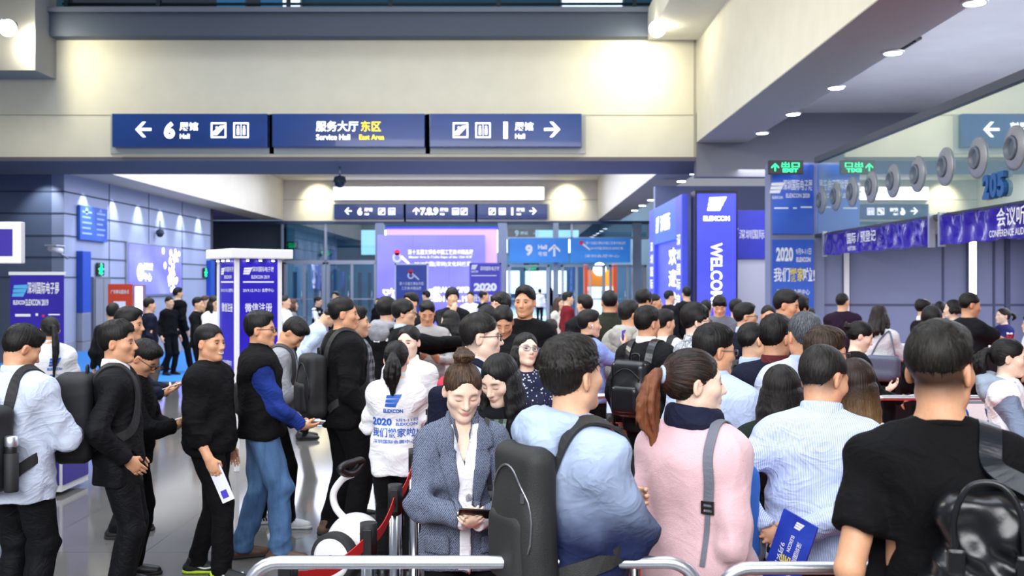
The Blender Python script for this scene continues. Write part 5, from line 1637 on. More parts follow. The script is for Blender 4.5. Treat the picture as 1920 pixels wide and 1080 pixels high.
L.front('lettering', (-.2, -.065, 0), [glow('backdrop_white', 'F2F2FF', .9), mat('print_red', 'E02A3C', .5), mat('print_pale', 'C8D0F4', .5)], t)
def notice_stand(px0, px1, ptop, d, label, m_panel, m_frame, L, mats, zbot=.1, name='notice_stand'):
    x0, x1 = px(px0, d), px(px1, d); z1 = EYE - (ptop - CY) * d / FPX; w = (x1 - x0) / 2
    t = thing(name, label, 'notice stand', ((x0 + x1) / 2, d, 0))
    mb = MB(); f = .045
    mb.box((-w, -.03, zbot), (-w + f, .03, z1)); mb.box((w - f, -.03, zbot), (w, .03, z1)); mb.box((-w, -.03, z1 - f), (w, .03, z1)); mb.box((-w, -.03, zbot), (w, .03, zbot + f)); mb.build('frame', m_frame, t)
    MB().box((-w + f, -.015, zbot + f), (w - f, .015, z1 - f)).build('panel', m_panel, t)
    mb = MB(); mb.box((-w * .8, -.25, 0), (-w * .7, .25, .05)); mb.box((w * .7, -.25, 0), (w * .8, .25, .05)); mb.box((-w * .8, -.02, 0), (-w * .7, .02, zbot + .02)); mb.box((w * .7, -.02, 0), (w * .8, .02, zbot + .02)); mb.build('foot', m_frame, t)
    L.front('lettering', (0, -.019, z1 - w), mats, t)
    return t
L = Letters(); L.disc(-.02, .26, .07, mi=1); L.disc(-.02, .14, .1, r2=.06, mi=0); L.poly([(.05, .14), (.22, .0), (.24, .03), (.08, .19)]); L.text('第十五届文博会中国', 0, -.1, .1, .72, bold=.02); L.text('工艺美术精品展', 0, -.24, .1, .6, bold=.02)
notice_stand(740, 803, 494, 30, 'blue notice in a white frame before the violet backdrop', mat('notice_blue', '2346A8', .4, kind='swirl', scale=2, col2='2B57C0'), M_WHITE, L, [P_WHITE, mat('print_red', 'E02A3C', .5)])
L = Letters(); L.text('深圳国际电子展', .12, .28, .12, .52, bold=.03); L.text('ELEXCON', -.3, .2, .06, .2, bold=.02); L.logo(-.3, .32, .12); L.rect(-.38, .08, .3, .1); L.text('2020', 0, -.22, .22, .62, bold=.06); L.text('我们搬家啦', 0, -.52, .2, .66, bold=.04)
notice_stand(880, 940, 493, 27, 'deep violet display stand reading 2020 before the far doors', mat('stand_violet', '3A32B4', .4, kind='swirl', scale=2, col2='463CC8'), mat('stand_edge', '5A54C8', .4), L, [P_WHITE])
L = Letters(); L.text('9', -.55, 0, .62, bold=.05); L.text('Hall', .2, .18, .24, .5, bold=.04); L.text('号馆', .2, -.2, .24, .5, bold=.04); L.arrow(.85, 0, .34, 90)
pier_board(px(955, 55.2), px(1066, 55.2), 3.07, 4.42, 55.2, 'blue board with a big 9 and up arrow over the far doors', 0, L, mat('board_sky', '2A76C8', .35, kind='swirl', scale=.5, col2='3C90DC', emit=.35))  # sky-blue boards get some emission in their colour to look brighter
L = Letters(); L.text('第十五届文博会中国工艺美术精品展', .3, .4, .17, 2.2, bold=.02); L.text('2019中国(深圳)文化科技周', .35, .1, .17, 1.8, bold=.02); L.text('深圳会展中心', .1, -.32, .17, 1.9, bold=.02); L.disc(-1.05, .42, .12, mi=1); L.poly([(-1.0, .3), (-.6, .0), (-.55, .06), (-.92, .38)])
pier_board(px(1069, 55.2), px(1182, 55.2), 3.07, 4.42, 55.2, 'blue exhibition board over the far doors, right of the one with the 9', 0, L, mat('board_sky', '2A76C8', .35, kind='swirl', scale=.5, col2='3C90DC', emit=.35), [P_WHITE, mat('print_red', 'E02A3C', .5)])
L = Letters(); L.text('9', -.3, 0, .4, bold=.04); L.text('展馆', .15, 0, .25, bold=.03); L.arrow(.95, 0, .22, 0)
pier_board(px(952, 62), px(1004, 62), 4.75, 5.3, 62, 'small blue sign with a 9 and right arrow behind the glass', 0, L, M_SIGN, [G_WHITE])

# --- registration kiosk with its roof slab and lamps
def kiosk():
    t = thing('registration_kiosk', 'square white-roofed kiosk with violet printed panels standing on the tiles', 'kiosk', (px(464, 10.55), 10.62, 0), math.radians(38))
    a = .235; zb_, zt_ = .78, 2.2
    MB().box((-.345, -.345, zt_), (.345, .345, zt_ + .1), bevel=.012).build('roof_slab', M_WHITE, t)
    for x in (-a, a):
        for y in (-a, a): MB().box((x - .022, y - .022, 0), (x + .022, y + .022, zt_), bevel=.004).build('post', M_WHITE, t)
    m = mat('kiosk_print', '2A1CB8', .35, kind='swirl', scale=3, col2='3A2CD0')
    for i in range(4):
        tn = i * 90
        R = Matrix.Rotation(math.radians(tn), 4, 'Z')
        mb = MB(); mb.box((-a + .022, -a - .006, zb_), (a - .022, -a + .006, zt_)); mb.bm.transform(R); mb.build('printed_panel', m, t)
        L = Letters(); L.logo(-.12, .62, .07); L.text('深圳国际电子展', .05, .64, .055, .24, bold=.02); L.text('ELEXCON 2019', .02, .56, .035, .2, bold=.02); L.rect(-.17, .50, .17, .515)
        L.text('2019.12.19-21 会展中心', 0, .42, .04, .34, bold=.02); L.text('微信注册', 0, .24, .095, .30, bold=.03); L.text('扫码预登记', 0, -.34, .05, .24, bold=.02); L.rect(-.12, -.44, .12, -.43); L.text('深圳市创意时代', 0, -.56, .04, .25, bold=.01)
        for o in L.front('lettering', (0, -a - .0085, 1.45), [P_WHITE], None): o.data.transform(R); o.parent = t
        mb = MB()
        for x in (-.14, 0, .14): mb.lathe([(.012, zt_ - .022), (.022, zt_ - .002), (.022, zt_)], (x, -a - .055, 0), n=12)
        mb.bm.transform(R); mb.build('lamp_housing', M_WHITE, t)
        for x in (-.14, 0, .14):
            mb = MB(); mb.cyl((x, -a - .055, zt_ - .028), (x, -a - .055, zt_ - .02), .014, n=12); mb.bm.transform(R); mb.build('lamp', glow('kiosk_lamp', 'F4F0FF', 14), t)
kiosk()

# --- left: registration desk with its sign, roll-up banner, orange notice
t = thing('information_desk', 'white desk with violet poster front and a framed sign on a post at left', 'desk', (-4.93, 9.35, 0))
MB().box((-.9, -.3, .88), (.82, .35, .96), bevel=.01).build('worktop', M_WHITE, t)
MB().box((-.86, -.26, .04), (.76, .3, .88)).build('carcass', M_WHITE, t)
MB().box((.76, -.24, .1), (.772, .28, .84)).build('side_poster', mat('desk_poster', '3B2A98', .35, kind='swirl', scale=2.5, col2='2C1C80'), t)
MB().box((-.8, -.275, .1), (.74, -.262, .84)).build('front_poster', mat('desk_poster', '3B2A98', .35, kind='swirl', scale=2.5, col2='2C1C80'), t)
L = Letters(); L.poly([(-.1, -.3), (.3, .05), (.38, -.05), (.02, -.36)], mi=0); L.rect(-.6, .2, .1, .24, mi=1); L.rect(-.6, .0, -.1, .03, mi=1); L.poly([(-.3, -.34), (-.2, -.2), (-.16, -.34)], mi=2)
L.front('poster_print', (0, -.279, .5), [mat('print_teal', '35A8C0', .5), P_WHITE, mat('print_red', 'E02A3C', .5)], t)
MB().box((-.05, -.03, .96), (.01, .03, 2.1), bevel=.004).build('sign_post', M_WHITE, t)
MB().box((-.62, -.04, 2.13), (.28, .04, 2.52), bevel=.01).build('sign_frame', M_WHITE, t); MB().box((-.53, -.046, 2.2), (.2, -.038, 2.45)).build('sign_panel', mat('sign_violet', '33209C', .4), t)
t = thing('roll_up_banner', 'violet roll-up banner headed with white show lettering behind the desk', 'banner', (px(70, 15.6), 15.6, 0))
MB().box((-.42, -.012, .08), (.42, .0, 2.08)).build('vinyl', mat('rollup_violet', '2C1CA0', .4, kind='swirl', scale=2, col2='3A28B8'), t); MB().box((-.44, -.02, 2.07), (.44, .015, 2.12)).build('top_rail', M_WHITE, t); MB().box((-.44, -.1, 0), (.44, .1, .09), bevel=.02).build('base_cassette', M_ALU, t)
L = Letters(); L.text('深圳国际电子展', .1, .46, .2, .50, bold=.04); L.text('ELEXCON 2019', .0, .24, .1, .36, bold=.03); L.logo(-.26, .42, .18, mi=1); L.text('ELEXCON', -.27, .24, .07, .2, bold=.04); L.rect(-.34, .02, -.1, .06); L.rect(-.02, .03, .02, .07, mi=2); L.rect(.08, .01, .12, .05, mi=3); L.rect(.18, .04, .36, .06); L.text('2019.12.19-21', 0, -.26, .14, .66, bold=.04)
L.front('lettering', (0, -.016, 1.4), [P_WHITE, mat('print_cyan', '58B8F0', .5), P_WHITE, mat('print_red', 'E02A3C', .5)], t)
t = thing('notice_board', 'orange-red notice board with a white sheet beside a lit panel', 'notice board', (px(226, 24), 24, 0))
MB().box((-.29, -.04, .9), (.29, .04, 1.92), bevel=.01).build('panel', mat('board_orange', 'D8441E', .5), t); MB().box((-.05, -.02, 0), (.05, .02, .9)).build('leg', M_ALU, t); MB().box((-.3, -.2, 0), (.3, .2, .03)).build('foot', M_ALU, t)
L = Letters(); L.text('广东移动服务点', 0, .28, .1, .44, bold=.02); L.rect(-.15, -.3, .14, .05); L.front('lettering', (0, -.045, 1.45), [P_WHITE], t)
t = thing('glowing_pillar', 'slim upright white glowing panel beside the orange notice board', 'light', (px(262, 25), 25, 0))
MB().box((-.14, -.06, 0), (.14, .06, 1.9), bevel=.01).build('casing', mat('panel_pink', 'A88890', .5), t); MB().box((-.09, -.07, .35), (.09, -.055, 1.85)).build('lit_face', glow('panel_glow', 'E4E0FF', 4), t)

# --- counters on the right
def counter(x0, x1, y, label):
    t = thing('service_counter', label, 'counter', ((x0 + x1) / 2, y, 0)); w = (x1 - x0) / 2
    MB().box((-w, -.3, 1.04), (w, .35, 1.1), bevel=.01).build('worktop', M_WHITE, t); MB().box((-w + .03, -.24, .08), (w - .03, .3, 1.04)).build('front_panel', mat('counter_black', '15151A', .3), t); MB().box((-w + .06, -.2, 0), (w - .06, .28, .08)).build('plinth', M_ALU, t)
counter(4.7, 6.2, 13.6, 'black registration counter with white top, the left one at the back right')
counter(6.24, 8.3, 13.6, 'black registration counter with white top, the right one at the back right')
pm = mat('paper', 'F2F0FA', .7, var=.02)
for i, (x, y, r) in enumerate(((5.05, 13.45, .3), (5.6, 13.5, -.2), (6.6, 13.45, .5), (7.2, 13.5, .1), (7.7, 13.42, -.4))):
    o = tag(MB().box((-.13, -.1, 0), (.13, .1, .012 + .006 * i), bevel=.002).build('paper_stack', pm), 'stack of white forms lying on the black counter', 'papers', 'form stacks on the counters'); o.location = (x, y, 1.1); o.rotation_euler.z = r
t = thing('monitor', 'small blue-screened monitor on the counter at the right edge', 'monitor', (7.35, 13.75, 1.1))
MB().box((-.22, -.02, .12), (.22, .02, .42), bevel=.008).build('casing', M_BLACKP, t); MB().box((-.2, -.026, .14), (.2, -.018, .40)).build('screen', glow('screen_blue', '3C78E8', 1.2), t); MB().box((-.03, -.02, 0), (.03, .02, .14)).build('neck', M_BLACKP, t); MB().box((-.1, -.08, 0), (.1, .08, .015)).build('base', M_BLACKP, t)

# --- steel barriers, belt posts
def barrier(x0, x1, y, z, label, board=None, r=.021, mid=None, bars=(), rz=0.0):
    t = thing('crowd_barrier', label, 'barrier', ((x0 + x1) / 2, y, 0), rz); w = (x1 - x0) / 2; q = .10
    pts = [V(-w, 0, 0), V(-w, 0, z - q)] + [V(-w + q - q * math.cos(a), 0, z - q + q * math.sin(a)) for a in np.linspace(.2, PI / 2, 7)] + [V(w - q + q * math.sin(a), 0, z - q + q * math.cos(a)) for a in np.linspace(0, PI / 2 - .2, 7)] + [V(w, 0, z - q), V(w, 0, 0)]
    MB().tube(pts, r, 16).build('top_tube', M_STEEL, t)
    for m_ in (mid or ()): MB().cyl((-w, 0, m_), (w, 0, m_), r * .8, n=12).build('cross_bar', M_STEEL, t)
    for b in bars: MB().cyl((b, 0, .12), (b, 0, mid[0]), r * .5, n=8).build('upright', M_STEEL, t)
    MB().cyl((-w, 0, .12), (w, 0, .12), r * .8, n=12).build('bottom_bar', M_STEEL, t)
    for x in (-w, w): MB().box((x - .03, -.22, 0), (x + .03, .22, .02), bevel=.005).build('foot', M_STEEL, t)
    if board:
        u0, u1, v0, v1, L = board
        MB().box((u0, -.02, v0), (u1, .02, v1), bevel=.008).build('frame', M_ALU, t); MB().box((u0 + .025, -.026, v0 + .025), (u1 - .025, -.015, v1 - .03)).build('board', M_WHITE, t)
        L.front('lettering', ((u0 + u1) / 2, -.029, (v0 + v1) / 2), [P_BLUE, P_NAVY], t)
    return t
def anjian(h):
    L = Letters(); L.disc(-h * 1.35, 0, h * .36, r2=h * .28); L.rect(-h * 1.68, -h * .06, -h * 1.02, h * .06); L.text('安检', h * .3, 0, h * .5, h * 1.3, mi=1, bold=.03); return L
barrier(-.862, .572, 3.17, 1.06, 'front steel barrier on the left with a white board below its tube', (-.43, .43, .45, 1.005, anjian(.5)))
barrier(.632, 2.3, 3.14, 1.05, 'front steel barrier on the right, before the tote-carrying man', (.30, .80, .45, .99, anjian(.5)))
barrier(.42, 1.75, 7.9, 1.05, 'steel barrier behind the pink-coated woman with a second rail', mid=(.85,), bars=(-.45, -.2, .05, .3, .5))
barrier(2.72, 4.1, 7.7, 1.06, 'steel barrier with white security-check board behind the long-haired woman', (-.06, .66, .80, 1.045, anjian(.24)))
barrier(.2, 1.9, 20.0, 1.05, 'distant steel barrier in front of the far doors', mid=(.8,))
def belt_post(px_, d, label, z=.95):
    t = thing('belt_post', label, 'queue post', (px(px_, d), d, 0))
    MB().lathe([(.17, 0), (.17, .012), (.15, .022), (.04, .03), (.032, .04), (.032, z - .14)], n=28).build('post', M_CHROME, t)
    MB().cyl((0, 0, z - .14), (0, 0, z), .036, n=24).build('belt_head', M_BLACKP, t)
    MB().box((-.018, -.043, z - .13), (.018, -.03, z - .02), bevel=.003).build('belt_clip', M_BLACKP, t)
    return V(px(px_, d), d, z - .07)
bp = {'A': belt_post(691, 4.15, 'chrome queue post nearest the tiles with red belt'), 'B': belt_post(741, 4.94, 'chrome queue post before the ponytailed volunteer with red belt'), 'C': belt_post(777, 6.0, 'chrome queue post half behind the tweed jacket'),
      'D': belt_post(1145, 7.6, 'chrome queue post behind the hooded jacket, the farthest of three'), 'E': belt_post(1158, 6.9, 'chrome queue post behind the hooded jacket, the middle of three'), 'F': belt_post(1190, 5.93, 'chrome queue post just left of the pink coat'),
      'Z': V(px(540, 3.62), 3.62, .88)}
belt_post(540, 3.62, 'chrome queue post in the near left corner below the barrier tube')
def belt(a, b, label):
    pts = [a + (b - a) * t - V(0, 0, .05 * 4 * t * (1 - t)) for t in np.linspace(0, 1, 12)]
    return tag(MB().ribbon(pts, .004, .048, V(0, 0, 1)).build('queue_belt', mat('red_belt', 'C81E1E', .7, scale=300, bump=.2)), label, 'belt')
belt(bp['Z'], bp['A'], 'red queue belt nearest the camera, left of the first post'); belt(bp['A'], bp['B'], 'red queue belt between the two front chrome posts'); belt(bp['B'], bp['C'], 'red queue belt running behind the tweed jacket')
belt(bp['D'], bp['E'], 'red queue belt behind the hooded jacket, upper one'); belt(bp['E'], bp['F'], 'red queue belt between the hooded jacket and the pink coat')

# --- self-balancing scooter
def scooter():
    t = thing('balance_scooter', 'white self-balancing scooter with a black knee bar on the tiles', 'scooter', (px(666, 6.7), 6.7, 0), math.radians(68))
    for x in (-.25, .25):
        w = MB().lathe([(.10, -.045), (.155, -.045), (.165, -.03), (.165, .03), (.155, .045), (.10, .045)], (x, 0, .165), 'X', 36).build('tyre', mat('tyre', '2A2A2C', .8), t)
        MB().lathe([(.002, -.05), (.11, -.05), (.132, -.046), (.132, .046), (.11, .05), (.002, .05)], (x, 0, .165), 'X', 32).build('hub', M_WHITE, w); MB().lathe([(.002, -.056), (.025, -.056), (.028, -.048), (.028, .048), (.025, .056), (.002, .056)], (x, 0, .165), 'X', 20).build('hub_cap', M_BLACKP, w)
    F = Field(.008); F.ell(V(0, 0, .20), (.20, .19, .20), None, .02); F.box(V(0, 0, .06), (.4, .4, .06), None, 0, .02, 's')
    for x in (-.26, .26): F.ell(V(x, 0, .165), (.07, .175, .175), None, .015, 's')
    link('shell', to_mesh('shell', *F.mesh(2)), M_WHITE, t)
    for z, r in ((.30, .176), (.24, .196)): MB().tube([V(r * math.cos(a), r * .95 * math.sin(a), z) for a in np.linspace(-2.4, -.8, 12)], .006, 6).build('trim_line', mat('scooter_grey', '8A8C92', .6), t)
    MB().tube(smooth_path([V(0, .06, .34), V(0, .15, .42), V(0, .17, .52), V(0, .10, .62), V(0, .02, .66)], 6), .024, 12).build('steering_stem', M_WHITE, t)
    MB().tube(smooth_path([V(-.14, .03, .715), V(-.07, .03, .675), V(0, .02, .665), V(.07, .03, .675), V(.14, .03, .715), V(.09, .02, .74), V(0, .02, .74), V(-.09, .02, .74)], 6, True), .024, 12, closed=True).build('knee_bar', M_BLACKP, t)
scooter()

t = thing('wooden_stand', 'tan wooden panel stand beside the helper in the white vest', 'stand', (px(1764, 7.0), 7.0, 0))
MB().box((-.06, -.02, .35), (.06, .02, 1.22), bevel=.006).build('panel', mat('tan_wood', 'B08A56', .5, kind='wood', var=.12), t); MB().box((-.03, -.02, .03), (.03, .02, .35)).build('post', mat('tan_wood', 'B08A56'), t); MB().box((-.12, -.14, 0), (.12, .14, .03), bevel=.006).build('foot', mat('tan_wood', 'B08A56'), t)
# ================================================================ THE CROWD
def sw_(name, m, **k): return dict(name=name, mat=m, **k)
C_ = cloth
blk = BLACK()
blk2 = C_('charcoal_cloth', (20, 21, 26), var=.15)
navy = C_('navy_cloth', (18, 23, 42), var=.15)
suit = C_('black_suit', (12, 13, 17), rough=.7, var=.15, bump=.12)
white = C_('white_cloth', (236, 237, 242), var=.03, bump=.15)
paleblue = C_('pale_blue_shirt', (186, 203, 236), var=.04, rough=.75, bump=.12)
greyshirt = C_('pale_grey_shirt', (196, 206, 226), var=.04, rough=.75, bump=.12)
greyhood = C_('grey_jersey', (158, 158, 164), var=.08)
sand = C_('pale_sand_hood', (176, 174, 166), var=.06)
pink = C_('pink_wool', (229, 190, 196), var=.05, crease=.10, sheen=.35, bump=.35, scale=300)
tweed = mat('grey_tweed', (24, 30, 44), .85, kind='tweed', col2=(118, 128, 152), bump=.3)
stripe = mat('striped_shirt', (166, 184, 230), .75, kind='stripe', col2=(226, 234, 250), scale=52, bump=.08, crease=.32, spec=.2)
denim = mat('blue_denim', (34, 64, 108), .8, kind='denim', col2=(92, 132, 176), bump=.2)
plaid = mat('plaid_cloth', (26, 28, 38), .85, kind='plaid', col2=(136, 140, 150), scale=5, bump=.2)
greenplaid = mat('green_plaid', (28, 52, 44), .85, kind='plaid', col2=(126, 142, 132), scale=7, bump=.2)
ombre = mat('ombre_jersey', (176, 194, 226), .85, kind='ombre_cloth', col2=(28, 36, 72), bump=.2, crease=.24, spec=.2)
dots = mat('dotted_cloth', (18, 28, 62), .8, kind='dots', col2=(222, 230, 240), scale=46, bump=.1)
leather = mat('black_leather', (16, 18, 22), .28, var=.2, scale=30, bump=.12, spec=.6)
packcloth = mat('black_nylon', (22, 23, 26), .6, var=.15, scale=300, bump=.25)
olive = mat('olive_black_nylon', (38, 39, 38), .6, var=.12, scale=300, bump=.25)
phone_b, phone_w = mat('phone_black', (18, 18, 20), .2), mat('phone_white', (226, 230, 240), .3)
scr = glow('phone_screen', 'C8D6FF', .8)
leaf_w = mat('leaflet_white', (232, 236, 248), .5, var=.02); leaf_p = mat('leaflet_violet', (74, 62, 190), .5, var=.05)
brochure = mat('brochure_blue', (30, 56, 170), .4, kind='swirl', col2=(52, 88, 214), scale=8)
brown = mat('brown_leather', (84, 56, 40), .5, var=.15)
white_shoe = mat('white_shoe', (226, 226, 230), .5, var=.03); rubber = mat('white_rubber', (220, 222, 226), .6)
BR, BR2 = '3A2A20', '8A6442'

def volunteer_print(p, side='back', c=(0, 1.24), k=1.0, ang=0.0):
    """The show's printing on the helpers' white jackets."""
    L = Letters(); L.logo(.0, .135 * k, .07 * k); L.text('ELEXCON', 0, .075 * k, .024 * k, .12 * k, bold=.04)
    L.text('2020', -.075 * k, .005 * k, .048 * k, .13 * k, bold=.04); L.text('9月9-11日', .075 * k, .017 * k, .020 * k, .12 * k, bold=.01); L.text('ELEXCON', .075 * k, -.008 * k, .018 * k, .12 * k, bold=.02)
    L.text('我们搬家啦!', 0, -.060 * k, .055 * k, .28 * k, bold=.03); L.text('深圳国际会展中心', 0, -.115 * k, .024 * k, .26 * k, bold=.01)
    o = conform(p, L, 'back_print' if side == 'back' else 'print', [P_BLUE], side, c, .0045, cuts=2, ang=ang)
    return o

# ---------- front row
# the man with the tote, nearest the camera
p = person(1764, 598, 2.78, 14, 'man in a black T-shirt from behind with a black leather tote bag', ha=46, hair='fade', skin='c', fade=1.0, build=1.0,
           arms=(((.27, .16, .93), (.5, -1, 0), None, (-1, 0, 0), .5), ((.22, .05, .90), (.3, -1, 0), None, (-1, 0, 0), .4)), hcol='16130F', hcol2='3A332C',
           top_=sw_('tee_shirt', blk, sleeve='short', ease=.018, hem=.90, wr=.013), collar=dict(kind='crew'))
def tote(p):
    k = p.k; s = k['s']
    t = thing_on(p, 'tote_bag', 'large glossy black leather tote bag hanging from the nearest man\'s right shoulder', 'bag')
    F = Field(.0085); c = V(.15, -.225, 1.15) * s
    R = rot('z', -12)
    F.box(c, V(.20, .07, .20), R, .07, .02); F.box(c + V(0, 0, -.10), V(.235, .095, .10), R, .08, .06)
    F.box(c + R @ V(0, 0, .25), V(.4, .4, .07), None, 0, .02, 's')
    vs, fs = F.mesh(2); n = normals(vs, fs); rng = np.random.RandomState(3)
    L = (vs - c) @ R
    fold = np.abs(np.sin(L[:, 0] * 26 + L[:, 2] * 14 + 1.5 * np.sin(L[:, 2] * 16))) ** 2 * .016 + np.abs(np.sin(L[:, 0] * 15 - L[:, 2] * 22 + 1)) ** 3 * .014
    vs = vs + n * (fold - .010)[:, None]
    link('bag_body', to_mesh('bag_body', vs, fs), leather, t)
    top = k['up'](k['sw'] / s * .66, -.02, 1.44)
    a = c + R @ V(.085, -.070, .10); b = c + R @ V(-.055, .062, .16)
    pts = [a, c + R @ V(.086, -.060, .20), k['up'](k['sw'] / s * .60, -.14, 1.36), k['up'](k['sw'] / s * .62, -.085, 1.43), top + V(0, .0, .012), k['up'](k['sw'] / s * .68, .07, 1.40)]
    q, nn = strap_path(p, [x / s for x in pts[2:]], .010)
    path = smooth_path([pts[0], pts[1]] + q[::4] + [q[-1]], 5)
    for _ in range(14): path = [path[0]] + [(u_ + 2 * v_ + w_) / 4 for u_, v_, w_ in zip(path, path[1:], path[2:])] + [path[-1]]
    nv = [unit(unit(x - k['up'](.06, 0, 1.30)) + V(0, -.25, .1)) for x in path]
    for _ in range(14): nv = [nv[0]] + [unit(u_ + 2 * v_ + w_) for u_, v_, w_ in zip(nv, nv[1:], nv[2:])] + [nv[-1]]
    MB().ribbon(path, .058, .010, nv).build('shoulder_strap', mat('strap_leather', (14, 19, 28), .32, var=.15, scale=60, bump=.1), t)
    h = [c + R @ V(x, -.085, z) for x, z in ((-.155, .04), (-.160, .13), (-.125, .215), (-.055, .225), (-.010, .16), (.0, .05))]
    MB().tube(smooth_path(h, 8), .0085, 10).build('carry_handle', leather, t)
    for x in (-.155, .0): MB().box(c + R @ V(x, -.088, .03) - V(.022, .012, .04), c + R @ V(x, -.088, .03) + V(.022, .012, .03), bevel=.01).build('handle_tab', leather, t)
tote(p)

# the man in the striped shirt, hands behind his back
p = person(1545, 646, 3.86, 30, 'man in a pale blue striped shirt from behind, hands clasped behind his back', ha=58, hair='crop', skin='c', fade=.9, build=1.08, beard=.5, pitch=10, lean=9,
           arms=(((.0, -.20, 1.06), (1, -.6, -.3), (-.95, -.1, -.2), (0, -1, 0), .5), ((.13, -.22, 1.05), (1, -.6, -.3), (-.9, -.1, -.3), (0, 1, .1), .5)), hcol='1A1614', hcol2='38322E',
           top_=sw_('striped_shirt', stripe, ease=.022, hem=.90, wr=.013), collar=dict(kind='shirt'))
for i in range(1):
    t = thing_on(p, 'brochure', 'blue show brochure held behind the striped-shirt man\'s back', 'brochure')
    k = p.k; w = k['wrl'] + V(.06, -.075, -.02)
    R = rot('y', 18) @ rot('z', -20); M = Matrix(R.tolist()).to_4x4(); M.translation = Vector(w)
    mb = MB(); mb.box((-.02, -.004, -.13), (.125, -.001, .13)); mb.box((-.02, .001, -.13), (.125, .004, .13)); mb.bm.transform(M); mb.build('cover', brochure, t)
    L = Letters(); L.text('家', .05, -.04, .05, bold=.03, mi=1, turn=-90); L.text('ELEXCON', .05, .03, .014, .06, turn=-90); L.text('深圳国际电子展', .082, -.02, .02, .14, turn=-90); L.logo(.06, .10, .025); L.text('9月9-11日', .022, -.04, .02, .12, turn=-90)
    for o in L.front('cover_print', (0, -.006, 0), [P_WHITE, P_YELL], None): o.data.transform(M); o.parent = t

# the pink coat
p = person(1303, 645, 3.56, 40, 'woman in a pale pink coat with a brown ponytail, in profile facing right', ha=84, sex='f', hair='pony', hlen=.25, skin='d', hcol='191413', hcol2='5A3826', build=1.06,
           arms=(((.165, .10, .90), (.25, -1, 0), None, (-1, 0, 0), .3), ((.17, .06, .90), (.25, -1, 0), None, (-1, 0, 0), .3)), top_=sw_('coat', pink, ease=.026, hem=.56, flare=.03, wr=.009, wide=1.05, depth=.80), collar=dict(kind='scarf', m=C_('navy_scarf', (28, 32, 54), var=.12)), bottom=dict(mat=blk))
hv = p.hair
# hair lightens towards the end of the tail
_m = hv.data.materials[0].copy(); _m.name = 'hair_brown_tail'
nt = _m.node_tree; tc = nt.nodes.new('ShaderNodeTexCoord'); sx = nt.nodes.new('ShaderNodeSeparateXYZ'); mr = nt.nodes.new('ShaderNodeMapRange'); mx = nt.nodes.new('ShaderNodeMix'); mx.data_type = 'RGBA'
yb = float((p.k['hc'] + p.k['Rh'] @ V(0, -.13, 0) * p.k['hs'])[1])
dirb = p.k['Rh'] @ V(0, -1, 0); vm = nt.nodes.new('ShaderNodeVectorMath'); vm.operation = 'DOT_PRODUCT'; vm.inputs[1].default_value = tuple(dirb)
nt.links.new(tc.outputs['Object'], vm.inputs[0]); off = float(dirb @ (p.k['hc']))
mr.inputs[1].default_value = off + .10; mr.inputs[2].default_value = off + .15; nt.links.new(vm.outputs['Value'], mr.inputs[0])
pb = nt.nodes['Principled BSDF']; src = pb.inputs['Base Color'].links[0].from_socket
nt.links.new(mr.outputs[0], mx.inputs[0]); nt.links.new(src, mx.inputs[6]); mx.inputs[7].default_value = (*srgb('7C4A2E'), 1); nt.links.new(mx.outputs[2], pb.inputs['Base Color'])
hv.data.materials[0] = _m
k = p.k
mb = MB(); c = hl(k, (0, -.118, .030)); bx = k['Rh'] @ V(0, -1, .05)
mb.tube([c + frame_along(bx) @ V(.026 * math.cos(a), .026 * math.sin(a), 0) for a in np.linspace(0, 2 * PI, 24, endpoint=False)], .0075, 10, closed=True); mb.build('hair_tie', mat('pale_blue_tie', (176, 196, 226), .5), p.root)
def rucksack(p):
    k = p.k; s = k['s']
    t = thing_on(p, 'rucksack', 'blue and grey rucksack worn on the pink-coated woman\'s front, grey strap on her shoulder', 'backpack')
    bv = torso_bvh(p); c = V(.0, .19, 1.12) * s
    F = Field(.009); F.box(c, V(.15, .085, .19), rot('z', -14), .06, .02); vs, fs = F.mesh(2)
    vs = vs + normals(vs, fs) * (wrinkle(vs, np.random.RandomState(2), 26) * .006)[:, None]
    link('bag_body', to_mesh('bag_body', vs, fs), mat('bag_blue', (42, 104, 196), .6, var=.1, scale=300, bump=.2), t)
    F = Field(.009); F.box(c + V(.02, .055, -.10), V(.135, .060, .095), rot('z', -14), .05, .02); link('front_pocket', to_mesh('front_pocket', *F.mesh(2)), mat('bag_grey', (106, 112, 124), .6, var=.1, scale=300, bump=.2), t)
    sx = k['sw'] / s; up = k['up']; sg = mat('strap_grey', (108, 112, 124), .6, scale=300, bump=.3)
    pts = [up(sx * .62, .16, 1.26), up(sx * .66, .10, 1.41), up(sx * .70, .0, 1.48), up(sx * .78, -.08, 1.42), up(sx * .82, -.11, 1.30), up(sx * .84, -.12, 1.20)]
    q, nn = strap_path(p, [x / s for x in pts], .009, top_bvh(p)); MB().ribbon(q, .034, .005, nn).build('shoulder_strap', sg, t)
    q2, nn2 = strap_path(p, [up(sx * .84, -.12, 1.20) / s, up(sx * .80, -.13, 1.10) / s, up(sx * .74, -.14, 1.0) / s], .008, top_bvh(p)); MB().ribbon(q2, .018, .003, nn2).build('strap_tail', sg, t)
    e = q[-1]; n = nn[-1]; x = unit(np.cross(n, V(0, 0, 1))); R = np.stack([x, n, V(0, 0, 1)], 1); M = Matrix(R.tolist()).to_4x4(); M.translation = Vector(e + n * .004)
    mb = MB()
    for z in (-.022, -.004, .014): mb.box((-.022, -.004, z), (.022, .006, z + .008), bevel=.002)
    mb.box((-.022, -.004, -.022), (-.016, .006, .022)); mb.box((.016, -.004, -.022), (.022, .006, .022)); mb.bm.transform(M); mb.build('buckle', M_BLACKP, t)
rucksack(p)

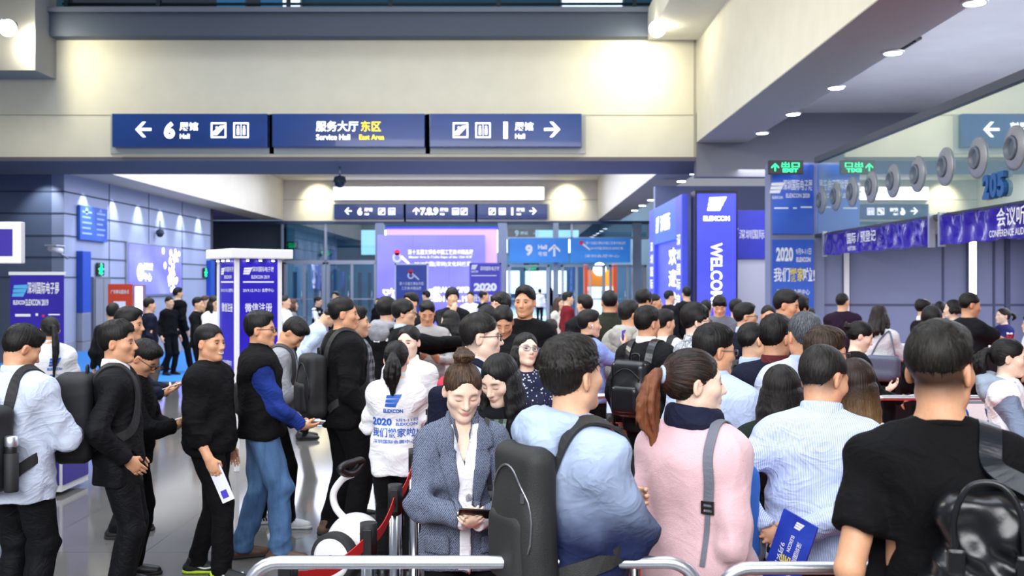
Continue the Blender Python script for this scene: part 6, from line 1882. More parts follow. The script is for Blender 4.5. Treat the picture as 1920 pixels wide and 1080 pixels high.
# the hooded jacket with folded arms
p = person(1074, 626, 3.30, 62, 'young man in a blue gradient hooded jacket with folded arms, black backpack on', ha=50, hair='shag', skin='b', fade=.3, pitch=-6,
           arms=(((-.03, .175, 1.24), (1, -.1, -1.2), (-1, -.1, .2), (0, -1, .1), .35), ((-.03, .20, 1.19), (1, -.1, -1.2), (-1, -.1, .2), (0, -1, .1), .35)), hcol='15120F', hcol2='32291F',
           top_=sw_('hooded_jacket', ombre, ease=.026, hem=.82, wr=.014, wide=1.12), collar=dict(kind='hood', m=ombre), bottom=dict(mat=navy))
backpack(p, 'olive-black backpack on the back of the folded-arms young man', olive, size=(.29, .48, .12), z=1.17, wide=1.45, off=.014, zip_m=mat('zip_bright', (150, 152, 156), .3, .9))

# the woman with the bun, reading her phone
p = person(868, 676, 4.25, 172, 'woman with a hair bun in a grey tweed blazer looking down at her phone', ha=166, sex='f', hair='bun', skin='d', hcol=BR, hcol2=BR2, pitch=22, lip=(.86, .42, .42), build=.97, brow=.6,
           arms=(((.015, .27, 1.065), (1, -.15, -.7), (-.45, .85, .3), (-.6, -.35, .7), .75), ((.045, .275, 1.06), (1, -.15, -.7), (-.55, .8, .3), (-.6, -.35, .7), .75)),
           top_=sw_('blazer', tweed, ease=.020, hem=.80, flare=.035, wr=.010, wide=1.10, vneck=.15), collar=dict(kind='coat', m=tweed))
def blazer(p):
    L = Letters(); L.poly([(-.066, .29), (-.050, .29), (-.038, .22), (.0, .125), (.034, .22), (.046, .29), (.070, .29), (.040, .09), (.024, -.08), (.018, -.36), (-.03, -.36), (-.018, -.10), (-.034, .07)])
    conform(p, L, 'blouse', [white], 'front', (0, 1.14), .007, .004, cuts=4)
    for sg in (-1, 1):
        L = Letters(); L.poly([(sg * .050, .315), (sg * .098, .26), (sg * .108, .205), (sg * .082, .195), (sg * .098, .165), (sg * .045, -.02), (sg * .020, -.10), (sg * .022, .06)])
        conform(p, L, 'lapel', [tweed], 'front', (.004 + sg * .010, 1.14), .013, .005, cuts=4)
    L = Letters(); L.disc(.05, .0, .014, n=10); L.disc(.052, .012, .006, n=8); L.disc(.044, -.01, .006, n=8)
    conform(p, L, 'brooch', [mat('silver', (200, 204, 210), .25, .9)], 'front', (-.035, 1.14), .014, .004)
    k = p.k; s = k['s']
    for nm in 'lr':
        d = unit(k['wr' + nm] - k['el' + nm]); F = Field(.006)
        F.cap(k['wr' + nm] - d * .03, k['wr' + nm] + d * .016, .039 * s, .041 * s, .01); F.box(k['wr' + nm] + d * .062, (.05, .05, .05), frame_along(d), 0, .003, 's')
        link('cuff', to_mesh('cuff', *F.mesh(1)), white, p.top)
    L = Letters(); L.rect(-.045, -.04, .045, .03)
    for sg in (-1, 1): conform(p, L, 'pocket_flap', [tweed], 'front', (sg * .11, .93), .008, .006, cuts=3)
    c = hl(k, (0, -.045, .118)); mb = MB(); R = k['Rh']
    mb.tube([c + R @ V(.034 * math.cos(a), .034 * math.sin(a), 0) for a in np.linspace(0, 2 * PI, 24, endpoint=False)], .006, 8, closed=True); mb.build('hair_tie', mat('dark_tie', (40, 30, 26), .6), p.root)
    t = thing_on(p, 'mobile_phone', 'black mobile phone held in both hands by the tweed-blazer woman', 'phone')
    c = (k['wrl'] + k['wrr']) / 2 + V(-.02, .085, .052); R = rot('z', 96) @ rot('y', -8) @ rot('x', 24)
    R = np.stack([unit(V(1, 0, .08)), unit(V(0, .55, .42)), unit(np.cross(V(1, 0, .08), V(0, .55, .42)))], 1)
    M = Matrix(R.tolist()).to_4x4(); M.translation = Vector(c)
    mb = MB(); mb.box((-.078, -.037, -.004), (.078, .037, .004), bevel=.003); mb.bm.transform(M); mb.build('casing', phone_b, t)
    mb = MB(); mb.box((-.070, -.034, .004), (.070, .034, .0048)); mb.bm.transform(M); mb.build('screen', mat('screen_dark', (60, 70, 96), .1), t)
    t = thing_on(p, 'handbag', 'navy shoulder bag at the tweed-blazer woman\'s left hip, thin black strap', 'bag')
    F = Field(.010); F.box(V(-.235, .11, .90) * s, V(.055, .12, .13), rot('z', 8), .04, .02); link('bag_body', to_mesh('bag_body', *F.mesh(2)), mat('bag_navy', (26, 32, 58), .5, var=.1), t)
    up = k['up']; sx = k['sw'] / s
    q, nn = strap_path(p, [up(-sx * .72, -.08, 1.36) / s, up(-sx * .68, .0, 1.45) / s, up(-sx * .66, .09, 1.38) / s, up(-sx * .72, .13, 1.22) / s, up(-sx * .86, .12, 1.04) / s], .010, top_bvh(p)); MB().ribbon(q, .020, .005, nn).build('strap', mat('strap_black', (22, 22, 26), .5), t)
blazer(p)

# ---------- second rank, middle
p = person(903, 582, 5.3, 112, 'tall man with black-framed glasses in a pale blue shirt, in profile over the bun', ha=88, skin='d', hair='crop', fade=.85, hcol='15120F', hcol2='2A2420', build=1.05,
           arms=(((.02, .30, 1.10), (.9, -.3, -1), (-.1, .9, .3), (-.3, -.2, 1), .5), 'fwd'), top_=sw_('shirt', paleblue, ease=.022, hem=.86, wr=.012), collar=dict(kind='shirt'))
glasses(p, (20, 22, 40))
held(p, 'r', 'leaflet', 'purple-edged leaflet held by the tall man with glasses', 'leaflet', (.10, .20, .006), leaf_w, printed=(leaf_p, [(-.8, -.8, .8, -.2), (-.8, .5, .2, .7)]), off=(0, .12, .03))
backpack(p, 'dark navy backpack worn by the tall man with glasses', navy, size=(.28, .42, .14), z=1.15)
p = person(896, 612, 6.0, 150, 'person in a red sweater standing right behind the tall man with glasses', ha=150, skin='b', top_=sw_('sweater', C_('red_jersey', (196, 62, 78), var=.08), ease=.024), build=1.18)
backpack(p, 'black backpack with straps over the red sweater', packcloth, size=(.28, .42, .14), z=1.15)
p = person(936, 662, 4.75, 205, 'woman with long black hair in a black coat looking down, beside the bun', ha=215, sex='f', hair='long', hlen=.34, pitch=24, skin='d', arms=('phone', 'phone'), top_=sw_('coat', blk2, ease=.024, hem=.7), lip=(.88, .4, .42))
L = Letters(); L.poly([(-.07, .24), (.07, .24), (.05, -.2), (-.06, -.2)]); conform(p, L, 'plaid_scarf', [greenplaid], 'front', (0, 1.15), .012, .008, cuts=3)
p = person(986, 619, 6.75, 168, 'woman in a navy dotted dress with long black hair looking up at the camera', ha=158, sex='f', hair='long', hlen=.26, pitch=-10, roll=-6, skin='d', top_=sw_('dotted_dress', dots, ease=.014, hem=.55, flare=.02), lip=(.82, .45, .45), arms=('down', 'phone'))
glasses(p, (150, 150, 160), .8)

# helpers in white jackets
p = person(744, 634, 6.5, 4, 'helper with a low black ponytail in a white printed jacket, back to the camera', sex='f', hair='pony', hlen=.24, skin='d', arms=('phone', 'phone'), top_=sw_('white_jacket', white, ease=.020, hem=.78, wr=.012, wide=1.05), collar=dict(kind='stand', m=white)); volunteer_print(p, 'back', (0, 1.17), 1.05)
p = person(766, 606, 7.3, 196, 'helper in a white jacket facing the camera behind the ponytailed helper', sex='f', hair='knot', skin='d', pitch=4, lip=(.86, .32, .34), top_=sw_('white_jacket', white, ease=.028, hem=.80, wr=.012, wide=1.12), collar=dict(kind='coat', m=white)); 
L = Letters(); L.logo(0, 0, .05); L.text('ELEXCON', 0, -.045, .018, .09); conform(p, L, 'badge_print', [P_BLUE], 'front', (.08, 1.25), .005)
p = person(93, 590, 9.0, 330, 'helper with a long black ponytail in a white printed jacket at the information desk', ha=322, sex='f', hair='pony', hlen=.44, skin='c', arms=('phone', 'phone'), top_=sw_('white_jacket', white, ease=.030, hem=.78, wr=.012, wide=1.15), collar=dict(kind='stand', m=white), legs='walk', shoes=dict(mat=mat('beige_shoe', (190, 182, 168), .6))); volunteer_print(p, 'back', (.03, 1.17), 1.0)
p = person(1893, 630, 6.2, 118, 'helper in a white vest over a grey hooded top at the right edge', ha=112, sex='f', hair='pony', hlen=.20, skin='d', pitch=4, lip=(.88, .36, .38), inner=sw_('hooded_top', C_('slate_jersey', (126, 140, 164), var=.06), ease=.014, wide=1.05), top_=sw_('white_vest', white, ease=.034, hem=.80, sleeve='none', wr=.014), collar=dict(kind='hood', m=C_('grey_fleece', (152, 164, 180), var=.05)), arms=('phone', 'phone'))
volunteer_print(p, 'back', (0, 1.12), .8, ang=-20)
p.bottom = None

# ---------- left queue
p = person(42, 611, 5.55, 20, 'man in a pale grey-blue shirt looking down at the left edge, black shoulder bag', ha=42, pitch=26, skin='c', hair='short', fade=.5, arms=('read', 'read'), top_=sw_('shirt', greyshirt, ease=.030, hem=.76, flare=.02, wr=.014, wide=1.12), collar=dict(kind='shirt'), bottom=dict(mat=suit, ease=.02), build=1.04)
t = backpack(p, 'black backpack with a flask in its side pocket at the left edge', packcloth, size=(.30, .46, .16), z=1.08, bottle=1, droop=0)
k = p.k; s = k['s']
fl = thing_on(p, 'flask', 'black and steel flask standing in the side pocket of the left-edge backpack', 'flask')
bb = [c for c in t.children if c.name.startswith('bottle_pocket')][0]; q = np.mean([np.array(v.co) for v in bb.data.vertices], axis=0)
MB().lathe([(.001, -.08), (.030, -.08), (.031, .13), (.028, .14)], q).build('flask_body', mat('flask_black', (26, 26, 30), .3), fl); MB().lathe([(.032, .135), (.033, .14), (.033, .185), (.028, .19), (.001, .19)], q).build('cap', M_STEEL, fl)

p = person(221, 599, 5.95, 72, 'man in a black suit and white collar with a black backpack, facing right', ha=84, hair='slick', skin='c', fade=.6, arms=('pocket', 'pocket'), top_=sw_('suit_jacket', suit, ease=.020, hem=.76, flare=.02, wr=.010), collar=dict(kind='shirt', m=white), bottom=dict(mat=suit, ease=.018), jaw=.92)
backpack(p, 'large black backpack on the man in the black suit', packcloth, size=(.34, .52, .22), z=1.17)
p = person(270, 641, 6.55, 84, 'man with glasses in a black jacket bent over a white phone', ha=92, hair='short', skin='c', pitch=30, lean=6, arms=(((.05, .33, 1.12), (.9, -.3, -1), (-.2, .8, .2), (-.2, -.3, 1), .5), ((.05, .30, 1.08), (.9, -.3, -1), (-.5, .7, .3), (-.3, -.3, .9), .55)), top_=sw_('jacket', blk, ease=.028, hem=.84), build=1.08)
glasses(p); held(p, 'r', 'mobile_phone', 'white mobile phone held by the bent man with glasses at left', 'phone', (.075, .155, .009), phone_w, glow('screen_soft', 'D8E4FF', .6))
p = person(243, 574, 7.7, 82, 'man in a dark suit with a pink tie, behind the black-suited man', ha=86, hair='short', skin='c', arms=('read', 'read'), lean=4, top_=sw_('suit_jacket', navy, ease=.020, hem=.76), collar=dict(kind='shirt', m=white), bottom=dict(mat=suit))
held(p, 'r', 'leaflet', 'white leaflet in the hand of the man with the pink tie', 'leaflet', (.10, .19, .005), leaf_w)
L = Letters(); L.poly([(-.025, .2), (.025, .2), (.035, -.15), (0, -.2), (-.035, -.15)]); conform(p, L, 'tie', [mat('pink_tie', (206, 120, 150), .5)], 'front', (0, 1.2), .008, .004, cuts=3)

p = person(394, 604, 6.6, 96, 'smiling man in a black sweater with neon trainers, rolled leaflet in hand', ha=112, hair='crop', skin='c', fade=.8, build=1.12, jaw=1.08, arms=(((.26, .10, .86), (.3, -1, 0), (0, .45, -1), (-1, 0, 0), .6), 'down'), top_=sw_('sweater', blk, ease=.026, hem=.86, sleeve='roll', wr=.012, wide=1.15), bottom=dict(mat=blk, ease=.016), collar=dict(kind='crew'), legs='step', shoes=dict(mat=mat('trainer_black', (24, 26, 28), .6), sole=mat('neon_sole', (206, 240, 60), .5)))
held(p, 'r', 'leaflet', 'rolled white leaflet hanging from the smiling man\'s hand', 'leaflet', (.085, .26, .010), leaf_w, printed=(leaf_p, [(-.6, .4, .4, .8)]), off=(.0, .17, .025))
k = p.k
def smile(p):
    k = p.k; L = [(x, .0955 - abs(x) * .5 * abs(x) * 20, -.070 + 9 * x * x) for x in np.linspace(-.024, .024, 9)]
    MB().ribbon([hl(k, q) for q in L], .008, .005, k['Rh'] @ V(0, 1, 0)).build('teeth', mat('teeth', 'F2EEE8', .3), p.root)
smile(p)
L = Letters()
for i, ch in enumerate('YOUNG'): L.text(ch, 0, .10 - .05 * i, .04, bold=.03)
conform(p, L, 'sleeve_print', [mat('sleeve_grey', (58, 60, 66), .5)], 'front', (0, 1.20), .004, ang=-90)
for n in 'lr':
    sh = [c for c in p.root.children if c.name.startswith('shoe')]
m_n = mat('trainer_white', (220, 226, 222), .5)
for o, n in zip(sh, 'lr'):
    an = k['an' + n]; sd = 1 if n == 'r' else -1
    F = Field(.006); F.ell(V(an[0], an[1] - .045, .05), (.042, .035, .035), None, .01); F.box(V(an[0], an[1], -.185), (.2, .3, .2), None, 0, .004, 's'); link('heel_counter', to_mesh('heel_counter', *F.mesh(1)), mat('neon_sole', (206, 240, 60), .5), o)
    for x in (-1, 1):
        pts = [V(an[0] + x * .040, an[1] + y, z) for y, z in ((.13, .050), (.07, .040), (.02, .055), (.005, .075))]
        MB().tube(smooth_path(pts, 5), .006, 8).build('side_stripe', m_n, o)

p = person(489, 581, 7.0, 76, 'man with glasses in a black gilet over a blue jersey and jeans', ha=88, hair='short', skin='c', fade=.7, build=1.04, arms=(((.10, .27, .94), (.9, -.6, -.5), (-.3, .9, -.1), (-.4, -.2, .9), .6), ((.06, .24, .93), (.9, -.6, -.5), (-.6, .8, -.2), (-.5, -.3, .8), .6)), inner=sw_('jersey', C_('royal_jersey', (30, 52, 128), var=.1), ease=.016, hem=.90, wide=1.05), top_=sw_('gilet', blk, ease=.036, hem=.86, sleeve='none'), collar=dict(kind='stand', m=blk), bottom=dict(name='jeans', mat=denim, ease=.020, wr=.011, slim=1.05), legs='step', shoes=dict(mat=brown, sole=mat('dark_sole', (30, 30, 32), .7)))
glasses(p); held(p, 'r', 'mobile_phone', 'violet-screened white phone held by the man in jeans', 'phone', (.078, .155, .009), phone_w, glow('screen_violet', '9A8CF0', .8))

p = person(550, 603, 8.0, 84, 'man in a grey jersey with his head bowed, white trainers, black shoulder strap', ha=96, pitch=40, lean=10, hair='short', skin='c', arms=('phone', 'phone'), top_=sw_('jersey', greyhood, ease=.024, hem=.84), legs='step', shoes=dict(mat=white_shoe, sole=rubber))
backpack(p, 'black backpack on the bowed man in the grey jersey', packcloth, size=(.30, .46, .18), z=1.15, strap_m=mat('strap_charcoal', (60, 62, 68), .7))
for o in [c for c in p.root.children if c.name.startswith('shoe')]:
    n = 'l' if o == [c for c in p.root.children if c.name.startswith('shoe')][0] else 'r'; an = p.k['an' + n]
    for x in (-1, 1):
        for j in range(3):
            y = an[1] + .035 + .022 * j; MB().tube([V(an[0] + x * .040, y, .03), V(an[0] + x * .036, y - .018, .070)], .0055, 6).build('side_stripe', phone_b, o)
p = person(645, 554, 7.65, 62, 'tall burly man in a black sweater with a black backpack, looking right', ha=80, hair='crop', skin='c', fade=.8, build=1.16, arms=(((.25, .10, .90), (.3, -1, 0), (0, .3, -1), (-1, 0, 0), .5), 'down'), top_=sw_('sweater', blk, ease=.028, hem=.80), legs='apart', bottom=dict(mat=blk, ease=.024), shoes=dict(mat=mat('brown_trainer', (96, 70, 50), .6)))
backpack(p, 'black backpack hanging off the burly man\'s back', packcloth, size=(.30, .48, .17), z=1.10)
held(p, 'r', 'mobile_phone', 'black phone in the lowered hand of the burly man', 'phone', (.07, .14, .008), phone_b, off=(.0, .07, .03))
p = person(668, 572, 8.1, 70, 'person in a dark plaid jacket mostly hidden behind the burly man', ha=75, top_=sw_('plaid_jacket', plaid, ease=.022, hem=.8), build=1.08, bottom=dict(mat=navy))

# ---------- right queue, behind the pink coat
p = person(1340, 605, 4.95, 40, 'man with glasses in a pale blue shirt just behind the pink coat', ha=72, hair='short', skin='c', fade=.6, top_=sw_('shirt', paleblue, ease=.020), collar=dict(kind='shirt'), pitch=4, build=1.05); glasses(p, (120, 120, 140), .7)
p = person(1414, 603, 6.35, 50, 'man in a pale blue shirt with head tilted down and a dark shoulder strap', ha=70, roll=-12, pitch=10, hair='crop', skin='b', fade=.7, top_=sw_('shirt', paleblue, ease=.020), collar=dict(kind='shirt'))
backpack(p, 'dark backpack on the pale blue shirt beside the navy jacket', packcloth, size=(.28, .44, .16), z=1.2)
p = person(1456, 588, 5.7, 30, 'man in a dark navy jacket with check collar lining', ha=52, hair='short', skin='c', fade=.6, pitch=6, top_=sw_('jacket', navy, ease=.024), collar=dict(kind='shirt', m=C_('red_check', (96, 40, 44))), build=1.05)
p = person(1507, 580, 5.3, 352, 'grey-haired man with a pale blue collar seen from behind', hair='crop', hcol='3E4148', hcol2='9AA0A8', skin='c', fade=.3, top_=sw_('jacket', greyshirt, ease=.024), collar=dict(kind='shirt', m=paleblue), build=1.08)
p = person(1549, 610, 4.95, 62, 'brown-haired man with rimless glasses behind the striped shirt', ha=78, hair='short', hcol='2A1D14', hcol2='6A4E34', skin='c', fade=.5, top_=sw_('jacket', C_('brown_jacket', (58, 50, 48)), ease=.022), pitch=4); glasses(p, (40, 44, 70))
p = person(1466, 676, 4.36, 22, 'woman with long dark hair in a dark green coat beside the striped shirt', sex='f', hair='long', hlen=.42, skin='d', hcol='120F0E', hcol2='2E241E', top_=sw_('coat', C_('bottle_green', (24, 38, 34), var=.15), ease=.026, hem=.7))
p = person(1606, 664, 4.2, 30, 'woman with very long brown hair lightening to blond, white top', ha=40, sex='f', hair='long', hlen=.50, hkind='ombre', hcol='2E1C12', hcol2='B08450', skin='d', top_=sw_('top', white, ease=.016))
p = person(1614, 601, 8.2, 92, 'woman in a black top with tied black hair looking down at her phone', ha=100, sex='f', hair='knot', pitch=22, skin='d', arms=(((.10, .34, 1.06), (.9, -.3, -1), (-.1, .9, .1), (-.1, -.2, 1), .35), 'phone'), top_=sw_('top', blk, ease=.016))
held(p, 'r', 'mobile_phone', 'grey phone on the palm of the woman in the black top', 'phone', (.072, .15, .009), mat('phone_grey', (150, 154, 162), .3), scr)
p = person(1306, 566, 7.25, 72, 'man with glasses and a grey printed shirt in profile over the ponytail', ha=88, hair='fringe', skin='d', top_=sw_('shirt', mat('printed_shirt', (196, 200, 206), .8, kind='flower', col2=(96, 104, 118), scale=30, bump=.1), ease=.018), collar=dict(kind='shirt')); glasses(p)
p = person(1214, 572, 7.6, 38, 'man in a black suit with a black leather backpack right of the hooded jacket', ha=52, hair='short', skin='c', top_=sw_('suit_jacket', suit, ease=.022, hem=.8), collar=dict(kind='shirt', m=white), build=1.08)
backpack(p, 'black leather backpack on the suited man in the middle queue', leather, size=(.30, .42, .18), z=1.14)
p = person(1105, 579, 9.0, 66, 'man with a white earphone raising a violet phone', ha=80, hair='short', skin='b', arms=(((.02, .36, 1.38), (.8, .1, -1), (-.1, .3, .95), (-.8, -.5, .1), .6), 'down'), top_=sw_('shirt', C_('periwinkle_shirt', (140, 160, 226), var=.06), ease=.018), collar=dict(kind='shirt', m=blk))
held(p, 'r', 'mobile_phone', 'violet phone held up by the man with the earphone', 'phone', (.072, .15, .010), mat('phone_violet', (84, 66, 190), .3), scr, tilt=(0, 0, -25))
mb = MB(); k = p.k; mb.cap = None
mb.ball(hl(k, (.086, .006, -.012)), .010); mb.cyl(hl(k, (.087, .008, -.018)), hl(k, (.085, .014, -.045)), .004); mb.build('earphone', M_WHITE, p.root)

# ---------- the rest: (x, top, distance, heading, label, options)
F_ = dict(sex='f')
for row in [
    (212, 567, 13.0, 350, 'person with short dark hair and a face mask strap at far left', dict(hair='short', top_=sw_('jacket', blk2))),
    (281, 557, 16.8, 55, 'man in a navy jacket and brown trousers under the violet lightbox', dict(hair='crop', top_=sw_('jacket', navy, hem=.8), bottom=dict(mat=C_('brown_trouser', (92, 84, 76))))),
    (318, 555, 21.0, 120, 'man half hidden behind the walking man in black', dict(hair='crop', top_=sw_('jacket', blk))),
    (372, 556, 18.0, 100, 'man in black beside the white-topped woman by the kiosk', dict(hair='short', top_=sw_('jacket', blk, hem=.8), arms=('phone', 'phone'))),
    (385, 554, 22.5, 80, 'brown-haired person furthest behind the kiosk', dict(hair='short', hcol='4A3626', hcol2='7A5C40', top_=sw_('jacket', C_('tan_jacket', (150, 120, 90))))),
    (402, 553, 17.0, 128, 'long-haired woman in a white top left of the kiosk', dict(sex='f', hair='long', hlen=.2, top_=sw_('top', white, ease=.02), arms=('phone', 'phone'), pitch=15)),
    (535, 552, 18.5, 98, 'woman in a white blouse with folded arms right of the kiosk', dict(sex='f', hair='knot', top_=sw_('blouse', white, ease=.02), arms=('fold', 'fold'))),
    (549, 559, 20.0, 70, 'brown-haired woman in grey behind the folded-arms woman', dict(sex='f', hair='long', hlen=.12, hcol='4A3020', hcol2='7A5638', top_=sw_('jacket', C_('mid_grey', (120, 118, 120))))),
    (597, 555, 24.0, 108, 'woman in a black dress with white sleeves reading a phone by the doors', dict(sex='f', hair='knot', pitch=16, arms=('phone', 'phone'), inner=sw_('blouse', white, ease=.012), top_=sw_('pinafore', blk, ease=.02, sleeve='none', hem=.5, flare=.03))),
    (629, 546, 26.0, 200, 'man in black facing the camera by the left doors', dict(hair='short', top_=sw_('jacket', blk))),
    (618, 585, 12.5, 70, 'bowed person in a pale blue shirt behind the burly man', dict(hair='crop', pitch=40, lean=25, top_=sw_('shirt', C_('ice_shirt', (198, 216, 240))))),
    (709, 557, 26.0, 200, 'long-haired woman in black by the pillar', dict(sex='f', hair='long', hlen=.3, top_=sw_('coat', blk, hem=.7))),
    (726, 555, 10.0, 28, 'man in a black jacket with red and white patches over a grey top', dict(hair='mop', ha=30, top_=sw_('jacket', blk, ease=.03, hem=.82), collar=dict(kind='hood', m=greyhood))),
    (758, 559, 9.3, 78, 'man with glasses in black stretching an arm to the right', dict(hair='fringe', ha=88, skin='b', arms=(((.02, .58, 1.34), (.8, 0, -1), None, (-1, 0, 0), .3), ((.10, .50, 1.30), (.8, 0, -1), None, (-1, 0, 0), .3)), top_=sw_('jacket', blk, ease=.026), collar=dict(kind='shirt', m=paleblue))),
    (770, 547, 12.4, 215, 'dark-haired man behind the arm-stretching man', dict(hair='short', top_=sw_('jacket', blk2))),
    (801, 564, 10.6, 172, 'man looking down in a grey T-shirt under an open black jacket', dict(hair='short', pitch=24, skin='c', top_=sw_('tee_shirt', C_('light_grey_tee', (168, 166, 164))), arms=('phone', 'phone'))),
    (799, 544, 24.0, 300, 'small dark-haired figure before the violet backdrop', dict(hair='short', top_=sw_('jacket', navy))),
    (848, 538, 14.0, 168, 'long-haired man in a black suit and white shirt before the backdrop', dict(hair='mop', skin='b', top_=sw_('suit_jacket', suit), arms=('chin', 'down'))),
    (843, 578, 11.2, 300, 'long-haired woman in a white top reaching out a hand', dict(sex='f', hair='long', hlen=.22, skin='d', top_=sw_('top', white, ease=.02), arms=('down', ((.05, .40, 1.08), (.9, -.3, -1), None, (0, 0, 1), .3)))),
    (882, 545, 22.0, 192, 'man in a white shirt wearing earbuds before the violet stand', dict(hair='crop', skin='b', top_=sw_('shirt', white))),
    (908, 543, 21.0, 82, 'shaven-headed man in a black waistcoat with white sleeves', dict(hair='bald', skin='c', fade=.8, inner=sw_('shirt', white, ease=.012), top_=sw_('waistcoat', blk, ease=.022, sleeve='none'))),
    (938, 546, 9.8, 205, 'man with thick black hair in a white shirt facing left', dict(hair='fringe', ha=225, skin='b', top_=sw_('shirt', white))),
    (943, 574, 7.9, 178, 'man looking down in a black padded waistcoat', dict(hair='crop', pitch=28, skin='c', fade=.8, top_=sw_('padded_waistcoat', blk2, kind='puffer', ease=.034), arms=('phone', 'phone'))),
    (914, 571, 9.2, 10, 'dark-haired man whose head shows just above the tall man with glasses', dict(hair='mop', top_=sw_('jacket', blk))),
    (984, 534, 8.3, 186, 'young man in a black sweatshirt with red and white chest print', dict(hair='short', ha=196, skin='c', fade=.8, top_=sw_('sweatshirt', blk, ease=.022))),
    (1012, 541, 45.0, 0, 'far figure in a white hooded top walking away through the doors', dict(hair='short', top_=sw_('hooded_top', white), legs='walk')),
    (1033, 538, 60.0, 5, 'far figure in a dark coat standing beyond the doors', dict(sex='f', hair='long', hlen=.3, top_=sw_('coat', navy, hem=.6), legs='close')),
    (1048, 556, 20.0, 130, 'woman with long hair and a cream bag by the maroon coat', dict(sex='f', hair='long', hlen=.3, hcol='3A261C', hcol2='5A4030', top_=sw_('top', C_('cream_cloth', (214, 204, 190))))),
    (1065, 546, 19.0, 80, 'man in a maroon coat in front of the doors', dict(hair='short', top_=sw_('coat', C_('maroon_wool', (112, 26, 34), var=.1), hem=.7))),
    (1033, 597, 11.2, 20, 'person in a dusky purple top behind the young man in the sweatshirt', dict(top_=sw_('top', C_('dusky_purple', (108, 78, 118))))),
    (1096, 551, 12.2, 335, 'man in a navy-black jacket from behind, left of the green shirt', dict(hair='short', ha=320, top_=sw_('jacket', suit, ease=.026))),
    (1143, 542, 10.6, 2, 'close-cropped man in a dark green shirt from behind', dict(hair='crop', skin='c', fade=.6, top_=sw_('shirt', C_('dark_green', (44, 46, 38), var=.1), ease=.022), collar=dict(kind='shirt'), build=1.08)),
    (1180, 562, 9.35, 40, 'man in a pale sand hooded jacket seen from behind', dict(hair='short', ha=55, skin='c', top_=sw_('hooded_jacket', sand, ease=.034, wide=1.15), collar=dict(kind='hood', m=sand), build=1.06)),
    (1208, 541, 13.0, 60, 'curly dark-haired man in the middle distance before the gate', dict(hair='mop', top_=sw_('jacket', blk2))),
    (1228, 549, 14.5, 85, 'man in black looking right before the violet gate', dict(hair='crop', ha=95, skin='c', top_=sw_('jacket', blk))),
    (1256, 543, 18.6, 65, 'man in a charcoal jacket standing in the lit gate', dict(hair='crop', ha=80, top_=sw_('jacket', blk2))),
    (1287, 537, 19.0, 345, 'dark-suited figure before the white Chinese characters', dict(hair='short', top_=sw_('suit_jacket', suit))),
    (1246, 578, 9.2, 35, 'man in a white shirt with a broad black strap across his back', dict(hair='short', ha=60, top_=sw_('shirt', white, ease=.02))),
    (1349, 554, 12.2, 190, 'man in a grey waistcoat looking down under the tower sign', dict(hair='fringe', pitch=24, skin='b', inner=sw_('shirt', C_('steel_blue_shirt', (120, 148, 176)), ease=.012), top_=sw_('waistcoat', C_('flecked_grey', (108, 110, 122)), ease=.022, sleeve='none'))),
    (1324, 561, 14.2, 20, 'dark head just left of the grey waistcoat', dict(hair='short')),
    (1380, 559, 13.2, 40, 'dark head between the waistcoat and the man with glasses', dict(hair='short', top_=sw_('jacket', blk2))),
    (1398, 566, 9.4, 80, 'man with glasses in a dark suit facing right under the tower sign', dict(hair='short', ha=92, skin='b', top_=sw_('suit_jacket', navy), collar=dict(kind='shirt', m=paleblue))),
    (1441, 570, 11.0, 185, 'man facing the camera with only his upper face in view', dict(hair='crop', skin='c', fade=.7, top_=sw_('jacket', blk2))),
    (1475, 542, 8.6, 104, 'man with heavy black hair looking down to the right, before the blue pier board', dict(hair='short', ha=112, pitch=10, skin='c', top_=sw_('jacket', C_('taupe_jacket', (92, 84, 82))))),
    (1499, 550, 10.5, 60, 'dark head behind the heavy-haired man at the pier board', dict(hair='mop', top_=sw_('jacket', blk))),
    (1516, 575, 11.6, 20, 'low dark head before the bottom of the pier board', dict(hair='short', top_=sw_('jacket', blk2))),
    (1580, 548, 14.0, 30, 'man in a dark plum jacket at the left end of the counters', dict(hair='crop', ha=50, top_=sw_('jacket', C_('plum_jacket', (40, 24, 44), var=.15), ease=.026), arms=('read', 'read'))),
    (1649, 568, 11.2, 42, 'long-haired woman in a white knit top at the counter, grey bag', dict(sex='f', hair='long', hlen=.22, hcol='1C1412', hcol2='3E2C26', top_=sw_('knit_top', white, ease=.02), arms=(((.08, .34, 1.20), (.9, -.3, -1), None, (-.3, -.2, .9), .5), 'phone'))),
    (1733, 557, 12.4, 84, 'balding man in dark clothes holding white papers at the counter', dict(hair='bald', skin='b', fade=.5, top_=sw_('jacket', blk2), collar=dict(kind='shirt', m=white), arms=('read', 'read'))),
    (1746, 572, 9.6, 10, 'dark head just above the nearest man\'s hair', dict(hair='mop', top_=sw_('jacket', blk))),
    (1763, 564, 14.6, 30, 'dark-haired person behind the balding man', dict(hair='short', top_=sw_('jacket', blk2))),
    (1786, 559, 13.0, 285, 'short-haired woman facing left at the counter', dict(sex='f', hair='long', hlen=.05, skin='d', top_=sw_('top', C_('pale_teal', (168, 184, 196))))),
    (1819, 547, 10.4, 80, 'man in a black T-shirt reaching an arm across the counter', dict(hair='crop', ha=92, skin='c', fade=.8, pitch=8, arms=(((.12, .52, 1.16), (.8, 0, -1), None, (0, 0, -1), .3), 'desk'), top_=sw_('tee_shirt', blk2, sleeve='short', ease=.022, wide=1.1), build=1.06)),
    (1880, 575, 14.6, 268, 'ponytailed clerk in a navy, red and white jacket behind the counter', dict(sex='f', hair='pony', hlen=.10, skin='d', top_=sw_('uniform_jacket', C_('uniform_navy', (42, 44, 104), var=.1), ease=.02), arms=('desk', 'desk'))),
    (1931, 590, 13.4, 300, 'person in a white top cut by the right edge', dict(hair='short', top_=sw_('top', white))),
]:
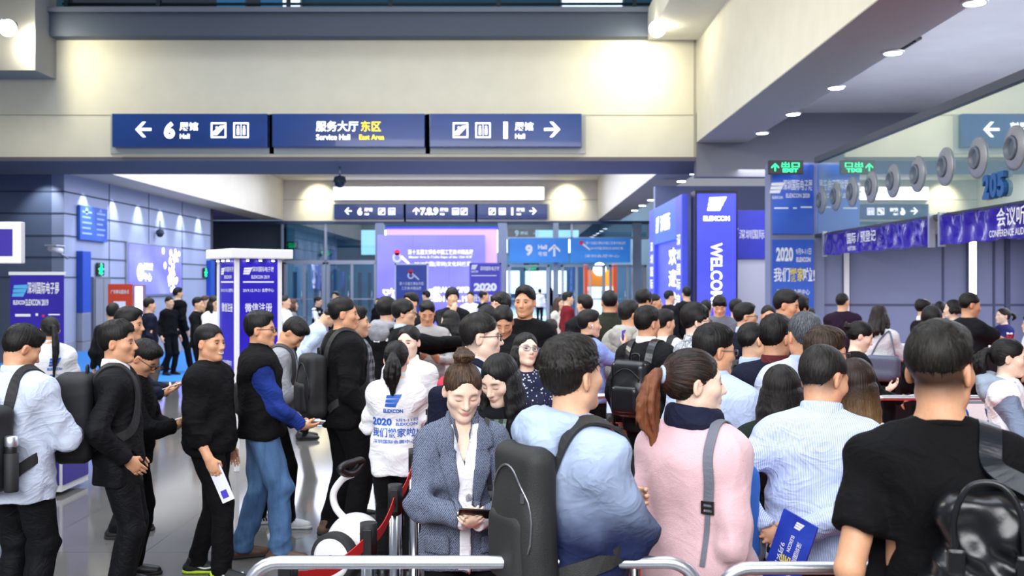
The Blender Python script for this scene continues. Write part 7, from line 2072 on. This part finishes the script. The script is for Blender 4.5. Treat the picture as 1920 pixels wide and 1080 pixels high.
    x, t_, d_, a_, lb, o = row
    p = person(x, t_, d_, a_, lb, **o)
    if 'with glasses' in lb: glasses(p)
    if 'red and white chest print' in lb:
        L = Letters(); L.poly([(-.15, .02), (-.06, .09), (-.02, .01), (-.1, -.03)], 0); L.rect(.06, -.06, .075, .06, 1); L.text('NY', .03, -.07, .05, mi=1); conform(p, L, 'chest_print', [mat('print_orange', 'E0442A', .6), P_WHITE], 'front', (0, 1.27), .005)
    if 'red and white patches' in lb:
        for q in ((-.20, .0, -.13, .14, 0), (-.05, .16, .03, .20, 1), (.09, .17, .12, .20, 1)): L = Letters(); L.rect(*q); conform(p, L, 'patch', [mat('patch_red', 'E0241E', .6), P_WHITE], 'back', (0, 1.15), .006)
    if 'broad black strap' in lb: backpack(p, 'black sling bag worn across the white shirt in the middle queue', packcloth, size=(.2, .3, .10), z=1.1, one_side=1)
    if 'grey bag' in lb:
        t = thing_on(p, 'handbag', 'grey shoulder bag hanging behind the woman in the white knit top', 'bag'); F = Field(.012); F.box(V(.12, -.20, 1.02), V(.19, .06, .13), None, .05, .02); F.box(V(.12, -.2, .92), V(.14, .07, .06), None, .05, .04); link('bag_body', to_mesh('bag_body', *F.mesh(2)), mat('bag_slate', (92, 98, 122), .5, var=.1), t)
        MB().tube(smooth_path([V(.26, -.20, 1.12), V(.2, -.17, 1.35), V(.14, -.1, 1.41), V(.06, -.17, 1.3), V(-.02, -.20, 1.12)], 6), .010, 8).build('strap', mat('bag_slate', (92, 98, 122), .5, var=.1), t)
    if 'navy, red and white' in lb:
        L = Letters(); L.rect(-.16, -.02, .16, .10, 0); L.rect(-.16, -.05, .16, -.02, 1); L.rect(-.16, .10, .16, .125, 1); conform(p, L, 'red_band', [mat('patch_red', 'E0241E', .6), P_WHITE], 'back', (0, 1.22), .006, cuts=2, ang=80)
    if 'holding white papers' in lb: held(p, 'r', 'paper_sheet', 'white sheet held by the balding man at the counter', 'paper', (.21, .29, .004), pm, off=(0, .14, .03))
    if 'plum jacket' in lb: held(p, 'r', 'paper_sheet', 'white sheet held by the man in the plum jacket', 'paper', (.18, .22, .004), pm, off=(0, .10, .03))

# the walking man with the printed jacket, far left
p = person(334, 538, 21.5, 36, 'tall man in black with a white-lettered jacket back, walking away on the blue carpet', ha=52, hair='short', skin='b', legs='walk', top_=sw_('jacket', blk, ease=.028, hem=.82), collar=dict(kind='shirt', m=C_('cream_cloth', (214, 204, 190))))
L = Letters(); L.poly([(-.04, .08), (.06, .08), (.01, .16)], 1); conform(p, L, 'emblem', [P_WHITE, mat('print_teal_dark', '1E5A5A', .6)], 'back', (0, 1.2), .008); L = Letters(); L.text('CREW', 0, 0, .05, .24, bold=.04); conform(p, L, 'back_print', [P_WHITE, mat('print_teal_dark', '1E5A5A', .6)], 'back', (0, 1.2), .008)
